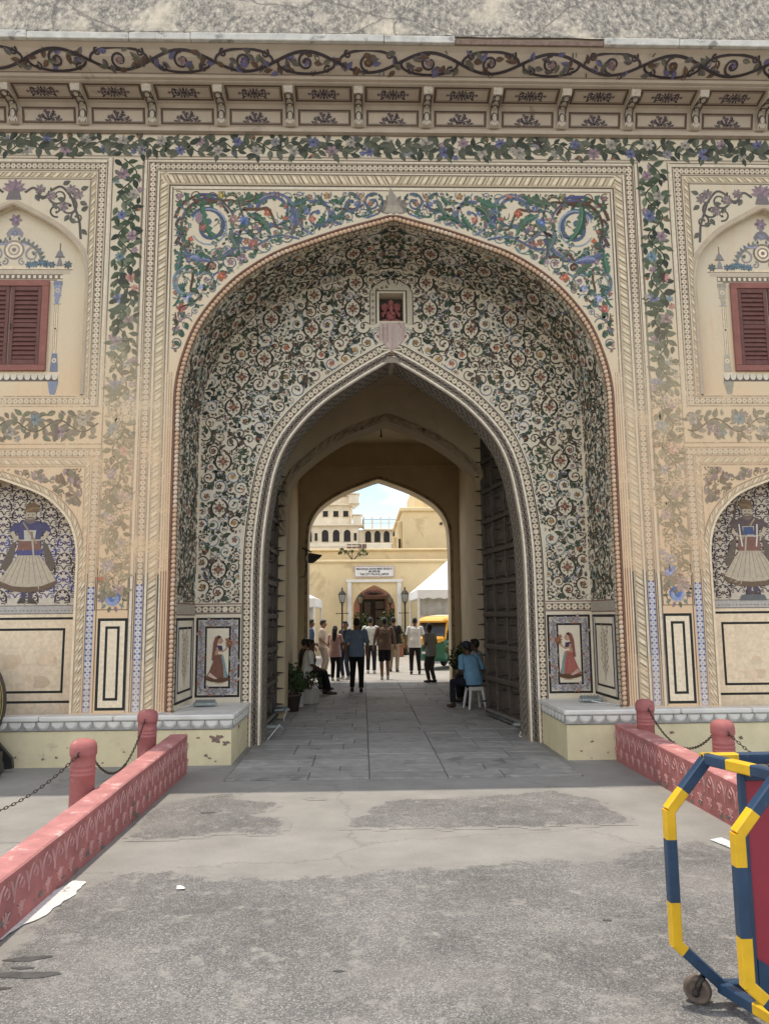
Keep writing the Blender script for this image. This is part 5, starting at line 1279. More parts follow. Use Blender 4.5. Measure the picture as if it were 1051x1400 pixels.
# twisted rope bead on the arris of the great arch
M['rope'] = simple('terracotta_rope_plaster', (.60, .41, .27), .8, .16, 9, 60, .25, .003, blotch=((.66, .55, .42), 2.2, .52))
M['ropegap'] = simple('dark_rope_bed', (.20, .11, .075), .9, .2, 9, 60, .2, .003)
Ap = Path2(full(A_half, .64)); m = MB(); pt = .062; n = int(Ap.L/pt)
for i in range(n):
    a = pt*(i+.5); p = Ap.at(a, .022); t0 = Ap.at(a-.01, .022); t1 = Ap.at(a+.01, .022); ang = math.atan2(t1[1]-t0[1], t1[0]-t0[0])
    m.ell((p[0], -.002, p[1]), .036, .026, .030, 7, 5, 0, Matrix.Rotation(-ang, 3, 'Y') @ Matrix.Rotation(R(28), 3, 'Y'))
m.build('rope_bead', M['rope'], G, smooth=True, kind='stuff')
m = MB(); k = int(Ap.L/.1); pts = []
for i in range(k+1):
    a = Ap.L*i/k
    for off, y in ((-.004, .006), (-.004, -.004), (.055, -.006), (.058, -.018), (.066, -.022), (.075, -.018), (.078, -.002), (.09, -.001)): q = Ap.at(a, off); pts.append((q[0], y, q[1]))
m.add(pts, [(i*8+j, i*8+j+1, (i+1)*8+j+1, (i+1)*8+j) for i in range(k) for j in range(7)]); m.build('rope_bed', M['ropegap'], G)

# ---- coffer panels of the cornice: framed sprays between the brackets
def coffer(x0, x1):
    P = Paint(lambda u, v, o: (u, -.06-(v)*.239-o*.97, 8.85+v*.98-o*.24), None, .12, seed=int(x0*10) % 97+3)     # lower row, v up the slope 0 .. .235
    c = (.11, .075, .055); uc = (x0+x1)/2; K = ((.055, .045, .055), (.10, .08, .09), (.12, .085, .10))
    P.frame(x0+.01, x1-.01, .002, .226, .028, c); P.frame(x0+.04, x1-.04, .034, .192, .006, c)
    for k in range(7):
        a = R(22+22.7*k); l = .105 if k % 2 else .13; e = (uc+l*1.15*math.cos(a), .048+l*math.sin(a)); P.ribbon([(uc, .045), (uc+l*.5*math.cos(a+.1), .048+l*.5*math.sin(a+.1)), e], .009, K[0]); P.flower(*e, .021, 5, K[k % 3], OCH, .3, None)
        for q in (.35, .62, .85): P.leaf(uc+l*q*1.15*math.cos(a), .048+l*q*math.sin(a), a+.8*(1 if k % 2 else -1), .046, .024, K[(k+1) % 3], False)
    for m in (-1, 1): P.spiral(uc+m*.05, .055, 1.5, .022, 1, .010, K[0], m); P.spiral(uc+m*.115, .05, 1.5, .025, 1, .011, K[0], -m); P.leaf(uc+m*.14, .045, PI/2-m*1.3, .06, .026, K[1], False)
    return P
def coffer_up(x0, x1):
    P = Paint(lambda u, v, o: (u, -.20-v*.974-o*.22, 9.125+v*.225-o*.97), None, .12, seed=int(x0*10) % 91+3)     # sloping upper row, v outwards 0 .. .27
    c = (.11, .075, .055); uc = (x0+x1)/2; K = ((.055, .045, .055), (.10, .08, .09), (.12, .085, .10))
    P.frame(x0-.01, x1+.01, .004, .266, .030, c); P.frame(x0+.025, x1-.025, .045, .225, .007, c)
    P.flower(uc, .135, .042, 8, K[2], OCH, .2, K[0])
    for m in (-1, 1):
        for vs in (-1, 0, 1):
            P.ribbon([(uc, .135), (uc+m*.09, .135+vs*.045), (uc+m*(.20 if vs == 0 else .14), .135+vs*.05)], .010, K[0]); P.flower(uc+m*(.205 if vs == 0 else .145), .135+vs*.052, .022, 5, K[1], OCH, .3, None)
            for q in (.06, .1, .14): P.leaf(uc+m*q, .135+vs*.04*q/.12, PI/2-m*(PI/2-.9*(1 if q == .1 else -1)), .055, .026, K[(int(q*50)+vs) % 3], False)
    for vs in (-1, 1): P.leaf(uc, .135+vs*.03, vs*PI/2, .06, .03, K[0], False); P.leaf(uc+.03, .135+vs*.03, vs*1.1, .06, .028, K[1], False); P.leaf(uc-.03, .135+vs*.03, vs*2.05, .06, .028, K[1], False)
    return P
for i in range(len(bxs)-1):
    if abs((bxs[i]+bxs[i+1])/2) > 7.5: continue
    coffer(bxs[i]+.10, bxs[i+1]-.10).build('coffer_panel', M['paint'], G, kind='thing'); coffer_up(bxs[i]+.10, bxs[i+1]-.10).build('coffer_panel', M['paint'], G, kind='thing')
# vine scroll on the cove under the lip
vp = [(y, z) for y, z in VP[:6]]; vpp = Path2(vp)
def cove(u, v, o):
    y, z = vpp.at(v, 0); y2, z2 = vpp.at(v+.01, 0); dy, dz = y2-y, z2-z; d = math.hypot(dy, dz); 
    return (u, y-dz/d*o, z+dy/d*o) if False else (u, y-abs(dz)/d*o-.0005, z-abs(dy)/d*o)
P = Paint(cove, None, .08, seed=19); H = vpp.L; n = 18; pw = .84
for i in range(n):
    x = -7.5+pw*i; up = 1 if i % 2 else -1; c = (.065, .052, .055)
    P.ribbon([(x+pw*t, H*.5+up*H*.34*math.sin(PI*t)) for t in np.linspace(-.12, 1.12, 15)], [.02]+[.040]*13+[.02], c)
    P.ribbon([(x+pw*(.5+.46*math.cos(t)), H*.5-up*H*.04+H*.36*math.sin(t)*up) for t in np.linspace(2.6, 6.9, 20)], [.016]+[.034]*18+[.012], c); P.spiral(x+pw*.5, H*.5, PI*.5*up, H*.30, 1.2, .036, c, up); P.spiral(x+pw*.18, H*.5-up*H*.26, PI*.5, H*.15, .9, .03, c, -up); P.spiral(x+pw*.84, H*.5-up*H*.26, PI*.3, H*.15, .9, .03, c, up)
    for q in range(15): P.leaf(x+pw*rng.random(), H*rng.uniform(.15, .85), rng.uniform(0, 6.3), .13, .07, rng.choice(((.12, .105, .1), BRN, (.14, .13, .10), (.13, .12, .20))))
    P.flower(x+pw*.5, H*.5, .055, 5, rng.choice(((.14, .12, .24), BRN, MAUVE)), OCH)
P.inside = lambda u, v: .03 < v < H-.035
P.inside = None
for t in (.012, H-.03): line_band(along(P, lambda a, b: (-8+a, t+b)), 16, 0, .012, (.2, .15, .12))
P.build('cornice_vine_mural', M['paint'], G)
P = Paint(lambda u, v, o: (u, -.5-o, v), None, .15, seed=20); P.rect(-8, 8, 9.194, 9.202, (.2, .15, .12), 40); P.build('cornice_line_mural', M['paint'], G)
# ================================================================ ground
def sheet(name, poly, z, mat, dens=.06, amp=.05, seed=1, kind='structure', th=.004, rim=.16, step=.05, extra=()):
    """flat patch built on a fine grid inside a ragged outline; 'rim' grows from 0 at the outline to 1 inside"""
    pts = []; n = len(poly)
    for i in range(n):
        a, b = poly[i], poly[(i+1) % n]; L = math.hypot(b[0]-a[0], b[1]-a[1]); k = max(1, min(int(L/dens), 80))
        for j in range(k):
            t = j/k; x, y = a[0]*(1-t)+b[0]*t, a[1]*(1-t)+b[1]*t
            pts.append((x+amp*noise.noise((x*4, y*4, seed))+amp*.5*noise.noise((x*13, y*13, seed+3)), y+amp*noise.noise((x*4+9, y*4, seed))+amp*.5*noise.noise((x*13+5, y*13, seed))))
    if rim < .05:
        mb = MB(); mb.add([(x, y, z) for x, y in pts], [tuple(range(len(pts)))]); o = mb.build(name, mat, None); o['kind'] = kind; return o
    A = np.array(pts); B = np.roll(A, -1, 0); d = B-A; dd = (d**2).sum(1)+1e-12
    def dist(P):
        w_ = P[:, None, :]-A[None]; t = np.clip((w_*d[None]).sum(2)/dd, 0, 1); return np.sqrt(((w_-t[..., None]*d[None])**2).sum(2)).min(1)
    def inside(P):
        x, y = P[:, 0][:, None], P[:, 1][:, None]; c = ((A[:, 1] > y) != (B[:, 1] > y)) & (x < (B[:, 0]-A[:, 0])*(y-A[:, 1])/(B[:, 1]-A[:, 1]+1e-12)+A[:, 0]); return c.sum(1) % 2 == 1
    x0, y0 = A.min(0)-step; x1, y1 = A.max(0)+step; nx, ny = int((x1-x0)/step)+1, int((y1-y0)/step)+1
    gx, gy = np.meshgrid(x0+step*np.arange(nx), y0+step*np.arange(ny), indexing='ij'); P = np.stack([gx.ravel(), gy.ravel()], 1)
    ins = inside(P); rm = np.where(ins, np.clip(dist(P)/rim, 0, 1), 0); idx = lambda i, j: i*ny+j
    fs = [(idx(i, j), idx(i+1, j), idx(i+1, j+1), idx(i, j+1)) for i in range(nx-1) for j in range(ny-1) if ins[idx(i, j)] and ins[idx(i+1, j)] and ins[idx(i+1, j+1)] and ins[idx(i, j+1)]]
    used = sorted({k for f in fs for k in f}); mp_ = {k: i for i, k in enumerate(used)}
    v = [(float(P[k, 0]), float(P[k, 1]), .0012+(z-.0012)*min(1., float(rm[k])*1.3)) for k in used]; f = [tuple(mp_[k] for k in q) for q in fs]; r = [float(rm[k]) for k in used]
    for (a0, a1, b0, b1) in extra: m = len(v); v += [(a0, b0, z-.003), (a1, b0, z-.003), (a1, b1, z-.003), (a0, b1, z-.003)]; f.append((m, m+1, m+2, m+3)); r += [1]*4
    me = bpy.data.meshes.new(name); me.from_pydata(v, [], f); me.materials.append(mat)
    at = me.color_attributes.new('rim', 'FLOAT_COLOR', 'POINT'); arr = np.ones((len(v), 4), np.float32); arr[:, :3] = np.array(r)[:, None]; at.data.foreach_set('color', arr.ravel()); me.update()
    o = link(name, me, None); o['kind'] = kind; return o
mb = MB(); mb.add([(-900, -900, 0), (900, -900, 0), (900, 1500, 0), (-900, 1500, 0)], [(0, 1, 2, 3)])
tag(mb.build('plaza_ground', M['concrete'], None, fixn=False), kind='structure')
sheet('road', [(-2.62, -9.5), (3.6, -9.5), (3.6, -4.25), (2.9, -4.25), (2.54, -4.0), (2.35, -3.6), (1.97, -3.70), (1.34, -4.07), (.66, -4.08), (-.13, -4.22), (-.88, -4.34), (-1.5, -4.38), (-1.65, -4.18), (-2.08, -4.19), (-2.38, -4.25), (-2.60, -4.6)], .006, M['asphalt'], .05, .07, 4, rim=.22, extra=((-2.62, 3.6, -40, -9.0), (3.3, 30, -40, -4.3), (-30, -2.5, -40, -6.3)))
sheet('asphalt_patch', [(-2.52, -3.54), (-2.59, -2.79), (-2.55, -2.17), (-2.25, -1.88), (-1.79, -1.70), (-1.66, -2.05), (-1.24, -2.26), (-1.32, -2.66), (-1.03, -3.09), (-1.13, -3.35), (-1.69, -3.44), (-2.09, -3.56)], .006, M['asphalt'], .04, .10, 9, rim=.12)
sheet('asphalt_patch', [(-.76, -3.34), (-.52, -2.71), (-.3, -2.12), (.3, -2.12), (1.09, -1.94), (1.59, -1.8), (1.92, -2.29), (2.02, -3.03), (1.98, -3.33), (1.19, -3.39), (.18, -3.35)], .006, M['asphalt'], .04, .10, 12, rim=.12)
sheet('asphalt_patch', [(-1.2, -2.05), (-1.0, -1.95), (-.75, -2.1), (-.8, -2.2), (-1.05, -2.22)], .006, M['asphalt'], .03, .07, 15, rim=.10)
M['white'] = simple('white_road_paint', (.68, .67, .64), .8, .15, 9, 60, .4, .004, blotch=((.25, .24, .22), 9, .55))
sheet('paint_patch', [(-2.60, -5.5), (-2.60, -4.76), (-2.53, -4.50), (-2.43, -4.53), (-2.42, -4.80), (-2.50, -5.2), (-2.56, -5.5)], .0125, M['white'], .02, .035, 3, rim=.01)
sheet('paint_patch', [(2.36, -3.79), (2.48, -3.73), (2.52, -3.96), (2.42, -4.02)], .0125, M['white'], .04, .01, 5, rim=.01, step=.018)
M['blotch'] = simple('dark_ground_mark', (.075, .072, .068), .8, .3, 12, 80, .4, .004)  # small dark flat marks of uneven outline laid on the ground
for i, (x, y, q) in enumerate(((-2.32, -5.75, .07), (-2.25, -5.95, .09), (-2.36, -6.10, .06), (-2.28, -5.86, .035), (-1.95, -2.62, .05), (1.0, -5.4, .03), (-.6, -6.0, .02))):
    sheet('ground_mark', [(x+q*1.7*math.cos(t)*(1+.3*math.sin(2*t+i)), y+q*.45*math.sin(t)) for t in np.linspace(0, 5.8, 10)], .009, M['blotch'], .02, .03, 30+i, rim=.01)
# courtyard floor
mb = MB(); mb.add([(-60, 11.6, .006), (60, 11.6, .006), (60, 60, .006), (-60, 60, .006)], [(0, 1, 2, 3)]); tag(mb.build('courtyard_floor', M['yard'], None, fixn=False), kind='structure')
# flagstones of the passage, each laid on its own over a bed of dirty joints
pf = empty('passage_floor'); pf['kind'] = 'structure'
mb = MB(); mb.box(-2.06, 2.06, -1.19, 1.4, -.05, .007); mb.box(-2.5, 2.5, 1.4, 12.3, -.05, .007); mb.build('joint_bed', M['joint'], pf)
rng = random.Random(21); y = -1.2; row = 0; slabm = {}
def slab_mesh(w_, d_):
    key = (round(w_/.05), round(d_/.05))
    if key not in slabm:
        m = MB(); m.bbox(-key[0]*.025+.006, key[0]*.025-.006, -key[1]*.025+.006, key[1]*.025-.006, -.03, .006, .006); slabm[key] = m.mesh('flagstone', M['stone'])
    return slabm[key]
while y < 12.2:
    d_ = rng.choice((.35, .4, .45, .5)) if y < 6 else rng.choice((.55, .65, .75)); xm = 2.05 if y < 1.3 else 2.4
    x = -xm; 
    while x < xm-.05:
        if -.45 < x < -.35: w_ = .9
        else: w_ = rng.choice((.5, .65, .8, .95))
        if x < -.4 and x+w_ > -.55: w_ = max(.2, round((-.4-x)/.05)*.05)
        if x+w_ > xm-.15: w_ = round((xm-x)/.05)*.05
        if w_ > .12: link('flagstone', slab_mesh(w_, d_), pf, (x+w_/2, y+d_/2, .012+rng.uniform(-.003, .004)), (rng.uniform(-.006, .006), rng.uniform(-.004, .004), rng.uniform(-.008, .008)))
        x += w_
    y += d_; row += 1

# ================================================================ low red walls, bollards and chains
def red_wall(s, label):
    r = empty('red_wall', (0, 0, 0), 0, label, 'low wall', 'low red walls either side of the gate approach')
    xi, xo = (2.58, 2.79) if s < 0 else (2.74, 2.97); y0, y1 = (-.72, -7.0) if s < 0 else (-.30, -6.0); za, zb = .46, .305 if s < 0 else .34
    n = 24; m = MB(); prof = lambda t, z: [(xi+.0, 0), (xi, z-.012), (xi+.012, z), (xo-.012, z), (xo, z-.012), (xo, 0)]
    rg = random.Random(3); vs = []; 
    for i in range(n+1):
        t = i/n; z = za+(zb-za)*t
        for x, zz in prof(t, z): vs.append((s*(x+.004*noise.noise((t*30, x*5, zz))), y0+(y1-y0)*t, zz+(.004*noise.noise((t*40, x*9, 3)) if zz > .1 else 0)))
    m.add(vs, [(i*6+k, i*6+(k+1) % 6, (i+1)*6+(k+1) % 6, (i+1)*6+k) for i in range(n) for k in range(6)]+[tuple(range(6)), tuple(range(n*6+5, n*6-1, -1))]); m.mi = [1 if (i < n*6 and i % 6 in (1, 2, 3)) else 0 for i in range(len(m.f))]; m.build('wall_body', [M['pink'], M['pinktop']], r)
    # relief of leaves and lotus buds in two rows
    m = MB(); pitch = .205; k = int(abs(y1-y0)/pitch)
    def blade(pts, w_):
        # raised lens along points in (a, z): a along the wall
        L = len(pts); vs = []
        for i, (a, z) in enumerate(pts):
            b, c = pts[max(0, i-1)], pts[min(L-1, i+1)]; dx, dz = c[0]-b[0], c[1]-b[1]; q = math.hypot(dx, dz); h = w_*math.sin(PI*(i+.35)/(L-.3))*.5
            for off, d in ((-h, 0), (0, .007), (h, 0)): vs.append((s*(xi-.0005-d), a-dz/q*off, z+dx/q*off))
        m.add(vs, [(i*3+j, i*3+j+1, (i+1)*3+j+1, (i+1)*3+j) for i in range(L-1) for j in range(2)])
    for i in range(k):
        a = y0-pitch*(i+.5); t = abs(a-y0)/abs(y1-y0); z = za+(zb-za)*t; f = z/.46; g = .55 if (rg.random() < .15 and t > .55) else 1
        u = lambda q: .40*f*1.0*0+z*q
        for sd in (-1, 1):
            blade([(a, u(.52)), (a+sd*.010, u(.64)), (a+sd*.028, u(.76)), (a+sd*.062, u(.87))], .032)
        blade([(a, u(.44)), (a+.006, u(.54)), (a, u(.62))], .028)
        blade([(a+pitch*.5-.028, u(.62)), (a+pitch*.5-.035, u(.70)), (a+pitch*.5, u(.78)), (a+pitch*.5+.035, u(.70)), (a+pitch*.5+.025, u(.62)), (a+pitch*.5-.01, u(.60))], .022)
        if g == 1:
            for sd in (-1, 0, 1): blade([(a+pitch*.5+sd*.012, u(.24)), (a+pitch*.5+sd*.03, u(.32)), (a+pitch*.5+sd*.052, u(.40-.05*abs(sd)))], .034)
            blade([(a+pitch*.5-.04, u(.20)), (a+pitch*.5, u(.225)), (a+pitch*.5+.04, u(.20))], .026); blade([(a+pitch*.5, u(.12)), (a+pitch*.5+.004, u(.16)), (a+pitch*.5, u(.2))], .022)
    m.build('leaf_relief', M['pinkpale'], r, kind='stuff')
    # chipped spots low on the face
    for i in range(26):
        m = MB(); t = rg.uniform(.25, 1); a = y0+(y1-y0)*t; z = abs(rg.gauss(.03, .05))+.012; q = rg.uniform(.012, .05); ring = []
        for k in range(9): th = 2*PI*k/9; j = rg.uniform(.6, 1.2); ring.append((s*(xi-.003), a+q*1.3*j*math.cos(th), max(.001, z+q*.7*j*math.sin(th))))
        m.add(ring, [tuple(range(9))]); m.build('bare_patch', M['joint'], r)
    return r
red_wall(-1, 'long low red wall with carved leaf rows beside the white paint streak')
red_wall(1, 'low red wall with carved leaf rows running behind the striped barricade')

bol = MB(); bol.lathe([(.115, 0), (.115, .03), (.103, .045), (.103, .50), (.107, .504), (.107, .518), (.103, .522), (.103, .535), (.107, .54), (.107, .556), (.103, .56), (.103, .575), (.107, .58), (.107, .595), (.104, .60), (.104, .665), (.113, .672), (.114, .69), (.114, .735), (.108, .765), (.09, .79), (.055, .805), (0, .81)], 24)
bm_post = bol.mesh('bollard_post', M['bollard'], True)
eye = MB(); eye.tube([(.02*math.cos(t), 0, .02*math.sin(t)) for t in np.linspace(0, 2*PI, 12)], .006, 6); em = eye.mesh('chain_eye', M['iron'])
def bollard(x, y, z, label):
    r = empty('bollard', (x, y, z), 0, label, 'bollard', 'red bollards that carry the chains')
    link('post', bm_post, r); link('chain_eye', em, r, (0, -.12, .69), (0, 0, PI/2)); link('chain_eye', em, r, (0, .12, .69), (0, 0, PI/2)); return r
bollard(-2.91, -3.30, .0, 'red bollard outside the long wall with a chain on both sides, nearer the road')
bollard(-2.94, -1.17, .0, 'red bollard close to the yellow plinth beside the peeling patch')
bollard(2.985, -.72, .0, 'red bollard close to the yellow plinth behind the top of the wall with grey wires')
bollard(3.06, -2.62, .0, 'red bollard partly hidden behind the striped barricade')
lk = MB(); lk.tube([(.021*math.cos(t), .011*math.sin(t), 0) for t in np.linspace(0, 2*PI, 11)], .0042, 5)
def chain(p0, p1, sag, label, name='chain'):
    p0, p1 = Vector(p0), Vector(p1); N = 120; pts = [p0.lerp(p1, i/N)-Vector((0, 0, sag*4*(i/N)*(1-i/N))) for i in range(N+1)]
    c = [0.]
    for i in range(N): c.append(c[-1]+(pts[i+1]-pts[i]).length)
    m = MB(); k = 0; a = .015; base = lk.v; 
    while a < c[-1]-.01:
        i = max(0, min(N-1, int(np.searchsorted(c, a))-1)); t = (pts[i+1]-pts[i]).normalized(); q = t.to_track_quat('X', 'Z') @ Euler((R(90) if k % 2 else 0, 0, 0)).to_quaternion()
        pp = pts[i].lerp(pts[i+1], (a-c[i])/max(1e-9, c[i+1]-c[i])); m.add([pp+q @ Vector(v) for v in base], lk.f); a += .033; k += 1
    o = m.build(name, M['chain'], None, smooth=True); return tag(o, label, 'chain', 'chains slung from the bollards')
M['chain'] = simple('rusty_chain', (.085, .07, .055), .6, .3, 30, 90, .2, .001, metal=.7)
chain((-2.91, -3.17, .69), (-2.94, -1.30, .69), .36, 'iron chain sagging between two red bollards beside the long wall')
chain((-2.91, -3.43, .69), (-4.75, -3.55, .62), .46, 'iron chain drooping from the nearer red bollard past the cannon wheel')
chain((2.985, -.85, .69), (3.06, -2.49, .69), .30, 'iron chain sagging along the yellow plinth above the wall behind the barricade')
chain((3.06, -2.75, .69), (4.6, -3.4, .62), .42, 'iron chain dropping from the half hidden bollard at the barricade')

# ================================================================ striped police barricade
def barricade():
    r = empty('barricade', (1.25, -6.5, 0), 0, 'blue and yellow steel barricade on wheels with a red sheet panel', 'barricade')
    A0, B0 = Vector((1.02, -6.42, 0)), Vector((1.155, -6.84, 0)); dl = Vector((.997, .02, 0)); h = .026
    off = Vector(r.location)
    BLUEP, YEL = M['bblue'], M['byel']
    def bar(p, q, segs, name='tube'):
        # a square tube made of painted lengths; segs: (fraction, 'b' or 'y'), the whole bar one part
        m = MB(); p, q = p-off, q-off; t = (q-p).normalized(); up = Vector((0, 0, 1)) if abs(t.z) < .9 else Vector((1, 0, 0)); a = t.cross(up).normalized(); b = a.cross(t).normalized(); f0 = 0
        c = .006
        for k, (f1, col) in enumerate(segs):
            u, v = p.lerp(q, f0), p.lerp(q, f1); ring = [(-h, -h+c), (-h+c, -h), (h-c, -h), (h, -h+c), (h, h-c), (h-c, h), (-h+c, h), (-h, h-c)]
            vs = [u+a*i+b*j for i, j in ring]+[v+a*i+b*j for i, j in ring]; fs = [(i, (i+1) % 8, 8+(i+1) % 8, 8+i) for i in range(8)]
            if k == 0: fs.append(tuple(range(7, -1, -1)))
            if k == len(segs)-1: fs.append(tuple(range(8, 16)))
            m.add(vs, fs, 0 if col == 'b' else 1); f0 = f1
        m.build(name, [BLUEP, YEL], r)
    Lg = 1.75
    for k, O in enumerate((A0, B0)):
        P_ = lambda a, z, O=O: O+dl*a+Vector((0, 0, z))
        bar(P_(.205, 1.135), P_(.0, .895), [(.62, 'b'), (1, 'y')])
        bar(P_(.0, .90), P_(.0, .275), [(.22, 'y'), (.68, 'b'), (1, 'y')])
        bar(P_(.0, .285), P_(.22, .085), [(.16 if k == 0 else .30, 'y'), (1, 'b')])
        bar(P_(.18, 1.135), P_(Lg-.2, 1.135), [(.13, 'y') if k == 0 else (.02, 'b'), (.36, 'b'), (.5, 'y'), (.8, 'b'), (1, 'y')], 'rail')
        bar(P_(.20, .085), P_(Lg-.2, .085), [(.3, 'b'), (.45, 'y'), (.8, 'b'), (1, 'y')], 'rail')
        bar(P_(Lg-.205, 1.135), P_(Lg, .895), [(.62, 'b'), (1, 'y')]); bar(P_(Lg, .90), P_(Lg, .275), [(.22, 'y'), (.68, 'b'), (1, 'y')]); bar(P_(Lg, .285), P_(Lg-.22, .085), [(.16, 'y'), (1, 'b')])
    for a, z, sg in ((.20, 1.135, [(.36, 'b'), (.70, 'y'), (1, 'b')]), (.21, .085, [(.48, 'b'), (.86, 'y'), (1, 'b')]), (Lg-.2, 1.135, [(.36, 'b'), (.7, 'y'), (1, 'b')]), (Lg-.2, .085, [(.5, 'b'), (.86, 'y'), (1, 'b')])):
        bar(A0+dl*a+Vector((0, 0, z)), B0+dl*a+Vector((0, 0, z)), sg, 'crossbar')
    # sheet panel in a blue frame, hung midway
    C0 = (A0+B0)/2-off; m = MB(); x0, x1 = C0.x+.185, C0.x+Lg-.2
    m.box(x0+.03, x1-.03, C0.y-.006, C0.y+.006, .155, 1.075); m.build('panel', M['bred'], r)
    m = MB(); y0, y1 = C0.y-.014, C0.y+.014
    m.bbox(x0, x0+.03, y0, y1, .125, 1.105, .004); m.bbox(x1-.03, x1, y0, y1, .125, 1.105, .004); m.bbox(x0+.031, x1-.031, y0, y1, .125, .155, .004); m.bbox(x0+.031, x1-.031, y0, y1, 1.075, 1.105, .004)
    m.prism([(x0+.03, .155), (x0+.26, .155), (x0+.031, .30)], y0-.001, y0+.006); m.build('panel_frame', M['bblue'], r)
    # castors: forked rusty wheels under the corners
    wm = MB(); wm.lathe([(.024, -.014), (.040, -.016), (.046, -.022), (.058, -.02), (.064, -.008), (.064, .008), (.058, .02), (.046, .022), (.040, .016), (.024, .014)], 22); wm.lathe([(.0, -.026), (.018, -.026), (.018, .026), (.0, .026)], 10)
    for k in range(5):
        a = 2*PI*k/5; wm.tube([(.012*math.cos(a), .012*math.sin(a), 0), (.034*math.cos(a), .034*math.sin(a), 0)], .009, 6)
    wme = wm.mesh('wheel', M['castor'], True)
    for O, a in ((A0, .12), (A0, Lg-.12), (B0, .12), (B0, Lg-.12)):
        p = O+dl*a-off+Vector((-.02, .02 if O is A0 else -.02, .066)); rz = R(-35)
        wl = link('wheel', wme, r, p, (PI/2, 0, rz))
        m = MB(); ax = Vector((math.sin(rz), -math.cos(rz), 0)); pv = Vector((p.x, p.y, .066)); top = Vector((p.x+.03, p.y, .125))
        for sd in (-1, 1): m.tube([pv+ax*sd*.034-Vector((0, 0, .012)), pv+ax*sd*.036+Vector((.012, 0, .03)), top+ax*sd*.03], [.013, .014, .012], 6)
        m.tube([top-ax*.04, top+ax*.04], .014, 6); m.ell(pv+ax*.04, .02, .02, .02, 8, 6); m.ell(pv-ax*.04, .02, .02, .02, 8, 6)
        m.tube([(p.x-.032*math.sin(-rz), p.y-.032*math.cos(rz), .066), (p.x+.032*math.sin(-rz), p.y+.032*math.cos(rz), .066)], .008, 6); m.build('castor_fork', M['iron'], r)
    return r
M['bblue'] = simple('navy_enamel', (.020, .052, .105), .42, .25, 8, 90, .12, .002, blotch=((.13, .145, .15), 22, .645), spec=.5)
M['byel'] = simple('yellow_enamel', (.72, .43, .018), .42, .12, 8, 90, .12, .002, blotch=((.36, .20, .04), 20, .64), spec=.5)
M['bred'] = simple('crimson_sheet', (.30, .032, .052), .45, .10, 2, 20, .10, .01, spec=.45)
M['castor'] = simple('rusty_castor', (.14, .105, .085), .75, .3, 20, 80, .3, .002)
barricade()

# ================================================================ old field gun at the edge of the frame
def field_gun():
    r = empty('cannon', (-5.73, -.98, 0), 0, 'old field gun with a yellow lined black wheel, cut by the left edge', 'cannon')
    WR, cx, cz = .80, -5.58, .80
    def wheel(y):
        w_ = MB(); n = 44
        w_.lathe([(WR-.085, -.045), (WR-.085, .045), (WR-.004, .045), (WR, .04), (WR, -.04), (WR-.004, -.045), (WR-.085, -.045)], n)
        m2 = bpy.data.meshes.new('rim'); 
        o = w_.build('wheel_rim', M['gunblack'], r, fixn=True); o.rotation_euler = (PI/2, 0, 0); o.location = (cx+5.55, y, cz)
        l_ = MB()
        for rr1 in (WR-.012, WR-.035, WR-.066):
            l_.tube([(rr1*math.cos(t), rr1*math.sin(t), .047) for t in np.linspace(0, 2*PI, 50)], .005, 5)
        o2 = l_.build('lining', M['gunyellow'], o); 
        s_ = MB(); s_.lathe([(0, -.13), (.07, -.13), (.10, -.09), (.11, 0), (.10, .09), (.07, .13), (0, .13)], 18)
        for k in range(12): a = 2*PI*k/12; s_.tube([(.09*math.cos(a), .09*math.sin(a), 0), ((WR-.08)*math.cos(a), (WR-.08)*math.sin(a), 0)], [.034, .026], 8)
        o3 = s_.build('spokes' if 0 else 'spoke_hub', M['gunblack'], r); o3.rotation_euler = (PI/2, 0, 0); o3.location = (cx+5.55, y, cz)
    wheel(0); wheel(1.05-.35)
    b = MB(); b.tube([(-1.5, .35, 1.12), (-1.3, .35, 1.10), (-.2, .35, .98), (.35, .35, .92), (.45, .35, .915)], [.085, .075, .10, .125, .05], 16); b.build('barrel', M['gunblack'], r, smooth=True)
    b = MB(); 
    for sd in (.20, .47): b.prism([(-.35, .92), (.25, .95), (.40, .80), (.98, .17), (1.0, .05), (.86, .03), (.60, .22), (.1, .60), (-.35, .72)], sd, sd+.06)
    b.build('trail', M['gunblack'], r)
    b = MB(); b.prism([(.80, .30), (1.0, .30), (1.0, .03), (.845, .03), (.80, .09)], -.02, .19); b.prism([(.55, .46), (.68, .40), (.93, .14), (.86, .03), (.78, .04), (.5, .32)], .02, .12); b.build('trail_shoe', M['gunblack'], r)
    b = MB()
    for x, z in ((.88, .16), (.95, .17), (.93, .24)): b.lathe([(0, 0), (.012, 0), (.012, .006), (0, .008)], 8, (0, 0, 0))
    b = MB(); 
    for x, z in ((.87, .15), (.95, .16)): b.ell((x, -.022, z), .014, .008, .014, 8, 5)
    b.build('bolt', M['gunbolt'], r)
    b = MB(); b.tube([(.03, -.12, .80), (.03, .95, .80)], .04, 10); b.build('axle', M['gunblack'], r)
M['gunblack'] = simple('black_gun_paint', (.025, .024, .024), .4, .3, 6, 60, .2, .003, spec=.5); M['gunyellow'] = simple('yellow_lining', (.55, .42, .16), .6, .2, 9, 0, 0); M['gunbolt'] = simple('steel_bolt', (.4, .4, .4), .4, .2, 9, 0, 0, metal=.8)
field_gun()

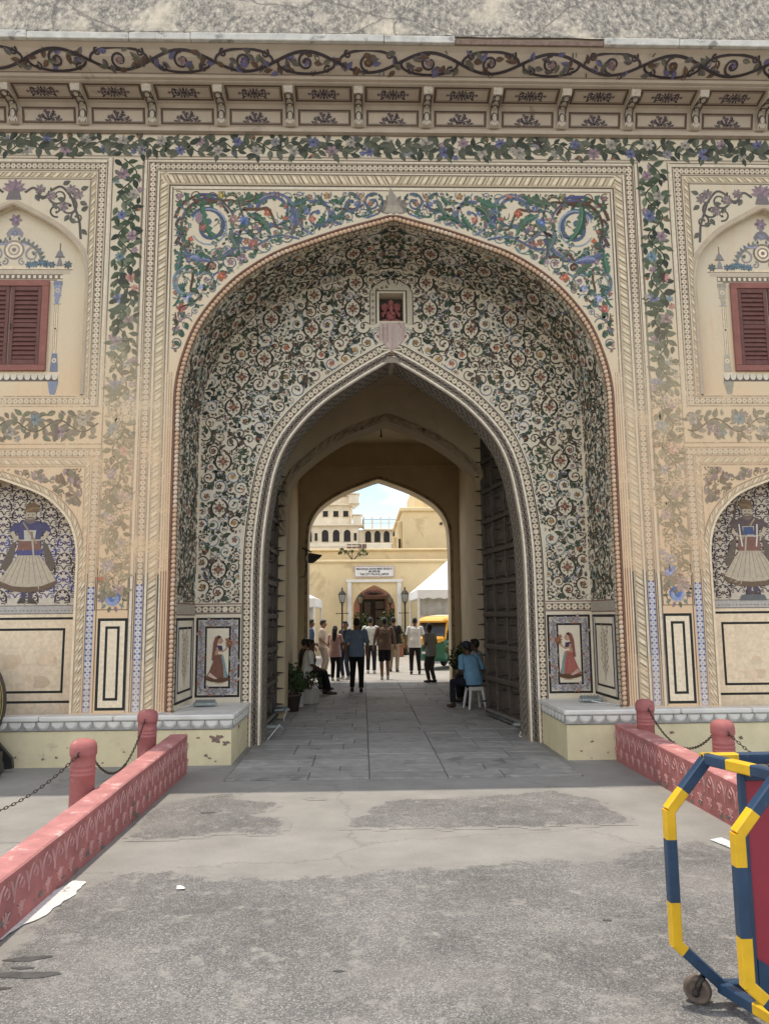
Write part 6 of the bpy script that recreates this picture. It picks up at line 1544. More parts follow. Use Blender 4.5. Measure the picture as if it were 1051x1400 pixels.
# ================================================================ spiked teak gate leaves
sp = MB(); sp.lathe([(.020, -.03), (.024, .0), (.018, .012), (.015, .05), (.008, .105), (0, .135)], 8); spike_me = sp.mesh('spike', M['iron'], True)
def gate_leaf(hx, hy, ang, s, W=2.02, Ht=5.75):
    # local x: from hinge to free edge, local y: thickness, outer (spiked) face towards -y*s
    r = link('gate_leaf', None, G, (hx, hy, .09), (0, 0, ang)); f = -s
    m = MB(); m.box(0, W, -.05, .05, 0, Ht); m.build('gate_board', M['wood'], r)
    def yy(a, b): return sorted((f*a, f*b))
    rows = 10; rh = Ht/rows
    for i in range(rows+1):
        z = min(i*rh, Ht-.08); m = MB(); y0, y1 = yy(.051, .11); m.bbox(.005, W-.005, y0, y1, z, z+.085, .012); m.build('rail', M['wood'], r)
    for x in (0.0, W*.34, W*.67, W-.10):
        m = MB(); y0, y1 = yy(.051, .095); w_ = .10 if x in (0., W-.10) else .06
        for i in range(rows): m.bbox(x+.002, x+w_, y0, y1, i*rh+.087, (i+1)*rh-.002, .008)
        m.build('stile', M['wood'], r)
    cols = [(.11, W*.34-.01), (W*.34+.07, W*.67-.01), (W*.67+.07, W-.11)]
    pm = {}
    for i in range(rows):
        for j, (a, b) in enumerate(cols):
            if j not in pm:
                m = MB(); w2, h2 = (b-a)/2-.03, rh/2-.085; y0, y1 = yy(.0, .022)
                for z0, z1, x0, x1 in ((-h2, -h2+.03, -w2, w2), (h2-.03, h2, -w2, w2), (-h2+.031, h2-.031, -w2, -w2+.03), (-h2+.031, h2-.031, w2-.03, w2)): m.bbox(x0, x1, y0, y1, z0, z1, .006)
                m.bbox(-w2+.07, w2-.07, *yy(0, .012), -h2+.07, h2-.07, .01); pm[j] = m.mesh('panel', M['wood'])
            link('panel', pm[j], r, ((a+b)/2, f*.0505, i*rh+.087+(rh-.089)/2))
    for i in range(20):
        z = .19+i*Ht/20.6
        for x in ((.05, W-.05, W*.34+.03, W*.67+.03) if i % 2 == 0 else (W-.05, W*.17, W*.5)):
            yq = .095 if x not in (W*.17, W*.5) else .06
            link('spike', spike_me, r, (x, f*(yq+.005), z), (PI/2 if f < 0 else -PI/2, 0, 0))
    # iron shoe along the bottom with a row of studs
    m = MB(); m.bbox(-.01, W+.01, *yy(-.055, .115), -.045, .07, .012); m.build('iron_shoe', M['shoe'], r)
    m = MB()
    for k in range(18): m.ell((.06+k*W/18.5, f*.118, .012), .022, .012, .022, 8, 5)
    m.build('stud', M['iron'], r, smooth=True)
M['shoe'] = simple('galvanised_shoe', (.20, .21, .20), .5, .25, 9, 60, .2, .003, metal=.4)
gate_leaf(2.18, 2.18, math.atan2(2.02, -.30), -1)
gate_leaf(-2.16, 2.05, math.atan2(2.02, .03), 1)

# ================================================================ small fixtures
def floodlight(x, y, z, rz, label, tilt=.15):
    r = empty('floodlight', (x, y, z), rz, label, 'floodlight', 'flat floodlights lying along the gate')
    m = MB(); m.bbox(-.14, .14, -.10, .10, .03, .065, .008)
    for k in range(6): m.box(-.12+.045*k, -.11+.045*k, -.085, .085, .0652, .078)
    o = m.build('lamp_housing', M['lampgrey'], r); o.rotation_euler = (tilt, 0, 0)
    m = MB(); m.box(-.12, .12, -.08, .08, .024, .0299); o = m.build('lamp_glass', M['glass'], r); o.rotation_euler = (tilt, 0, 0)
    m = MB(); m.tube([(-.145, 0, .05), (-.16, 0, .03), (-.16, 0, .006), (.16, 0, .006), (.16, 0, .03), (.145, 0, .05)], .007, 6); m.build('lamp_yoke', M['lampgrey'], r)
    return r
M['lampgrey'] = simple('grey_lamp_casting', (.26, .29, .28), .5, .15, 12, 60, .1, .002); M['glass'] = simple('dull_glass', (.08, .1, .1), .12, .1, 3, 0, 0, spec=.6)
M['cable'] = simple('white_cable', (.62, .62, .60), .5, .1, 5, 0, 0)
floodlight(-2.66, .70, .628, .15, 'grey floodlight lying on the bench beneath the lady in the brown skirt'); floodlight(2.72, .66, .628, -.1, 'grey floodlight lying on the bench beneath the lady in the red skirt')
floodlight(-1.88, 2.1, .10, .1, 'grey floodlight on the floor against the spiked gate leaf with its face seen edge on', -.05); floodlight(2.02, 2.0, .10, -.2, 'grey floodlight on the floor under the panelled gate leaf', -.05)
floodlight(-1.95, 3.93, .16, .3, 'grey floodlight raised beside the flower pots against the yellow pier')
def cable(pts, label):
    m = MB(); p = [Vector(q) for q in pts]; out = []
    for i in range(len(p)-1):
        p0, p1, p2, p3 = p[max(i-1, 0)], p[i], p[i+1], p[min(i+2, len(p)-1)]
        for k in range(6): t = k/6; out.append(.5*((2*p1)+(-p0+p2)*t+(2*p0-5*p1+4*p2-p3)*t*t+(-p0+3*p1-3*p2+p3)*t**3))
    out.append(p[-1]); m.tube(out, .008, 6); return tag(m.build('cable', M['cable'], None, smooth=True), label, 'cable', 'loose lamp cables')
cable([(-2.80, .70, .66), (-2.95, .45, .637), (-3.02, .05, .637), (-3.08, -.16, .637), (-3.08, -.262, .637)], 'white cable trailing from the bench floodlight over the marble near the brown skirted lady')
cable([(2.60, .66, .66), (2.85, .40, .637), (3.02, .02, .637), (3.10, -.20, .637), (3.12, -.285, .60), (3.12, -.245, .44), (3.12, -.235, .2), (3.12, -.235, .02)], 'white cable running from the bench floodlight down the yellow plinth')
cable([(-1.80, 2.0, .13), (-1.76, 1.92, .20), (-1.84, 1.80, .10), (-1.90, 1.72, .03), (-1.90, 1.62, .02)], 'white cable curling from the floor lamp at the spiked gate leaf')
cable([(1.98, 1.95, .14), (2.0, 1.82, .22), (1.96, 1.74, .12), (1.90, 1.66, .03), (1.92, 1.60, .02)], 'white cable curling from the floor lamp at the panelled gate leaf')
cable([(-1.85, 3.85, .2), (-1.82, 3.75, .22), (-1.86, 3.68, .1), (-1.86, 3.64, .02)], 'white cable hanging from the lamp at the yellow pier')
m = MB(); m.tube([(-.02, 7.2, 6.72), (-.02, 7.2, 6.02)], .016, 8); m.ell((-.02, 7.2, 6.0), .03, .03, .03, 8, 6); tag(m.build('ceiling_hook', M['iron'], None), 'thin iron rod hanging from the passage ceiling', 'hook')
r = empty('wall_lamp', (-1.93, 11.05, 3.4), 0, 'dark bracket lamp on the pier of the rear arch', 'wall lamp')
m = MB(); m.tube([(-.22, .1, .35), (-.05, .05, .28), (.05, 0, .22)], .02, 6); m.tube([(-.10, .1, .28), (-.10, .1, -.25), (-.16, .1, -.45), (-.28, .1, -.47)], .014, 6); m.build('lamp_bracket', M['iron'], r)
m = MB(); m.prism([(-.03, .20), (.34, .14), (.30, .08), (.10, -.08), (-.03, -.08)], -.10, .10); m.build('lamp_shade', M['iron'], r)
m = MB(); m.ell((-.01, 0, .05), .10, .08, .12, 12, 8); m.build('lamp_bulb', M['cable'], r, smooth=True)
m = MB(); m.add([(-1.76, -4.66, .016), (-1.70, -4.68, .013), (-1.69, -4.73, .018), (-1.75, -4.72, .013), (-1.73, -4.69, .03)], [(0, 1, 4), (1, 2, 4), (2, 3, 4), (3, 0, 4)]); tag(m.build('paper_scrap', M['white'], None), 'small crumpled white paper scrap on the asphalt', 'litter')

# red sandstone elephant headed deity seated in the small shrine above the doorway
r = empty('statue', (0, 1.33, 6.40), 0, 'small red seated elephant headed figure in the niche over the doorway', 'statue')
M['sindoor'] = simple('vermilion_stone', (.33, .12, .11), .8, .25, 22, 60, .5, .006)
m = MB(); E = m.ell
E((0, .02, .155), .085, .06, .10, 14, 10); E((0, 0, .135), .075, .06, .07, 14, 10)
for s in (-1, 1): E((s*.085, -.03, .045), .085, .055, .04, 12, 8); m.tube([(s*.07, .02, .225), (s*.125, .01, .19), (s*.13, -.03, .13)], [.03, .027, .022], 8); m.tube([(s*.07, .03, .235), (s*.135, .03, .28), (s*.14, .0, .34)], [.028, .023, .02], 8); E((s*.095, .02, .31), .055, .018, .065, 12, 8)
E((0, 0, .305), .062, .058, .066, 14, 10); E((0, .0, .375), .045, .04, .045, 12, 8); m.tube([(0, -.05, .31), (.0, -.075, .25), (.01, -.08, .19), (.035, -.075, .15), (.06, -.07, .16)], [.032, .028, .023, .019, .015], 10); m.box(-.165, .165, -.09, .06, -.0, .02)
m.build('figure', M['sindoor'], r, smooth=True)
# ================================================================ courtyard beyond the passage
M['ywall'] = simple('ochre_palace_wash', (.70, .565, .335), .85, .10, .8, 20, .25, .01, blotch=((.58, .45, .26), .9, .57))
M['ywhite'] = simple('cream_palace_plaster', (.74, .65, .50), .85, .12, 1.2, 12, .25, .01, blotch=((.52, .45, .36), 1.4, .62))
M['pinkin'] = simple('rose_inner_wall', (.52, .28, .22), .85, .1, 2, 20, .2, .01)
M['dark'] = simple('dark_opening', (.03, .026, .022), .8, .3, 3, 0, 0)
M['lattice'] = simple('red_brown_lattice', (.17, .10, .075), .8, .2, 3, 0, 0)
W1 = empty('palace_wall', (0, 27, 0), 0, 'yellow courtyard wall with a white framed arched entrance', 'courtyard wall')
mb = MB(); D_half = smooth_curve([(1.02, 1.8), (1.02, 2.2), (.96, 2.55), (.70, 2.95), (.25, 3.22), (0, 3.33)], 5)
dx0 = .10
arch_slab(mb, D_half, 0, .9, 4.43, 1.3, dx0)
mb.box(-30, dx0-1.3, 0, .9, 0, 4.43); mb.box(dx0+1.3, 30, 0, .9, 0, 4.43)
mb.build('wall_face', M['ywall'], W1)
mb = MB(); mb.bbox(-30, 30, -.12, 1.0, 4.43, 4.56, .03); mb.build('coping', M['ywall'], W1)
mb = MB(); mb.box(-30, 30, 2.0, 2.6, 3.9, 5.15); mb.build('upper_wall', M['ywall'], W1)
mb = MB(); mb.bbox(-30, 30, 1.9, 2.7, 5.15, 5.27, .03); mb.build('coping', M['ywall'], W1)
M['wtrim'] = simple('white_trim_plaster', (.74, .72, .66), .8, .08, 3, 20, .2, .004)
mb = MB(); mb.bbox(-1.20, -1.0, -.09, -.003, 0, 3.46, .02); mb.bbox(1.20, 1.40, -.09, -.003, 0, 3.46, .02); mb.bbox(-1.26, 1.46, -.11, -.003, 3.462, 3.60, .02); mb.build('door_surround', M['wtrim'], W1)
mb = MB(); mb.box(-4, 4, 4.6, 4.7, 0, 4.2); mb.build('inner_wall', M['pinkin'], W1)
dr = link('door', None, W1, (.12, 4.52, 0)); mb = MB(); mb.bbox(-.74, -.62, -.06, .06, 0, 2.95, .01); mb.bbox(.62, .74, -.06, .06, 0, 2.95, .01); mb.bbox(-.619, .619, -.06, .06, 2.75, 2.95, .01); mb.build('door_frame', M['lattice'], dr)
mb = MB(); mb.box(-.62, .62, 0, .05, .25, 2.75); mb.build('door_opening', M['dark'], dr)
for i in range(5): mb = MB(); mb.bbox(.10, .56, -.05, -.005, .35+.47*i, .74+.47*i, .012); mb.build('door_panel', M['wood'], dr)
mb = MB(); mb.bbox(-.5, -.16, -.05, -.005, .3, 2.6, .01); mb.build('door_leaf', M['wood'], dr)
mb = MB(); mb.bbox(-1.0, 1.0, -.5, .0, 0, .14, .02); mb.bbox(-.8, .8, -.35, .0, .141, .27, .02); mb.build('door_step', M['wtrim'], dr)
mb = MB(); 
for k in range(9): a = PI*(k+.5)/9; mb.tube([(.0, -.0, 3.0), (.55*math.cos(a), 0, 3.0+.28*math.sin(a))], .02, 5)
mb.build('fanlight_bar', M['iron'], dr)
# the sign over the entrance
sg = empty('sign_board', (.10, 26.93, 3.98), 0, 'white framed name board with three lines over the yellow entrance', 'sign')
mb = MB(); mb.bbox(-.97, .97, -.03, .03, -.28, .28, .012); mb.build('board', M['signwhite'] if 'signwhite' in M else M['wtrim'], sg)
M['signred'] = simple('sign_border_red', (.30, .11, .10), .6, .1, 4, 0, 0); M['ink'] = simple('sign_ink', (.05, .055, .09), .6, .1, 4, 0, 0)
mb = MB(); mb.box(-.95, .95, -.034, -.0305, .235, .258); mb.box(-.95, .95, -.034, -.0305, -.258, -.235); mb.box(-.95, -.927, -.034, -.0305, -.234, .234); mb.box(.927, .95, -.034, -.0305, -.234, .234); mb.build('border', M['signred'], sg)
def text(s, x, y, z, size, mat, parent, w=None):
    c = bpy.data.curves.new('lettering', 'FONT'); c.body = s; c.size = size; c.align_x = 'CENTER'; c.align_y = 'CENTER'; c.extrude = .002; c.offset = .004
    o = bpy.data.objects.new('lettering', c); bpy.context.view_layer.update(); COL.objects.link(o); o.parent = parent; o.location = (x, y, z); o.rotation_euler = (PI/2, 0, 0); c.materials.append(mat)
    bpy.context.view_layer.update()
    w = w/max(.01, o.dimensions.x) if w else 1
    me = bpy.data.meshes.new_from_object(o.evaluated_get(bpy.context.evaluated_depsgraph_get())); bpy.data.objects.remove(o)
    o = link('lettering', me, parent, (x, y, z), (PI/2, 0, 0), (w, 1, 1)); o['kind'] = 'stuff'
    return o
text('MAHARAJA SAWAI MAN SINGH II', 0, -.034, .125, .155, M['ink'], sg, 1.72); text('MUSEUM', 0, -.034, .0, .13, M['ink'], sg, .55); text('THE CITY PALACE, JAIPUR', 0, -.034, -.135, .15, M['ink'], sg, 1.40)

# street lamps flanking the entrance
M['lampglass'] = simple('lantern_glass', (.40, .42, .38), .25, .1, 3, 0, 0, spec=.6)
def lamp_mesh():
    r = empty('street_lamp')
    m = MB(); m.lathe([(.16, 0), (.16, .12), (.11, .16), (.09, .45), (.06, .5), (.05, .6), (.042, 1.5), (.038, 2.35), (.055, 2.38), (.04, 2.42), (.05, 2.46)], 12); m.build('lamp_post', M['iron'], r, smooth=True)
    m = MB(); m.tube([(-.26, 0, 1.98), (.26, 0, 1.98)], .018, 6); m.ell((-.27, 0, 1.98), .03, .03, .03, 8, 6); m.ell((.27, 0, 1.98), .03, .03, .03, 8, 6); m.build('ladder_bar', M['iron'], r)
    ln = MB(); ln.lathe([(.09, 2.50), (.17, 2.86)], 8); l = ln.build('lantern', M['lampglass'], r)
    m = MB()
    for k in range(8): a = 2*PI*k/8; m.tube([(.093*math.cos(a), .093*math.sin(a), 2.49), (.175*math.cos(a), .175*math.sin(a), 2.87)], .012, 5)
    m.lathe([(.0, 2.45), (.10, 2.47), (.095, 2.51)], 8); m.lathe([(.20, 2.86), (.19, 2.89), (.12, 3.0), (.06, 3.06), (.03, 3.10), (.045, 3.15), (.0, 3.24)], 8); m.build('lantern_frame', M['iron'], l)
    return r
lamp = lamp_mesh(); lps = [(-1.44, 26.6, 'black iron street lamp on the side of the entrance nearer the standing group'), (1.55, 26.6, 'black iron street lamp beside the white marquee'), (-.58, 30.3, 'street lamp seen through the arched entrance among leaves beside the door frame'), (.98, 30.3, 'street lamp seen through the arched entrance on the marquee side of the dark door')]
for i, (x, y, lb) in enumerate(lps):
    o = lamp if i == 0 else copy_tree(lamp); o.location = (x, y, .0); tag(o, lb, 'street lamp', 'black lantern street lamps')

# foliage helper: many small leaves through a volume
M['leafm'] = []
for i, c in enumerate(((.040, .075, .022), (.065, .105, .03), (.10, .14, .04), (.030, .050, .02))):
    M['leafm'].append(simple('leaf_%s' % ('dark', 'mid', 'light', 'deep')[i], c, .55, .25, 5, 0, 0))
def foliage(mb, c, rad, n, L, seed, flat=1., mats=(0, 1, 2), clump=5):
    rg = random.Random(seed); cl = [Vector((rg.gauss(0, .45), rg.gauss(0, .45), rg.gauss(0, .45))) for i in range(clump)]
    for i in range(n):
        k = rg.choice(cl); p = k*.9+Vector((rg.gauss(0, .27), rg.gauss(0, .27), rg.gauss(0, .27)))
        if p.length > 1.25: p *= 1.2/p.length
        p = Vector((p.x*rad[0], p.y*rad[1], p.z*rad[2]))+Vector(c); q = Euler((rg.uniform(-1, 1), rg.uniform(-1, 1), rg.uniform(0, 6.3))).to_quaternion(); l = L*rg.uniform(.6, 1.2); w_ = l*.24
        mb.add([p+q @ Vector(v) for v in ((-l/2, 0, 0), (0, -w_, l*.06), (l/2, 0, -l*.08), (0, w_, l*.06))], [(0, 1, 2, 3)], rg.choice(mats))
M['terracotta'] = simple('terracotta_pot', (.30, .13, .08), .8, .15, 8, 40, .2, .003); M['stonepot'] = simple('whitewashed_planter', (.45, .43, .38), .85, .15, 6, 40, .3, .005); M['darkpot'] = simple('dark_clay_pot', (.07, .05, .04), .8, .15, 8, 40, .2, .003); M['soil'] = simple('potting_soil', (.05, .035, .025), .95, .3, 20, 60, .5, .01)
M['bark'] = simple('brown_stem', (.10, .07, .045), .9, .3, 12, 40, .4, .004)
def potted(name, x, y, h, rad, n, L, seed, potmat, label, mats=(0, 1, 3), pr=.17, ph=.32, z=0.012, sq=False, cat='potted plant'):
    r = empty(name, (x, y, z), seed*.7, label, cat, None)
    m = MB()
    if sq: m.bbox(-pr, pr, -pr, pr, 0, ph, .015)
    else: m.lathe([(pr*.68, 0), (pr*.95, ph*.86), (pr*1.08, ph*.87), (pr*1.08, ph), (pr*.9, ph), (pr*.86, ph*.9), (0, ph*.9)], 18)
    m.build('pot', potmat, r, smooth=not sq)
    m = MB(); rg = random.Random(seed)
    for k in range(6): a = rg.uniform(0, 6.3); m.tube([(0, 0, ph*.8), (rad*.3*math.cos(a), rad*.3*math.sin(a), ph+h*.4), (rad*.7*math.cos(a), rad*.7*math.sin(a), ph+h*rg.uniform(.6, .95))], [.014, .010, .004], 5)
    m.build('stem', M['bark'], r)
    m = MB(); foliage(m, (0, 0, ph+h*.5), (rad, rad, h*.5), n, L, seed, mats=mats, clump=7); m.build('foliage', M['leafm'], r, fixn=False, kind='stuff')
    return r
potted('potted_shrub', -1.86, 5.15, .62, .22, 420, .11, 3, M['darkpot'], 'dark leafy shrub in a dark pot just behind the yellow pier', pr=.18, ph=.34)
potted('potted_shrub', -1.90, 5.9, .60, .22, 380, .12, 5, M['stonepot'], 'dark leafy shrub in a pale square planter beside the seated visitors', pr=.17, ph=.3, sq=True)
potted('potted_shrub', -1.60, 6.5, .35, .2, 200, .09, 6, M['stonepot'], 'low plant in the pale planter standing nearest the seated visitors\' feet', pr=.15, ph=.30, sq=True)
potted('potted_shrub', 2.02, 8.7, .62, .36, 650, .14, 7, M['stonepot'], 'broad dark shrub in a pale pot behind the guard in light blue', pr=.15, ph=.55)
potted('potted_shrub', 2.28, 12.9, .5, .24, 380, .11, 11, M['terracotta'], 'bright green potted shrub in the sun beside the three wheeler', (1, 2, 2), pr=.2, ph=.62)
for i, (x, y, lb) in enumerate(((-.62, 29.6, 'green shrub inside the arched entrance on the side of the standing group'), (.98, 29.7, 'green shrub inside the arched entrance on the marquee side'), (1.22, 26.4, 'small green plant at the foot of the white door surround nearest the marquee'))):
    potted('potted_shrub', x, y, 1.7 if i < 2 else .8, .5 if i < 2 else .3, 620, .2, 13+i, M['terracotta'], lb, (0, 1, 1, 2) if i < 2 else (1, 2), pr=.25, ph=.42, z=.008)
# red plant tub by the entrance
r = empty('planter', (1.05, 25.2, .008), .2, 'square red planter on the sunny floor before the entrance', 'planter'); m = MB(); m.bbox(-.28, .28, -.28, .28, 0, .5, .03); m.bbox(-.31, .31, -.31, .31, .501, .56, .02); m.build('box', M['terracotta'], r); m = MB(); m.box(-.27, .27, -.27, .27, .561, .57); m.build('soil', M['soil'], r)
# wild sprig growing from the wall top
r = empty('wild_sapling', (-.95, 28.0, 4.56), 0, 'straggly sapling rooted on the ledge of the yellow wall', 'plant'); m = MB()
for a, b, c in ((-.5, .6, .02), (-.2, .35, .2), (.35, .3, .1), (.55, .55, 0), (-.05, .5, .1)): m.tube([(0, 0, 0), (a*.6, c, b*.8), (a, c, b)], [.025, .018, .006], 5)
m.build('branch', M['bark'], r); m = MB(); rg = random.Random(8)
for a, b in ((-.5, .6), (-.3, .45), (.5, .55), (.38, .32), (-.1, .5), (-.62, .45), (.62, .4)): foliage(m, (a, 0, b), (.16, .12, .1), 40, .13, int(a*50)+90, mats=(0, 1, 3))
m.build('foliage', M['leafm'], r, fixn=False, kind='stuff')

# tall yellow block on the right
b2 = empty('palace_wing', (0, 30, 0), 0, 'plain tall yellow palace block rising behind the courtyard wall', 'building')
m = MB(); m.box(1.75, 14, 2.0, 12, 0, 7.6); m.build('wing_wall', M['ywall'], b2); m = MB(); m.bbox(1.6, 14, 1.85, 12, 7.6, 7.82, .04); m.build('wing_cornice', M['ywall'], b2)
m = MB(); m.box(2.6, 14, 4.5, 12, 7.82, 9.6); m.build('roof_block', M['ywall'], b2); m = MB(); m.bbox(1.5, 1.74, 2.3, 2.5, 0, 7.1, .03); m.bbox(1.25, 1.49, 3.0, 3.2, 0, 6.3, .03); m.build('stepped_wall', M['ywall'], b2)
m = MB(); m.box(1.55, 1.66, 2.28, 2.299, 5.3, 6.1); m.build('wall_slot', M['dark'], b2)
m = MB(); m.tube([(3.9, 1.99, 6.9), (3.9, 1.90, 6.9)], .08, 10); m.build('wall_spout', M['iron'], b2)

# many storeyed palace in the distance
def palace():
    r = empty('palace', (0, 70, 0), 0, 'cream many storeyed palace with arcades and overhanging balconies', 'palace')
    def box(n, *a, mat='ywhite', y=None): m = MB(); m.bbox(*a, .05); return m.build(n, M[mat], r)
    box('storey', -30, -.9, 0, 14, 0, 11.35); box('storey', -.9, 6.0, .8, 14, 0, 10.9); box('storey', -30, -1.7, .6, 14, 11.36, 13.6); box('storey', -30, -1.6, 1.4, 14, 13.61, 16.2); box('storey', -30, -2.6, 2.4, 14, 16.21, 19.0)
    for z, x1, y0 in ((11.25, -.4, -.55), (13.5, -1.0, .05), (16.1, -1.2, .8), (9.05, -.8, -.35)):
        m = MB(); m.prism([(y0, z), (y0, z+.10), (2, z+.42), (2, z)], -30, x1, axis='x'); m.build('chajja', M['ywhite'], r)
    m = MB(); m.prism([(.2, 10.85), (.2, 10.95), (2, 11.2), (2, 10.85)], -.38, 6.2, axis='x'); m.build('chajja', M['ywhite'], r)
    # windows
    wm = {}
    def win(x, y, z0, w_, h, arch=True):
        k = (w_, h, arch)
        if k not in wm:
            m = MB(); pts = [(-w_/2, 0), (-w_/2, h*.68)]+([(w_/2*math.cos(t), h*.68+h*.32*math.sin(t)) for t in np.linspace(PI*.92, PI*.08, 7)] if arch else [(-w_/2, h), (w_/2, h)])+[(w_/2, h*.68), (w_/2, 0)]
            if not arch: pts = [(-w_/2, 0), (-w_/2, h), (w_/2, h), (w_/2, 0)]
            m.prism(pts, -.02, .02); fr = MB(); n = len(pts)
            out = [(x*1.22, z*1.07) for x, z in pts]; 
            me = m.mesh('window', M['dark']); 
            fr.add([(x, -.10, z) for x, z in pts]+[(x, -.10, z) for x, z in out]+[(x, .0, z) for x, z in pts]+[(x, 0, z) for x, z in out], [(i, (i+1) % n, n+(i+1) % n, n+i) for i in range(n)]+[(i, 2*n+i, 2*n+(i+1) % n, (i+1) % n) for i in range(n)]+[(n+i, n+(i+1) % n, 3*n+(i+1) % n, 3*n+i) for i in range(n)])
            wm[k] = (me, fr.mesh('window_surround', M['ywhite']))
        o = link('window', wm[k][0], r, (x, y-.03, z0)); link('window_surround', wm[k][1], o, (0, .0, 0)); return o
    for x in (-7.2, -6.0): win(x, 0, 9.6, .55, 1.2)
    for x in (-4.35, -3.2, -2.05): win(x, 0, 9.6, .72, 1.25)
    for x in (-7.6, -5.3, -1.2): win(x, 0, 9.7, .3, .8, False)
    for i in range(5): win(.15+.98*i, .8, 9.6, .66, 1.2)
    for x in (-4.35, -3.25, -2.2): win(x, .6, 12.3, .55, .62, False)
    for x in (-7.3, -6.2, -8.4): win(x, .6, 12.2, .5, .8)
    for x in (-4.6, -3.4, -2.4): win(x, 1.4, 14.6, .5, .8)
    # overhanging balconies
    for z, w_, x in ((13.75, 1.0, -1.35), (11.5, .9, -1.0), (15.9, 1.1, -1.6)):
        m = MB(); m.bbox(x-w_/2, x+w_/2, -.1, 1.5, z, z+.85, .05); m.bbox(x-w_/2-.12, x+w_/2+.12, -.25, 1.6, z+.86, z+1.0, .03); m.bbox(x-w_/2-.1, x+w_/2+.1, -.2, 1.5, z-.14, z-.002, .03); m.prism([(x-w_/2, z-.15), (x+w_/2, z-.15), (x, z-.6)], .1, 1.2); m.build('balcony', M['ywhite'], r)
    # balcony parapet under the arcade, with lattice screens
    m = MB(); m.bbox(-9, 6, -.25, .0, 8.55, 9.4, .03); m.build('parapet', M['ywhite'], r)
    for x0, x1 in ((-2.1, .0), (2.6, 4.9)):
        n = 4
        for i in range(n): a = x0+(x1-x0)*i/n; m = MB(); m.bbox(a+.04, a+(x1-x0)/n-.04, -.32, -.255, 8.6, 9.3, .02); m.build('lattice_screen', M['lattice'], r)
    # roof railing
    m = MB(); m.tube([(-.4, 1.0, 12.05), (6, 1.0, 12.05)], .03, 5); m.tube([(-.4, 1.0, 11.65), (6, 1.0, 11.65)], .02, 5)
    for i in range(34): m.tube([(-.4+.19*i, 1.0, 11.0), (-.4+.19*i, 1.0, 12.05)], .014 if i % 5 else .05, 5)
    m.build('roof_railing', M['iron'], r, kind='stuff')
    m = MB()
    for i in range(8): m.lathe([(.09, 10.95), (.09, 12.2), (.12, 12.25), (0, 12.5)], 8, (-.3+.9*i, 1.0, 0))
    m.build('railing_post', M['ywhite'], r)
palace()

# white marquee
M['canvas'] = simple('white_canvas', (.82, .82, .80), .7, .05, 2, 8, .25, .02); M['valance'] = simple('grey_canvas_side', (.46, .45, .42), .8, .14, 3, 8, .3, .02)
def marquee(x0, x1, y0, y1, label, eave=2.85, peak=5.6):
    r = empty('marquee', ((x0+x1)/2, (y0+y1)/2, 0), 0, label, 'marquee', 'white pyramid tents in the courtyard'); ox, oy = (x0+x1)/2, (y0+y1)/2; a, b = (x1-x0)/2, (y1-y0)/2
    m = MB(); N = 12; K = 6; vs = []
    for k in range(K+1):
        t = k/K; f = (1-t)**1.25*.97+.03*(1-t); 
        for i in range(N*4):
            s_ = i//N; q = (i % N)/N; 
            p = ((-1+2*q, -1), (1, -1+2*q), (1-2*q, 1), (-1, 1-2*q))[s_]; vs.append((p[0]*a*f, p[1]*b*f, eave+(peak-eave)*t))
    n = N*4; m.add(vs, [(k*n+i, k*n+(i+1) % n, (k+1)*n+(i+1) % n, (k+1)*n+i) for k in range(K) for i in range(n)]); m.build('canopy', M['canvas'], r)
    m = MB(); vs = []; NN = 26
    for s_ in range(4):
        for i in range(NN):
            q = i/NN; p = ((-1+2*q, -1), (1, -1+2*q), (1-2*q, 1), (-1, 1-2*q))[s_]; vs.append((p[0]*a*.998, p[1]*b*.998, eave)); vs.append((p[0]*a*.998, p[1]*b*.998, eave-.30-.06*abs(math.sin(i*PI/2.0))))
    n = NN*4; m.add(vs, [(2*i, 2*((i+1) % n), 2*((i+1) % n)+1, 2*i+1) for i in range(n)]); m.build('valance', M['canvas'], r)
    for sx in (-1, 1):
        for sy in (-1, 1): m = MB(); m.tube([(sx*(a-.05), sy*(b-.05), 0), (sx*(a-.05), sy*(b-.05), eave)], .045, 10); m.build('pole', M['wtrim'], r)
    # rolled grey side curtain, gathered
    m = MB(); vs = []; n = 60
    for i in range(n+1):
        q = i/n; x = -a*.96+2*a*.96*q
        for j, (z, d) in enumerate(((eave-.28, 0), (eave-.6, .05), (eave-.88, .10), (eave-.98, .02))): vs.append((x, -b*.93-d*(1+.5*math.sin(i*.9+j))-.03*math.sin(i*1.7), z-.05*math.sin(q*PI*3)-(.05 if j > 1 else 0)*math.sin(i*.5)))
    m.add(vs, [(i*4+j, i*4+j+1, (i+1)*4+j+1, (i+1)*4+j) for i in range(n) for j in range(3)]); m.build('side_curtain', M['valance'], r, smooth=True)
marquee(1.68, 7.2, 20.0, 25.6, 'large white pyramid marquee with rolled grey side over the three wheeler')
marquee(-7.0, -2.28, 19.5, 24.5, 'white marquee just peeping past the inner pier near the man in denim', 2.55, 3.9)
m = MB(); m.bbox(-6.5, -3.05, 24.6, 25.2, 0, 2.3, .03); tag(m.build('market_stall', M['dark'], None), 'dark stall front in the shade under the marquee by the pier', 'stall')

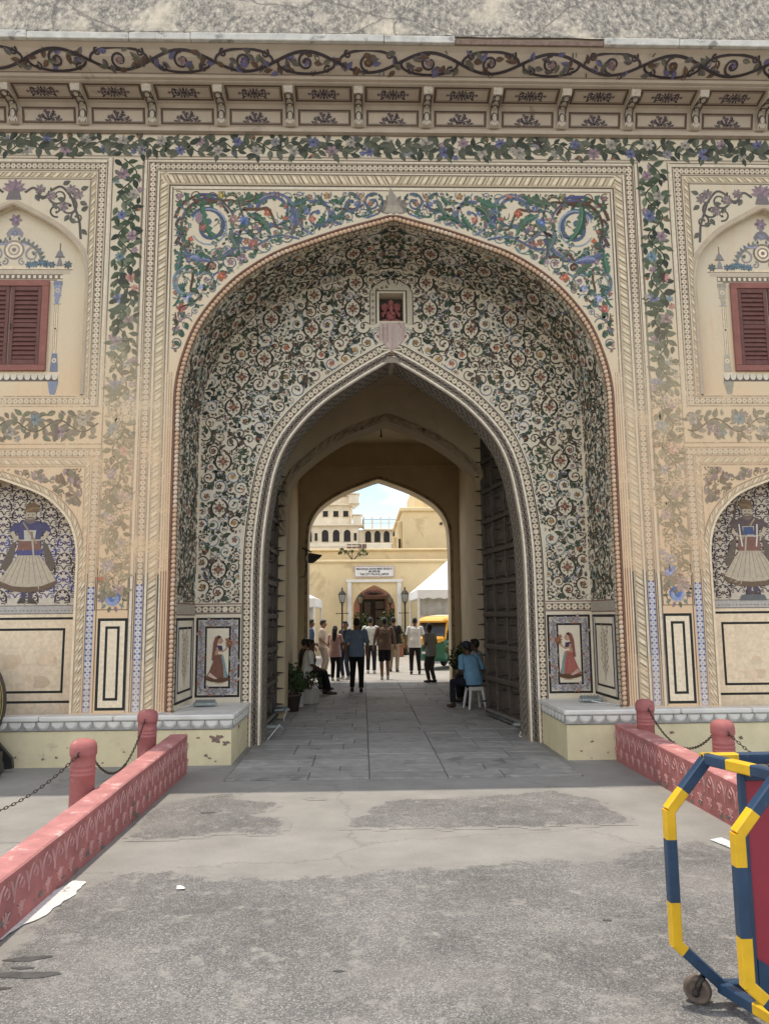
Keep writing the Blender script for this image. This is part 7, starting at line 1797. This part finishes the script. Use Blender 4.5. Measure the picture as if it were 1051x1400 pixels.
# three wheeler
def rickshaw(x, y, rz):
    r = empty('auto_rickshaw', (x, y, .006), rz, 'green and yellow three wheeled auto rickshaw parked by the marquee', 'auto rickshaw')
    gy = simple('rickshaw_yellow', (.80, .40, .045), .4, .08, 4, 0, 0, spec=.5); gg = simple('rickshaw_green', (.012, .115, .065), .4, .1, 4, 0, 0, spec=.5); hood = simple('pale_hood_vinyl', (.70, .62, .45), .6, .08, 4, 10, .2, .01); tyre = simple('tyre_rubber', (.025, .025, .025), .8, .2, 9, 0, 0); wind = simple('windscreen_glass', (.04, .045, .05), .25, .1, 3, 0, 0, spec=.4)
    # local: front towards -y, length 2.7, width 1.3
    def shell(name, rings, mat):
        m = MB(); n = len(rings[0]); m.add([p for q in rings for p in q], [(i*n+k, i*n+(k+1) % n, (i+1)*n+(k+1) % n, (i+1)*n+k) for i in range(len(rings)-1) for k in range(n)]+[tuple(range(n-1, -1, -1)), tuple(range((len(rings)-1)*n, len(rings)*n))]); return m.build(name, mat, r, smooth=False)
    def ring(y, hw, z0, z1, c=.08): return [(-hw+c, y, z0), (hw-c, y, z0), (hw, y, z0+c), (hw, y, z1-c), (hw-c, y, z1), (-hw+c, y, z1), (-hw, y, z1-c), (-hw, y, z0+c)]
    shell('body', [ring(-1.32, .16, .42, .80, .06), ring(-1.25, .36, .36, .92), ring(-1.0, .54, .30, .98), ring(-.6, .60, .28, 1.0), ring(-.58, .60, .28, .48), ring(.1, .62, .26, .48), ring(.12, .65, .26, 1.0), ring(1.1, .65, .28, 1.02), ring(1.3, .58, .36, .95)], gg)
    shell('front_apron', [ring(-1.285, .30, .86, 1.06, .05), ring(-1.1, .50, .94, 1.12, .05), ring(-.95, .57, 1.0, 1.14, .05)], gy)
    for s in (-1, 1):
        m = MB(); m.tube([(s*.56, -1.0, 1.05), (s*.54, -.82, 1.55), (s*.53, -.75, 1.66)], .035, 6); m.build('pillar', gy, r); m = MB(); m.tube([(s*.61, .12, 1.0), (s*.57, .12, 1.66)], .03, 6); m.tube([(s*.62, 1.1, 1.0), (s*.56, 1.05, 1.62)], .03, 6); m.build('pillar', M['iron'], r)
    m = MB(); m.add([(-.54, -1.03, 1.12), (.54, -1.03, 1.12), (.50, -.80, 1.60), (-.50, -.80, 1.60), (-.54, -1.01, 1.12), (.54, -1.01, 1.12), (.50, -.78, 1.60), (-.50, -.78, 1.60)], [(0, 1, 2, 3), (4, 7, 6, 5), (0, 4, 5, 1), (1, 5, 6, 2), (2, 6, 7, 3), (3, 7, 4, 0)]); m.build('windscreen', wind, r)
    shell('cab_roof', [ring(-.98, .44, 1.60, 1.66, .025), ring(-.86, .55, 1.60, 1.74, .06), ring(-.45, .60, 1.60, 1.80, .08), ring(-.15, .61, 1.60, 1.82, .08)], gy)
    shell('hood', [ring(-.148, .615, 1.58, 1.83, .09), ring(.5, .64, 1.55, 1.86, .1), ring(1.05, .62, 1.50, 1.78, .1), ring(1.22, .58, 1.05, 1.62, .08)], hood)
    shell('seat', [ring(.35, .55, .50, .72, .05), ring(.85, .55, .50, .74, .05), ring(.87, .55, .55, 1.3, .05), ring(1.0, .55, .6, 1.3, .05)], M['dark'])
    wm_ = MB(); wm_.lathe([(.09, -.05), (.19, -.06), (.225, -.04), (.235, 0), (.225, .04), (.19, .06), (.09, .05), (.0, .03)], 18); me = wm_.mesh('wheel', tyre, True)
    for p in ((0, -1.05, .235), (-.55, .95, .235), (.55, .95, .235)): link('wheel', me, r, p, (0, PI/2, 0))
    m = MB(); m.ell((0, -1.31, .86), .10, .05, .10, 14, 8); m.build('headlight', M['lampglass'], r, smooth=True)
    m = MB(); m.box(-.17, .17, -1.345, -1.335, .55, .63); m.build('number_plate', M['wtrim'], r)
    m = MB(); m.tube([(-.28, -.72, 1.10), (.28, -.72, 1.10)], .018, 6); m.tube([(0, -.72, 1.10), (0, -1.0, .6)], .025, 6); m.build('handlebar', M['iron'], r)
    for s in (-1, 1): m = MB(); m.tube([(s*.56, -.98, 1.22), (s*.70, -1.0, 1.28)], .008, 5); m.ell((s*.73, -1.0, 1.29), .06, .02, .045, 10, 6); m.build('mirror', M['iron'], r)
rickshaw(2.42, 17.2, R(-34))

# ================================================================ people
def fabric(name, col, var=.12, stripe=None):
    m, n, l, b = newmat(name); tc = n.new('ShaderNodeTexCoord'); p = tc.outputs['Object']
    t = tex(n, l, 9, 6, .6, p); r = ramp(n, [(.3, tuple(c*(1-var) for c in col)), (.7, tuple(min(1, c*(1+var)) for c in col))]); l.new(t.outputs[0], r.inputs[0]); c = r.outputs[0]
    if stripe:
        for ax in (0, 2):
            sp_ = n.new('ShaderNodeSeparateXYZ'); l.new(p, sp_.inputs[0]); mm = n.new('ShaderNodeMath'); mm.operation = 'MULTIPLY'; mm.inputs[1].default_value = stripe[1]; l.new(sp_.outputs[ax], mm.inputs[0]); fr = n.new('ShaderNodeMath'); fr.operation = 'FRACT'; l.new(mm.outputs[0], fr.inputs[0]); rp = ramp(n, [(.0, 1), (.16, 1), (.2, 0)]); l.new(fr.outputs[0], rp.inputs[0])
            fm = n.new('ShaderNodeMath'); fm.operation = 'MULTIPLY'; fm.inputs[1].default_value = .5; l.new(rp.outputs[0], fm.inputs[0]); c = mixc(n, l, fm.outputs[0], c, stripe[0])
    l.new(c, b.inputs['Base Color']); b.inputs['Roughness'].default_value = .85; b.inputs['Specular IOR Level'].default_value = .2
    t2 = tex(n, l, 11, 3, .5, p, .8); bump(n, l, b, t2.outputs[0], .7, .03); return m
SKN = [simple('skin_%s' % k, c, .6, .08, 8, 0, 0) for k, c in (('brown', (.22, .115, .07)), ('tan', (.30, .17, .11)), ('deep', (.12, .065, .042)))]
HAIR = simple('black_hair', (.012, .010, .009), .5, .3, 30, 60, .4, .004); LEATHER = simple('dark_shoe', (.03, .027, .025), .5, .2, 9, 0, 0); SNEAK = simple('pale_sneaker', (.5, .49, .47), .6, .1, 9, 0, 0); SOLE = simple('shoe_sole', (.35, .34, .32), .7, .1, 9, 0, 0)
def ik(a, b, l1, l2, bend):
    a, b = Vector(a), Vector(b); d = b-a; L = min(d.length, (l1+l2)*.999); d.normalize(); x = (l1*l1-l2*l2+L*L)/(2*L); h = math.sqrt(max(0, l1*l1-x*x)); bd = Vector(bend); bd = (bd-d*bd.dot(d)).normalized(); return a+d*x+bd*h
def rmesh(name, mb, mat, parent, vox=.0095, it=3):
    o = mb.build(name, mat, parent, smooth=True, fixn=True); md = o.modifiers.new('fuse', 'REMESH'); md.mode = 'VOXEL'; md.voxel_size = vox; md.use_smooth_shade = True
    if it: sm = o.modifiers.new('relax', 'SMOOTH'); sm.factor = .5; sm.iterations = it
    return o
def loft(mb, rings, n=20):
    vs = []; 
    for cx, cy, z, rx, ry in rings:
        for k in range(n):
            t = 2*PI*k/n; e = .85; c, s = math.cos(t), math.sin(t); vs.append((cx+rx*math.copysign(abs(c)**e, c), cy+ry*math.copysign(abs(s)**e, s), z))
    m = len(rings); mb.add(vs, [(i*n+k, i*n+(k+1) % n, (i+1)*n+(k+1) % n, (i+1)*n+k) for i in range(m-1) for k in range(n)]+[tuple(range(n-1, -1, -1)), tuple(range((m-1)*n, m*n))])

def person(x, y, rz, H, label, shirt, legs, skin=0, shoes=None, sit=None, feet=((-.10, .0), (.10, .0)), arms=None, lean=(0, 0), sleeve=.55, short=False, hair='short', head=(0, 0), belly=0, female=False, tuck=False, skirt=None, cap=None, scarf=None, extra=None, z=.016, bag=None, shirtlen=.0):
    k = H/1.72; r = empty('person', (x, y, z), rz, label, 'person'); r.scale = (k, k, k); sk = SKN[skin]; shoes = shoes or LEATHER
    pz = sit if sit else .93; p = Vector((0, 0, pz)); ch = Vector((lean[0], lean[1], pz+.42)); sw = .165 if female else .19
    sh = [Vector((s*sw+lean[0]*1.05, lean[1]*1.05, pz+.485)) for s in (-1, 1)]; neck = Vector((lean[0]*1.12, lean[1]*1.12+.01, pz+.53)); hd = Vector((lean[0]*1.25+head[0], lean[1]*1.25+.03+head[1], pz+.675))
    hip = [Vector((s*.09, 0, pz-.02)) for s in (-1, 1)]
    ank = [Vector((f[0], f[1], f[2] if len(f) > 2 else .085)) for f in feet]; kn = [ik(hip[i], ank[i], .43, .425, (feet[i][0]*1.2 if sit else 0, 1, .9 if sit else 0)) for i in (0, 1)]
    arms = arms or (((-.27, -.03, pz+.20), (-.26, .07, pz-.05)), ((.27, -.03, pz+.20), (.26, .07, pz-.05)))
    tors = lambda z_, f: (lean[0]*f, lean[1]*f, z_)
    R_ = [(pz-.10, 0, .15, .105), (pz, .05, .165, .115), (pz+.10, .25, .145+belly*.4, .105+belly), (pz+.24, .55, .155+belly*.3, .108+belly*.6), (pz+.36, .85, .172 if not female else .155, .115), (pz+.45, 1., .175 if not female else .15, .098), (pz+.505, 1.08, .105, .075), (pz+.53, 1.1, .06, .058)]
    b = MB(); loft(b, [(*tors(z_, f)[:2], z_, rx, ry) for z_, f, rx, ry in R_])
    b.tube([neck-Vector((0, 0, .05)), neck.lerp(hd, .6)], [.056, .05], 12)
    # head with brow, nose, chin and ears
    fd = Vector((head[0]*2.2, 1, 0)).normalized() if True else Vector((0, 1, 0)); fx = Vector((fd.y, -fd.x, 0)); rot = Matrix((fx, fd, Vector((0, 0, 1)))).transposed()
    b.ell(hd, .074, .094, .115, 16, 12, rot=rot); b.ell(hd+rot @ Vector((0, .03, -.055)), .052, .06, .06, 12, 8, rot=rot); b.ell(hd+rot @ Vector((0, .095, -.02)), .015, .022, .026, 8, 6, rot=rot)
    for s in (-1, 1): b.ell(hd+rot @ Vector((s*.076, -.005, -.01)), .011, .02, .03, 8, 6, rot=rot); b.ell(hd+rot @ Vector((s*.03, .083, .012)), .013, .01, .008, 8, 6, rot=rot)
    b.ell(hd+rot @ Vector((0, .088, -.058)), .024, .012, .009, 8, 6, rot=rot)
    for i in (0, 1):
        s = (-1, 1)[i]; e, w_ = Vector(arms[i][0]), Vector(arms[i][1])
        b.tube([sh[i]-Vector((s*.03, 0, .01)), sh[i].lerp(e, .3), e, e.lerp(w_, .35), w_], [.056, .048, .040, .040, .026], 12)
        d = (w_-e).normalized(); sd = d.cross(Vector((s, .3, 0))).normalized()
        if sd.dot(Vector((0, 1, 0))) < 0: sd = -sd
        nn = d.cross(sd).normalized(); pc = w_+d*.05
        b.tube([w_, w_+d*.03, w_+d*.085], [.026, .036, .033], 10)
        for q, (o_, L1) in enumerate(((-.027, .062), (-.009, .075), (.009, .07), (.026, .055))):
            f0 = w_+d*.08+sd*o_; f1 = f0+d*L1*.55+nn*.006; f2 = f1+d*L1*.4+nn*.022*s; b.tube([f0-d*.02, f0, f1, f2], [.0105, .0105, .010, .0085], 8)
        b.tube([w_+d*.03+sd*.025, w_+d*.06+sd*.05, w_+d*.095+sd*.055], [.013, .012, .0095], 8)
        b.tube([hip[i]+Vector((0, 0, .02)), hip[i].lerp(kn[i], .45), kn[i], kn[i].lerp(ank[i], .3), ank[i].lerp(kn[i], .15), ank[i]], [.092, .08, .058, .058, .042, .040], 14)
        b.tube([ank[i]-Vector((0, .03, .03)), ank[i]+Vector((feet[i][0]*.15, .13, -.05))], [.038, .03], 8)
    rmesh('body', b, sk, r, .0088, 2)
    # shirt
    t = MB(); g = .018; lowz = pz-.06-shirtlen
    rings = [(*tors(z_, f)[:2], z_, rx+g+(.014 if z_ < pz+.2 else 0), ry+g+(.012 if z_ < pz+.2 else 0)) for z_, f, rx, ry in R_ if z_ >= pz-.01 and z_ < pz+.51]
    rings = [(0, 0, lowz, .185+belly*.3+(.03 if shirtlen > .1 else 0), .135+belly*.7)]+rings+[(*tors(0, 1.1)[:2], pz+.525, .07, .066)]; loft(t, rings)
    for i in (0, 1):
        e, w_ = Vector(arms[i][0]), Vector(arms[i][1]); pts = [sh[i]-Vector(((-1, 1)[i]*.05, 0, .0)), sh[i], sh[i].lerp(e, .5), sh[i].lerp(e, min(1, sleeve*1.6))]; rs = [.07, .068, .062, .060]
        if sleeve > .8: pts += [e.lerp(w_, .5), e.lerp(w_, .9)]; rs[-1] = .054; rs += [.047, .04]
        t.tube(pts, rs, 12)
    rmesh('shirt', t, shirt, r, .011, 3)
    # trousers, shorts or skirt
    t = MB(); 
    loft(t, [(0, 0, pz-.13, .165, .12), (0, 0, pz-.03, .18, .13), (0, lean[1]*.05, pz+.07, .17+belly*.2, .122+belly*.5)])
    for i in (0, 1):
        if short: t.tube([hip[i]+Vector((0, 0, .02)), hip[i].lerp(kn[i], .5), hip[i].lerp(kn[i], .95)], [.10, .097, .088], 14)
        else: t.tube([hip[i]+Vector((0, 0, .02)), hip[i].lerp(kn[i], .45), kn[i], kn[i].lerp(ank[i], .5), ank[i]-(ank[i]-kn[i])*.04], [.103, .092, .073, .063, .058], 14)
    rmesh('shorts' if short else 'trousers', t, legs, r, .011, 3)
    for i in (0, 1):
        a = ank[i]; d = Vector((feet[i][0]*.25, 1, 0)).normalized(); t = MB()
        t.tube([a+Vector((0, 0, -.005))-d*.02, a-d*.055+Vector((0, 0, -.045)), a-d*.045+Vector((0, 0, -.065))], [.042, .04, .02], 10)
        t.tube([a-d*.06+Vector((0, 0, -.05)), a+Vector((0, 0, -.04)), a+d*.08+Vector((0, 0, -.052)), a+d*.16+Vector((0, 0, -.058)), a+d*.19+Vector((0, 0, -.062))], [.034, .044, .042, .034, .016], 12)
        o = rmesh('shoe', t, shoes, r, .009, 2)
    # hair
    t = MB(); up = Vector((0, 0, 1))
    if hair in ('short', 'long', 'bun'):
        t.ell(hd+rot @ Vector((0, -.022, .026)), .083, .094, .108, 16, 12, rot=rot); t.ell(hd+rot @ Vector((0, .035, .085)), .06, .055, .042, 12, 8, rot=rot)
        if hair == 'long': t.tube([hd+rot @ Vector((0, -.06, .02)), hd+rot @ Vector((0, -.095, -.12)), hd+rot @ Vector((0, -.11, -.30)), hd+rot @ Vector((0, -.11, -.42))], [.08, .085, .075, .035], 12)
        if hair == 'bun': t.ell(hd+rot @ Vector((0, -.12, .0)), .055, .05, .055, 12, 8)
        rmesh('hair', t, HAIR, r, .010, 2)
    if cap:
        t = MB(); t.ell(hd+rot @ Vector((0, -.005, .055)), .093, .105, .078, 16, 10, rot=rot); t.ell(hd+rot @ Vector((0, .10, .045)), .07, .06, .014, 14, 6, rot=rot); rmesh('cap', t, cap, r, .010, 2)
    if scarf:
        t = MB()
        pp = [hd+Vector(q) for q in ((0, -.03, .06), (0, -.085, -.05), (0, -.11, -.2), (0, -.13, -.38))]; t.tube(pp, [.11, .10, .11, .08], 14); rmesh('scarf', t, scarf, r, .012, 3)
    if bag:
        t = MB(); bx_, by_, bz_ = bag[0]; t.bbox(bx_-.14, bx_+.14, by_-.07, by_+.07, bz_-.17, bz_+.17, .04); t.build('bag', bag[1], r); t = MB(); t.tube([(bx_, by_, bz_+.17), (bx_*.6, by_*.9, pz+.3), sh[0 if bx_ > 0 else 1]+Vector((0, -.05, .06)), (bx_*.4, .15, pz+.3)], .012, 6); t.build('strap', bag[1], r)
    return r
f = fabric
NAVY = f('navy_trousers', (.018, .02, .03)); BLACK = f('black_cloth', (.012, .012, .014)); KHAKI = f('khaki_trousers', (.30, .245, .17)); DENIM = f('dark_denim', (.03, .045, .08)); GREYT = f('grey_trousers', (.08, .078, .075))
person(-.62, 8.86, R(-4), 1.78, 'person from behind in blue checked shirt and black trousers, nearest of the walkers', f('blue_check_shirt', (.135, .185, .265), .12, ((.22, .27, .34), 26)), BLACK, 0, feet=((-.12, .10), (.11, -.10)), arms=(((-.26, -.05, 1.13), (-.25, .03, .88)), ((.26, -.06, 1.13), (.25, .05, .88))), belly=.015, sleeve=.62, shirtlen=.05)
person(.17, 12.45, R(3), 1.78, 'person from behind in brown t-shirt and black shorts at the edge of sunlight', f('brown_tee', (.185, .125, .10)), BLACK, 0, SNEAK, feet=((-.09, -.10), (.09, .10)), arms=(((-.28, -.02, 1.16), (-.31, .02, .92)), ((.265, -.02, 1.16), (.30, .06, .92))), short=True, belly=.02, shirtlen=.04)
person(1.19, 14.45, R(2), 1.76, 'person from behind in plain white t-shirt and black trousers near the marquee pole', f('white_tee', (.66, .66, .66)), BLACK, 0, LEATHER, feet=((-.12, .04), (.12, -.06)), belly=.03, shirtlen=.06, arms=(((-.265, -.02, 1.16), (-.28, .05, .9)), ((.265, -.02, 1.16), (.31, .06, .93))))
person(-.22, 14.9, R(-8), 1.78, 'person from behind in printed white t-shirt and baggy navy trousers', f('printed_white_tee', (.60, .64, .62), .16), NAVY, 1, SNEAK, feet=((-.10, .10), (.12, -.06)), belly=.02, arms=(((-.265, -.02, 1.17), (-.28, .10, .95)), ((.265, -.02, 1.17), (.30, .05, .9))))
person(.55, 15.6, R(-14), 1.78, 'person seen from behind in a black shirt and khaki trousers next to the brown t-shirt', f('black_shirt', (.022, .020, .022)), KHAKI, 1, LEATHER, feet=((-.12, .06), (.13, -.10)), arms=(((-.265, -.02, 1.16), (-.30, .05, .9)), ((.265, -.03, 1.16), (.30, .06, .9))))
person(1.42, 11.28, R(50), 1.60, 'slim person in loose grey checked shirt and olive trousers beside the rickshaw', f('grey_check_shirt', (.30, .29, .27), .12, ((.2, .2, .19), 22)), f('olive_trousers', (.055, .052, .045)), 2, feet=((-.05, .06), (.06, -.06)), arms=(((-.23, .02, 1.14), (-.10, .20, 1.05)), ((.23, -.03, 1.14), (.08, .22, 1.04))), shirtlen=.10, hair='short', lean=(0, .03))
person(-1.27, 12.15, R(-12), 1.56, 'person with long dark hair in pink top and black trousers with folded arms', f('pink_top', (.52, .33, .30)), BLACK, 2, SNEAK, feet=((-.09, .03), (.10, -.02)), female=True, hair='long', shirtlen=.12, arms=(((-.22, .06, 1.14), (-.02, .2, 1.15)), ((.24, .05, 1.15), (.05, .22, 1.18))), sleeve=.5)
person(-1.72, 13.9, R(-95), 1.72, 'person in a pale beige shirt turned sideways at the back of the standing group', f('beige_shirt', (.56, .47, .40)), f('stone_trousers', (.33, .28, .23)), 1, LEATHER, feet=((-.08, .06), (.09, -.04)), arms=(((-.26, -.03, 1.13), (-.2, .14, .95)), ((.26, -.03, 1.13), (.2, .16, .98))))
person(-.98, 12.9, R(150), 1.68, 'person in dark navy outfit with a bag, facing the one in the pink top', f('dark_navy_top', (.028, .035, .055)), DENIM, 1, SNEAK, feet=((-.12, .04), (.12, -.04)), hair='bun', female=True, arms=(((-.25, .03, 1.14), (-.14, .2, 1.0)), ((.25, .03, 1.14), (.12, .2, 1.05))), shirtlen=.05, bag=((.26, -.02, .95), fabric('dark_bag', (.03, .03, .04))))
person(-2.08, 13.6, R(-80), 1.74, 'person in a blue denim shirt leaning half hidden behind the inner pier', f('denim_shirt', (.06, .10, .19)), NAVY, 0, feet=((-.1, .05), (.1, -.03)), arms=(((-.26, -.03, 1.13), (-.18, .16, 1.0)), ((.26, -.03, 1.13), (.22, .10, .9))), sleeve=.6)
# seated along the inner wall on a low masonry ledge
m = MB(); m.bbox(-2.24, -1.86, 6.9, 10.6, .0, .43, .02); tag(m.build('stone_bench', M['stonepot'], None), 'low pale masonry ledge that the visitors sit on along the passage', 'bench')
person(-1.80, 8.3, R(-78), 1.72, 'seated person in a loose white shirt and black trousers on the ledge', f('loose_white_shirt', (.64, .63, .60)), BLACK, 2, LEATHER, sit=.50, feet=((-.10, .46), (.12, .52)), arms=(((-.25, .08, .72), (-.14, .30, .58)), ((.25, .08, .72), (.12, .32, .58))), lean=(0, .05), hair='short', shirtlen=.06, sleeve=.62)
person(-1.96, 9.35, R(-70), 1.70, 'seated person in dark clothes mostly hidden behind the white shirted visitor on the ledge', f('charcoal_shirt', (.05, .05, .055)), GREYT, 1, LEATHER, sit=.50, feet=((-.12, .50), (.10, .58)), arms=(((-.25, .08, .72), (-.12, .30, .58)), ((.25, .08, .72), (.10, .32, .58))), lean=(0, .02))
# guard on a white plastic stool
GUARD = (1.74, 5.25)
st = empty('plastic_stool', (GUARD[0], GUARD[1], .016), R(12), 'white plastic stool under the guard in light blue', 'stool'); M['plastic'] = simple('white_plastic', (.60, .59, .56), .45, .06, 4, 0, 0)
m = MB(); m.bbox(-.15, .15, -.15, .15, .40, .43, .012); m.bbox(-.145, .145, -.145, .145, .36, .3995, .006); m.build('seat', M['plastic'], st)
for sx in (-1, 1):
    for sy in (-1, 1): m = MB(); m.tube([(sx*.125, sy*.125, .36), (sx*.175, sy*.175, 0)], [.03, .024], 6); m.build('leg', M['plastic'], st)
person(GUARD[0], GUARD[1]-.0, R(28), 1.70, 'seated guard in light blue shirt and navy cap on the white stool', f('light_blue_shirt', (.16, .32, .46)), NAVY, 2, LEATHER, sit=.53, feet=((-.28, .36), (.12, .42)), arms=(((-.27, .06, .76), (-.20, .30, .66)), ((.27, .06, .76), (.12, .32, .66))), lean=(-.03, .12), hair='short', cap=f('navy_cap', (.03, .035, .06)), sleeve=.62, belly=.03, head=(0, .02))
st2 = copy_tree(st); st2.location = (1.98, 6.25, .016); st2['label'] = 'white plastic stool behind the guard under the second guard in shadow'
person(1.98, 6.25, R(60), 1.72, 'second seated guard in a pale shirt in the shadow of the open gate leaf', f('pale_guard_shirt', (.36, .38, .42)), BLACK, 2, LEATHER, sit=.53, feet=((-.12, .40), (.12, .44)), arms=(((-.25, .08, .74), (-.14, .30, .62)), ((.25, .08, .74), (.12, .32, .62))), lean=(0, .04))
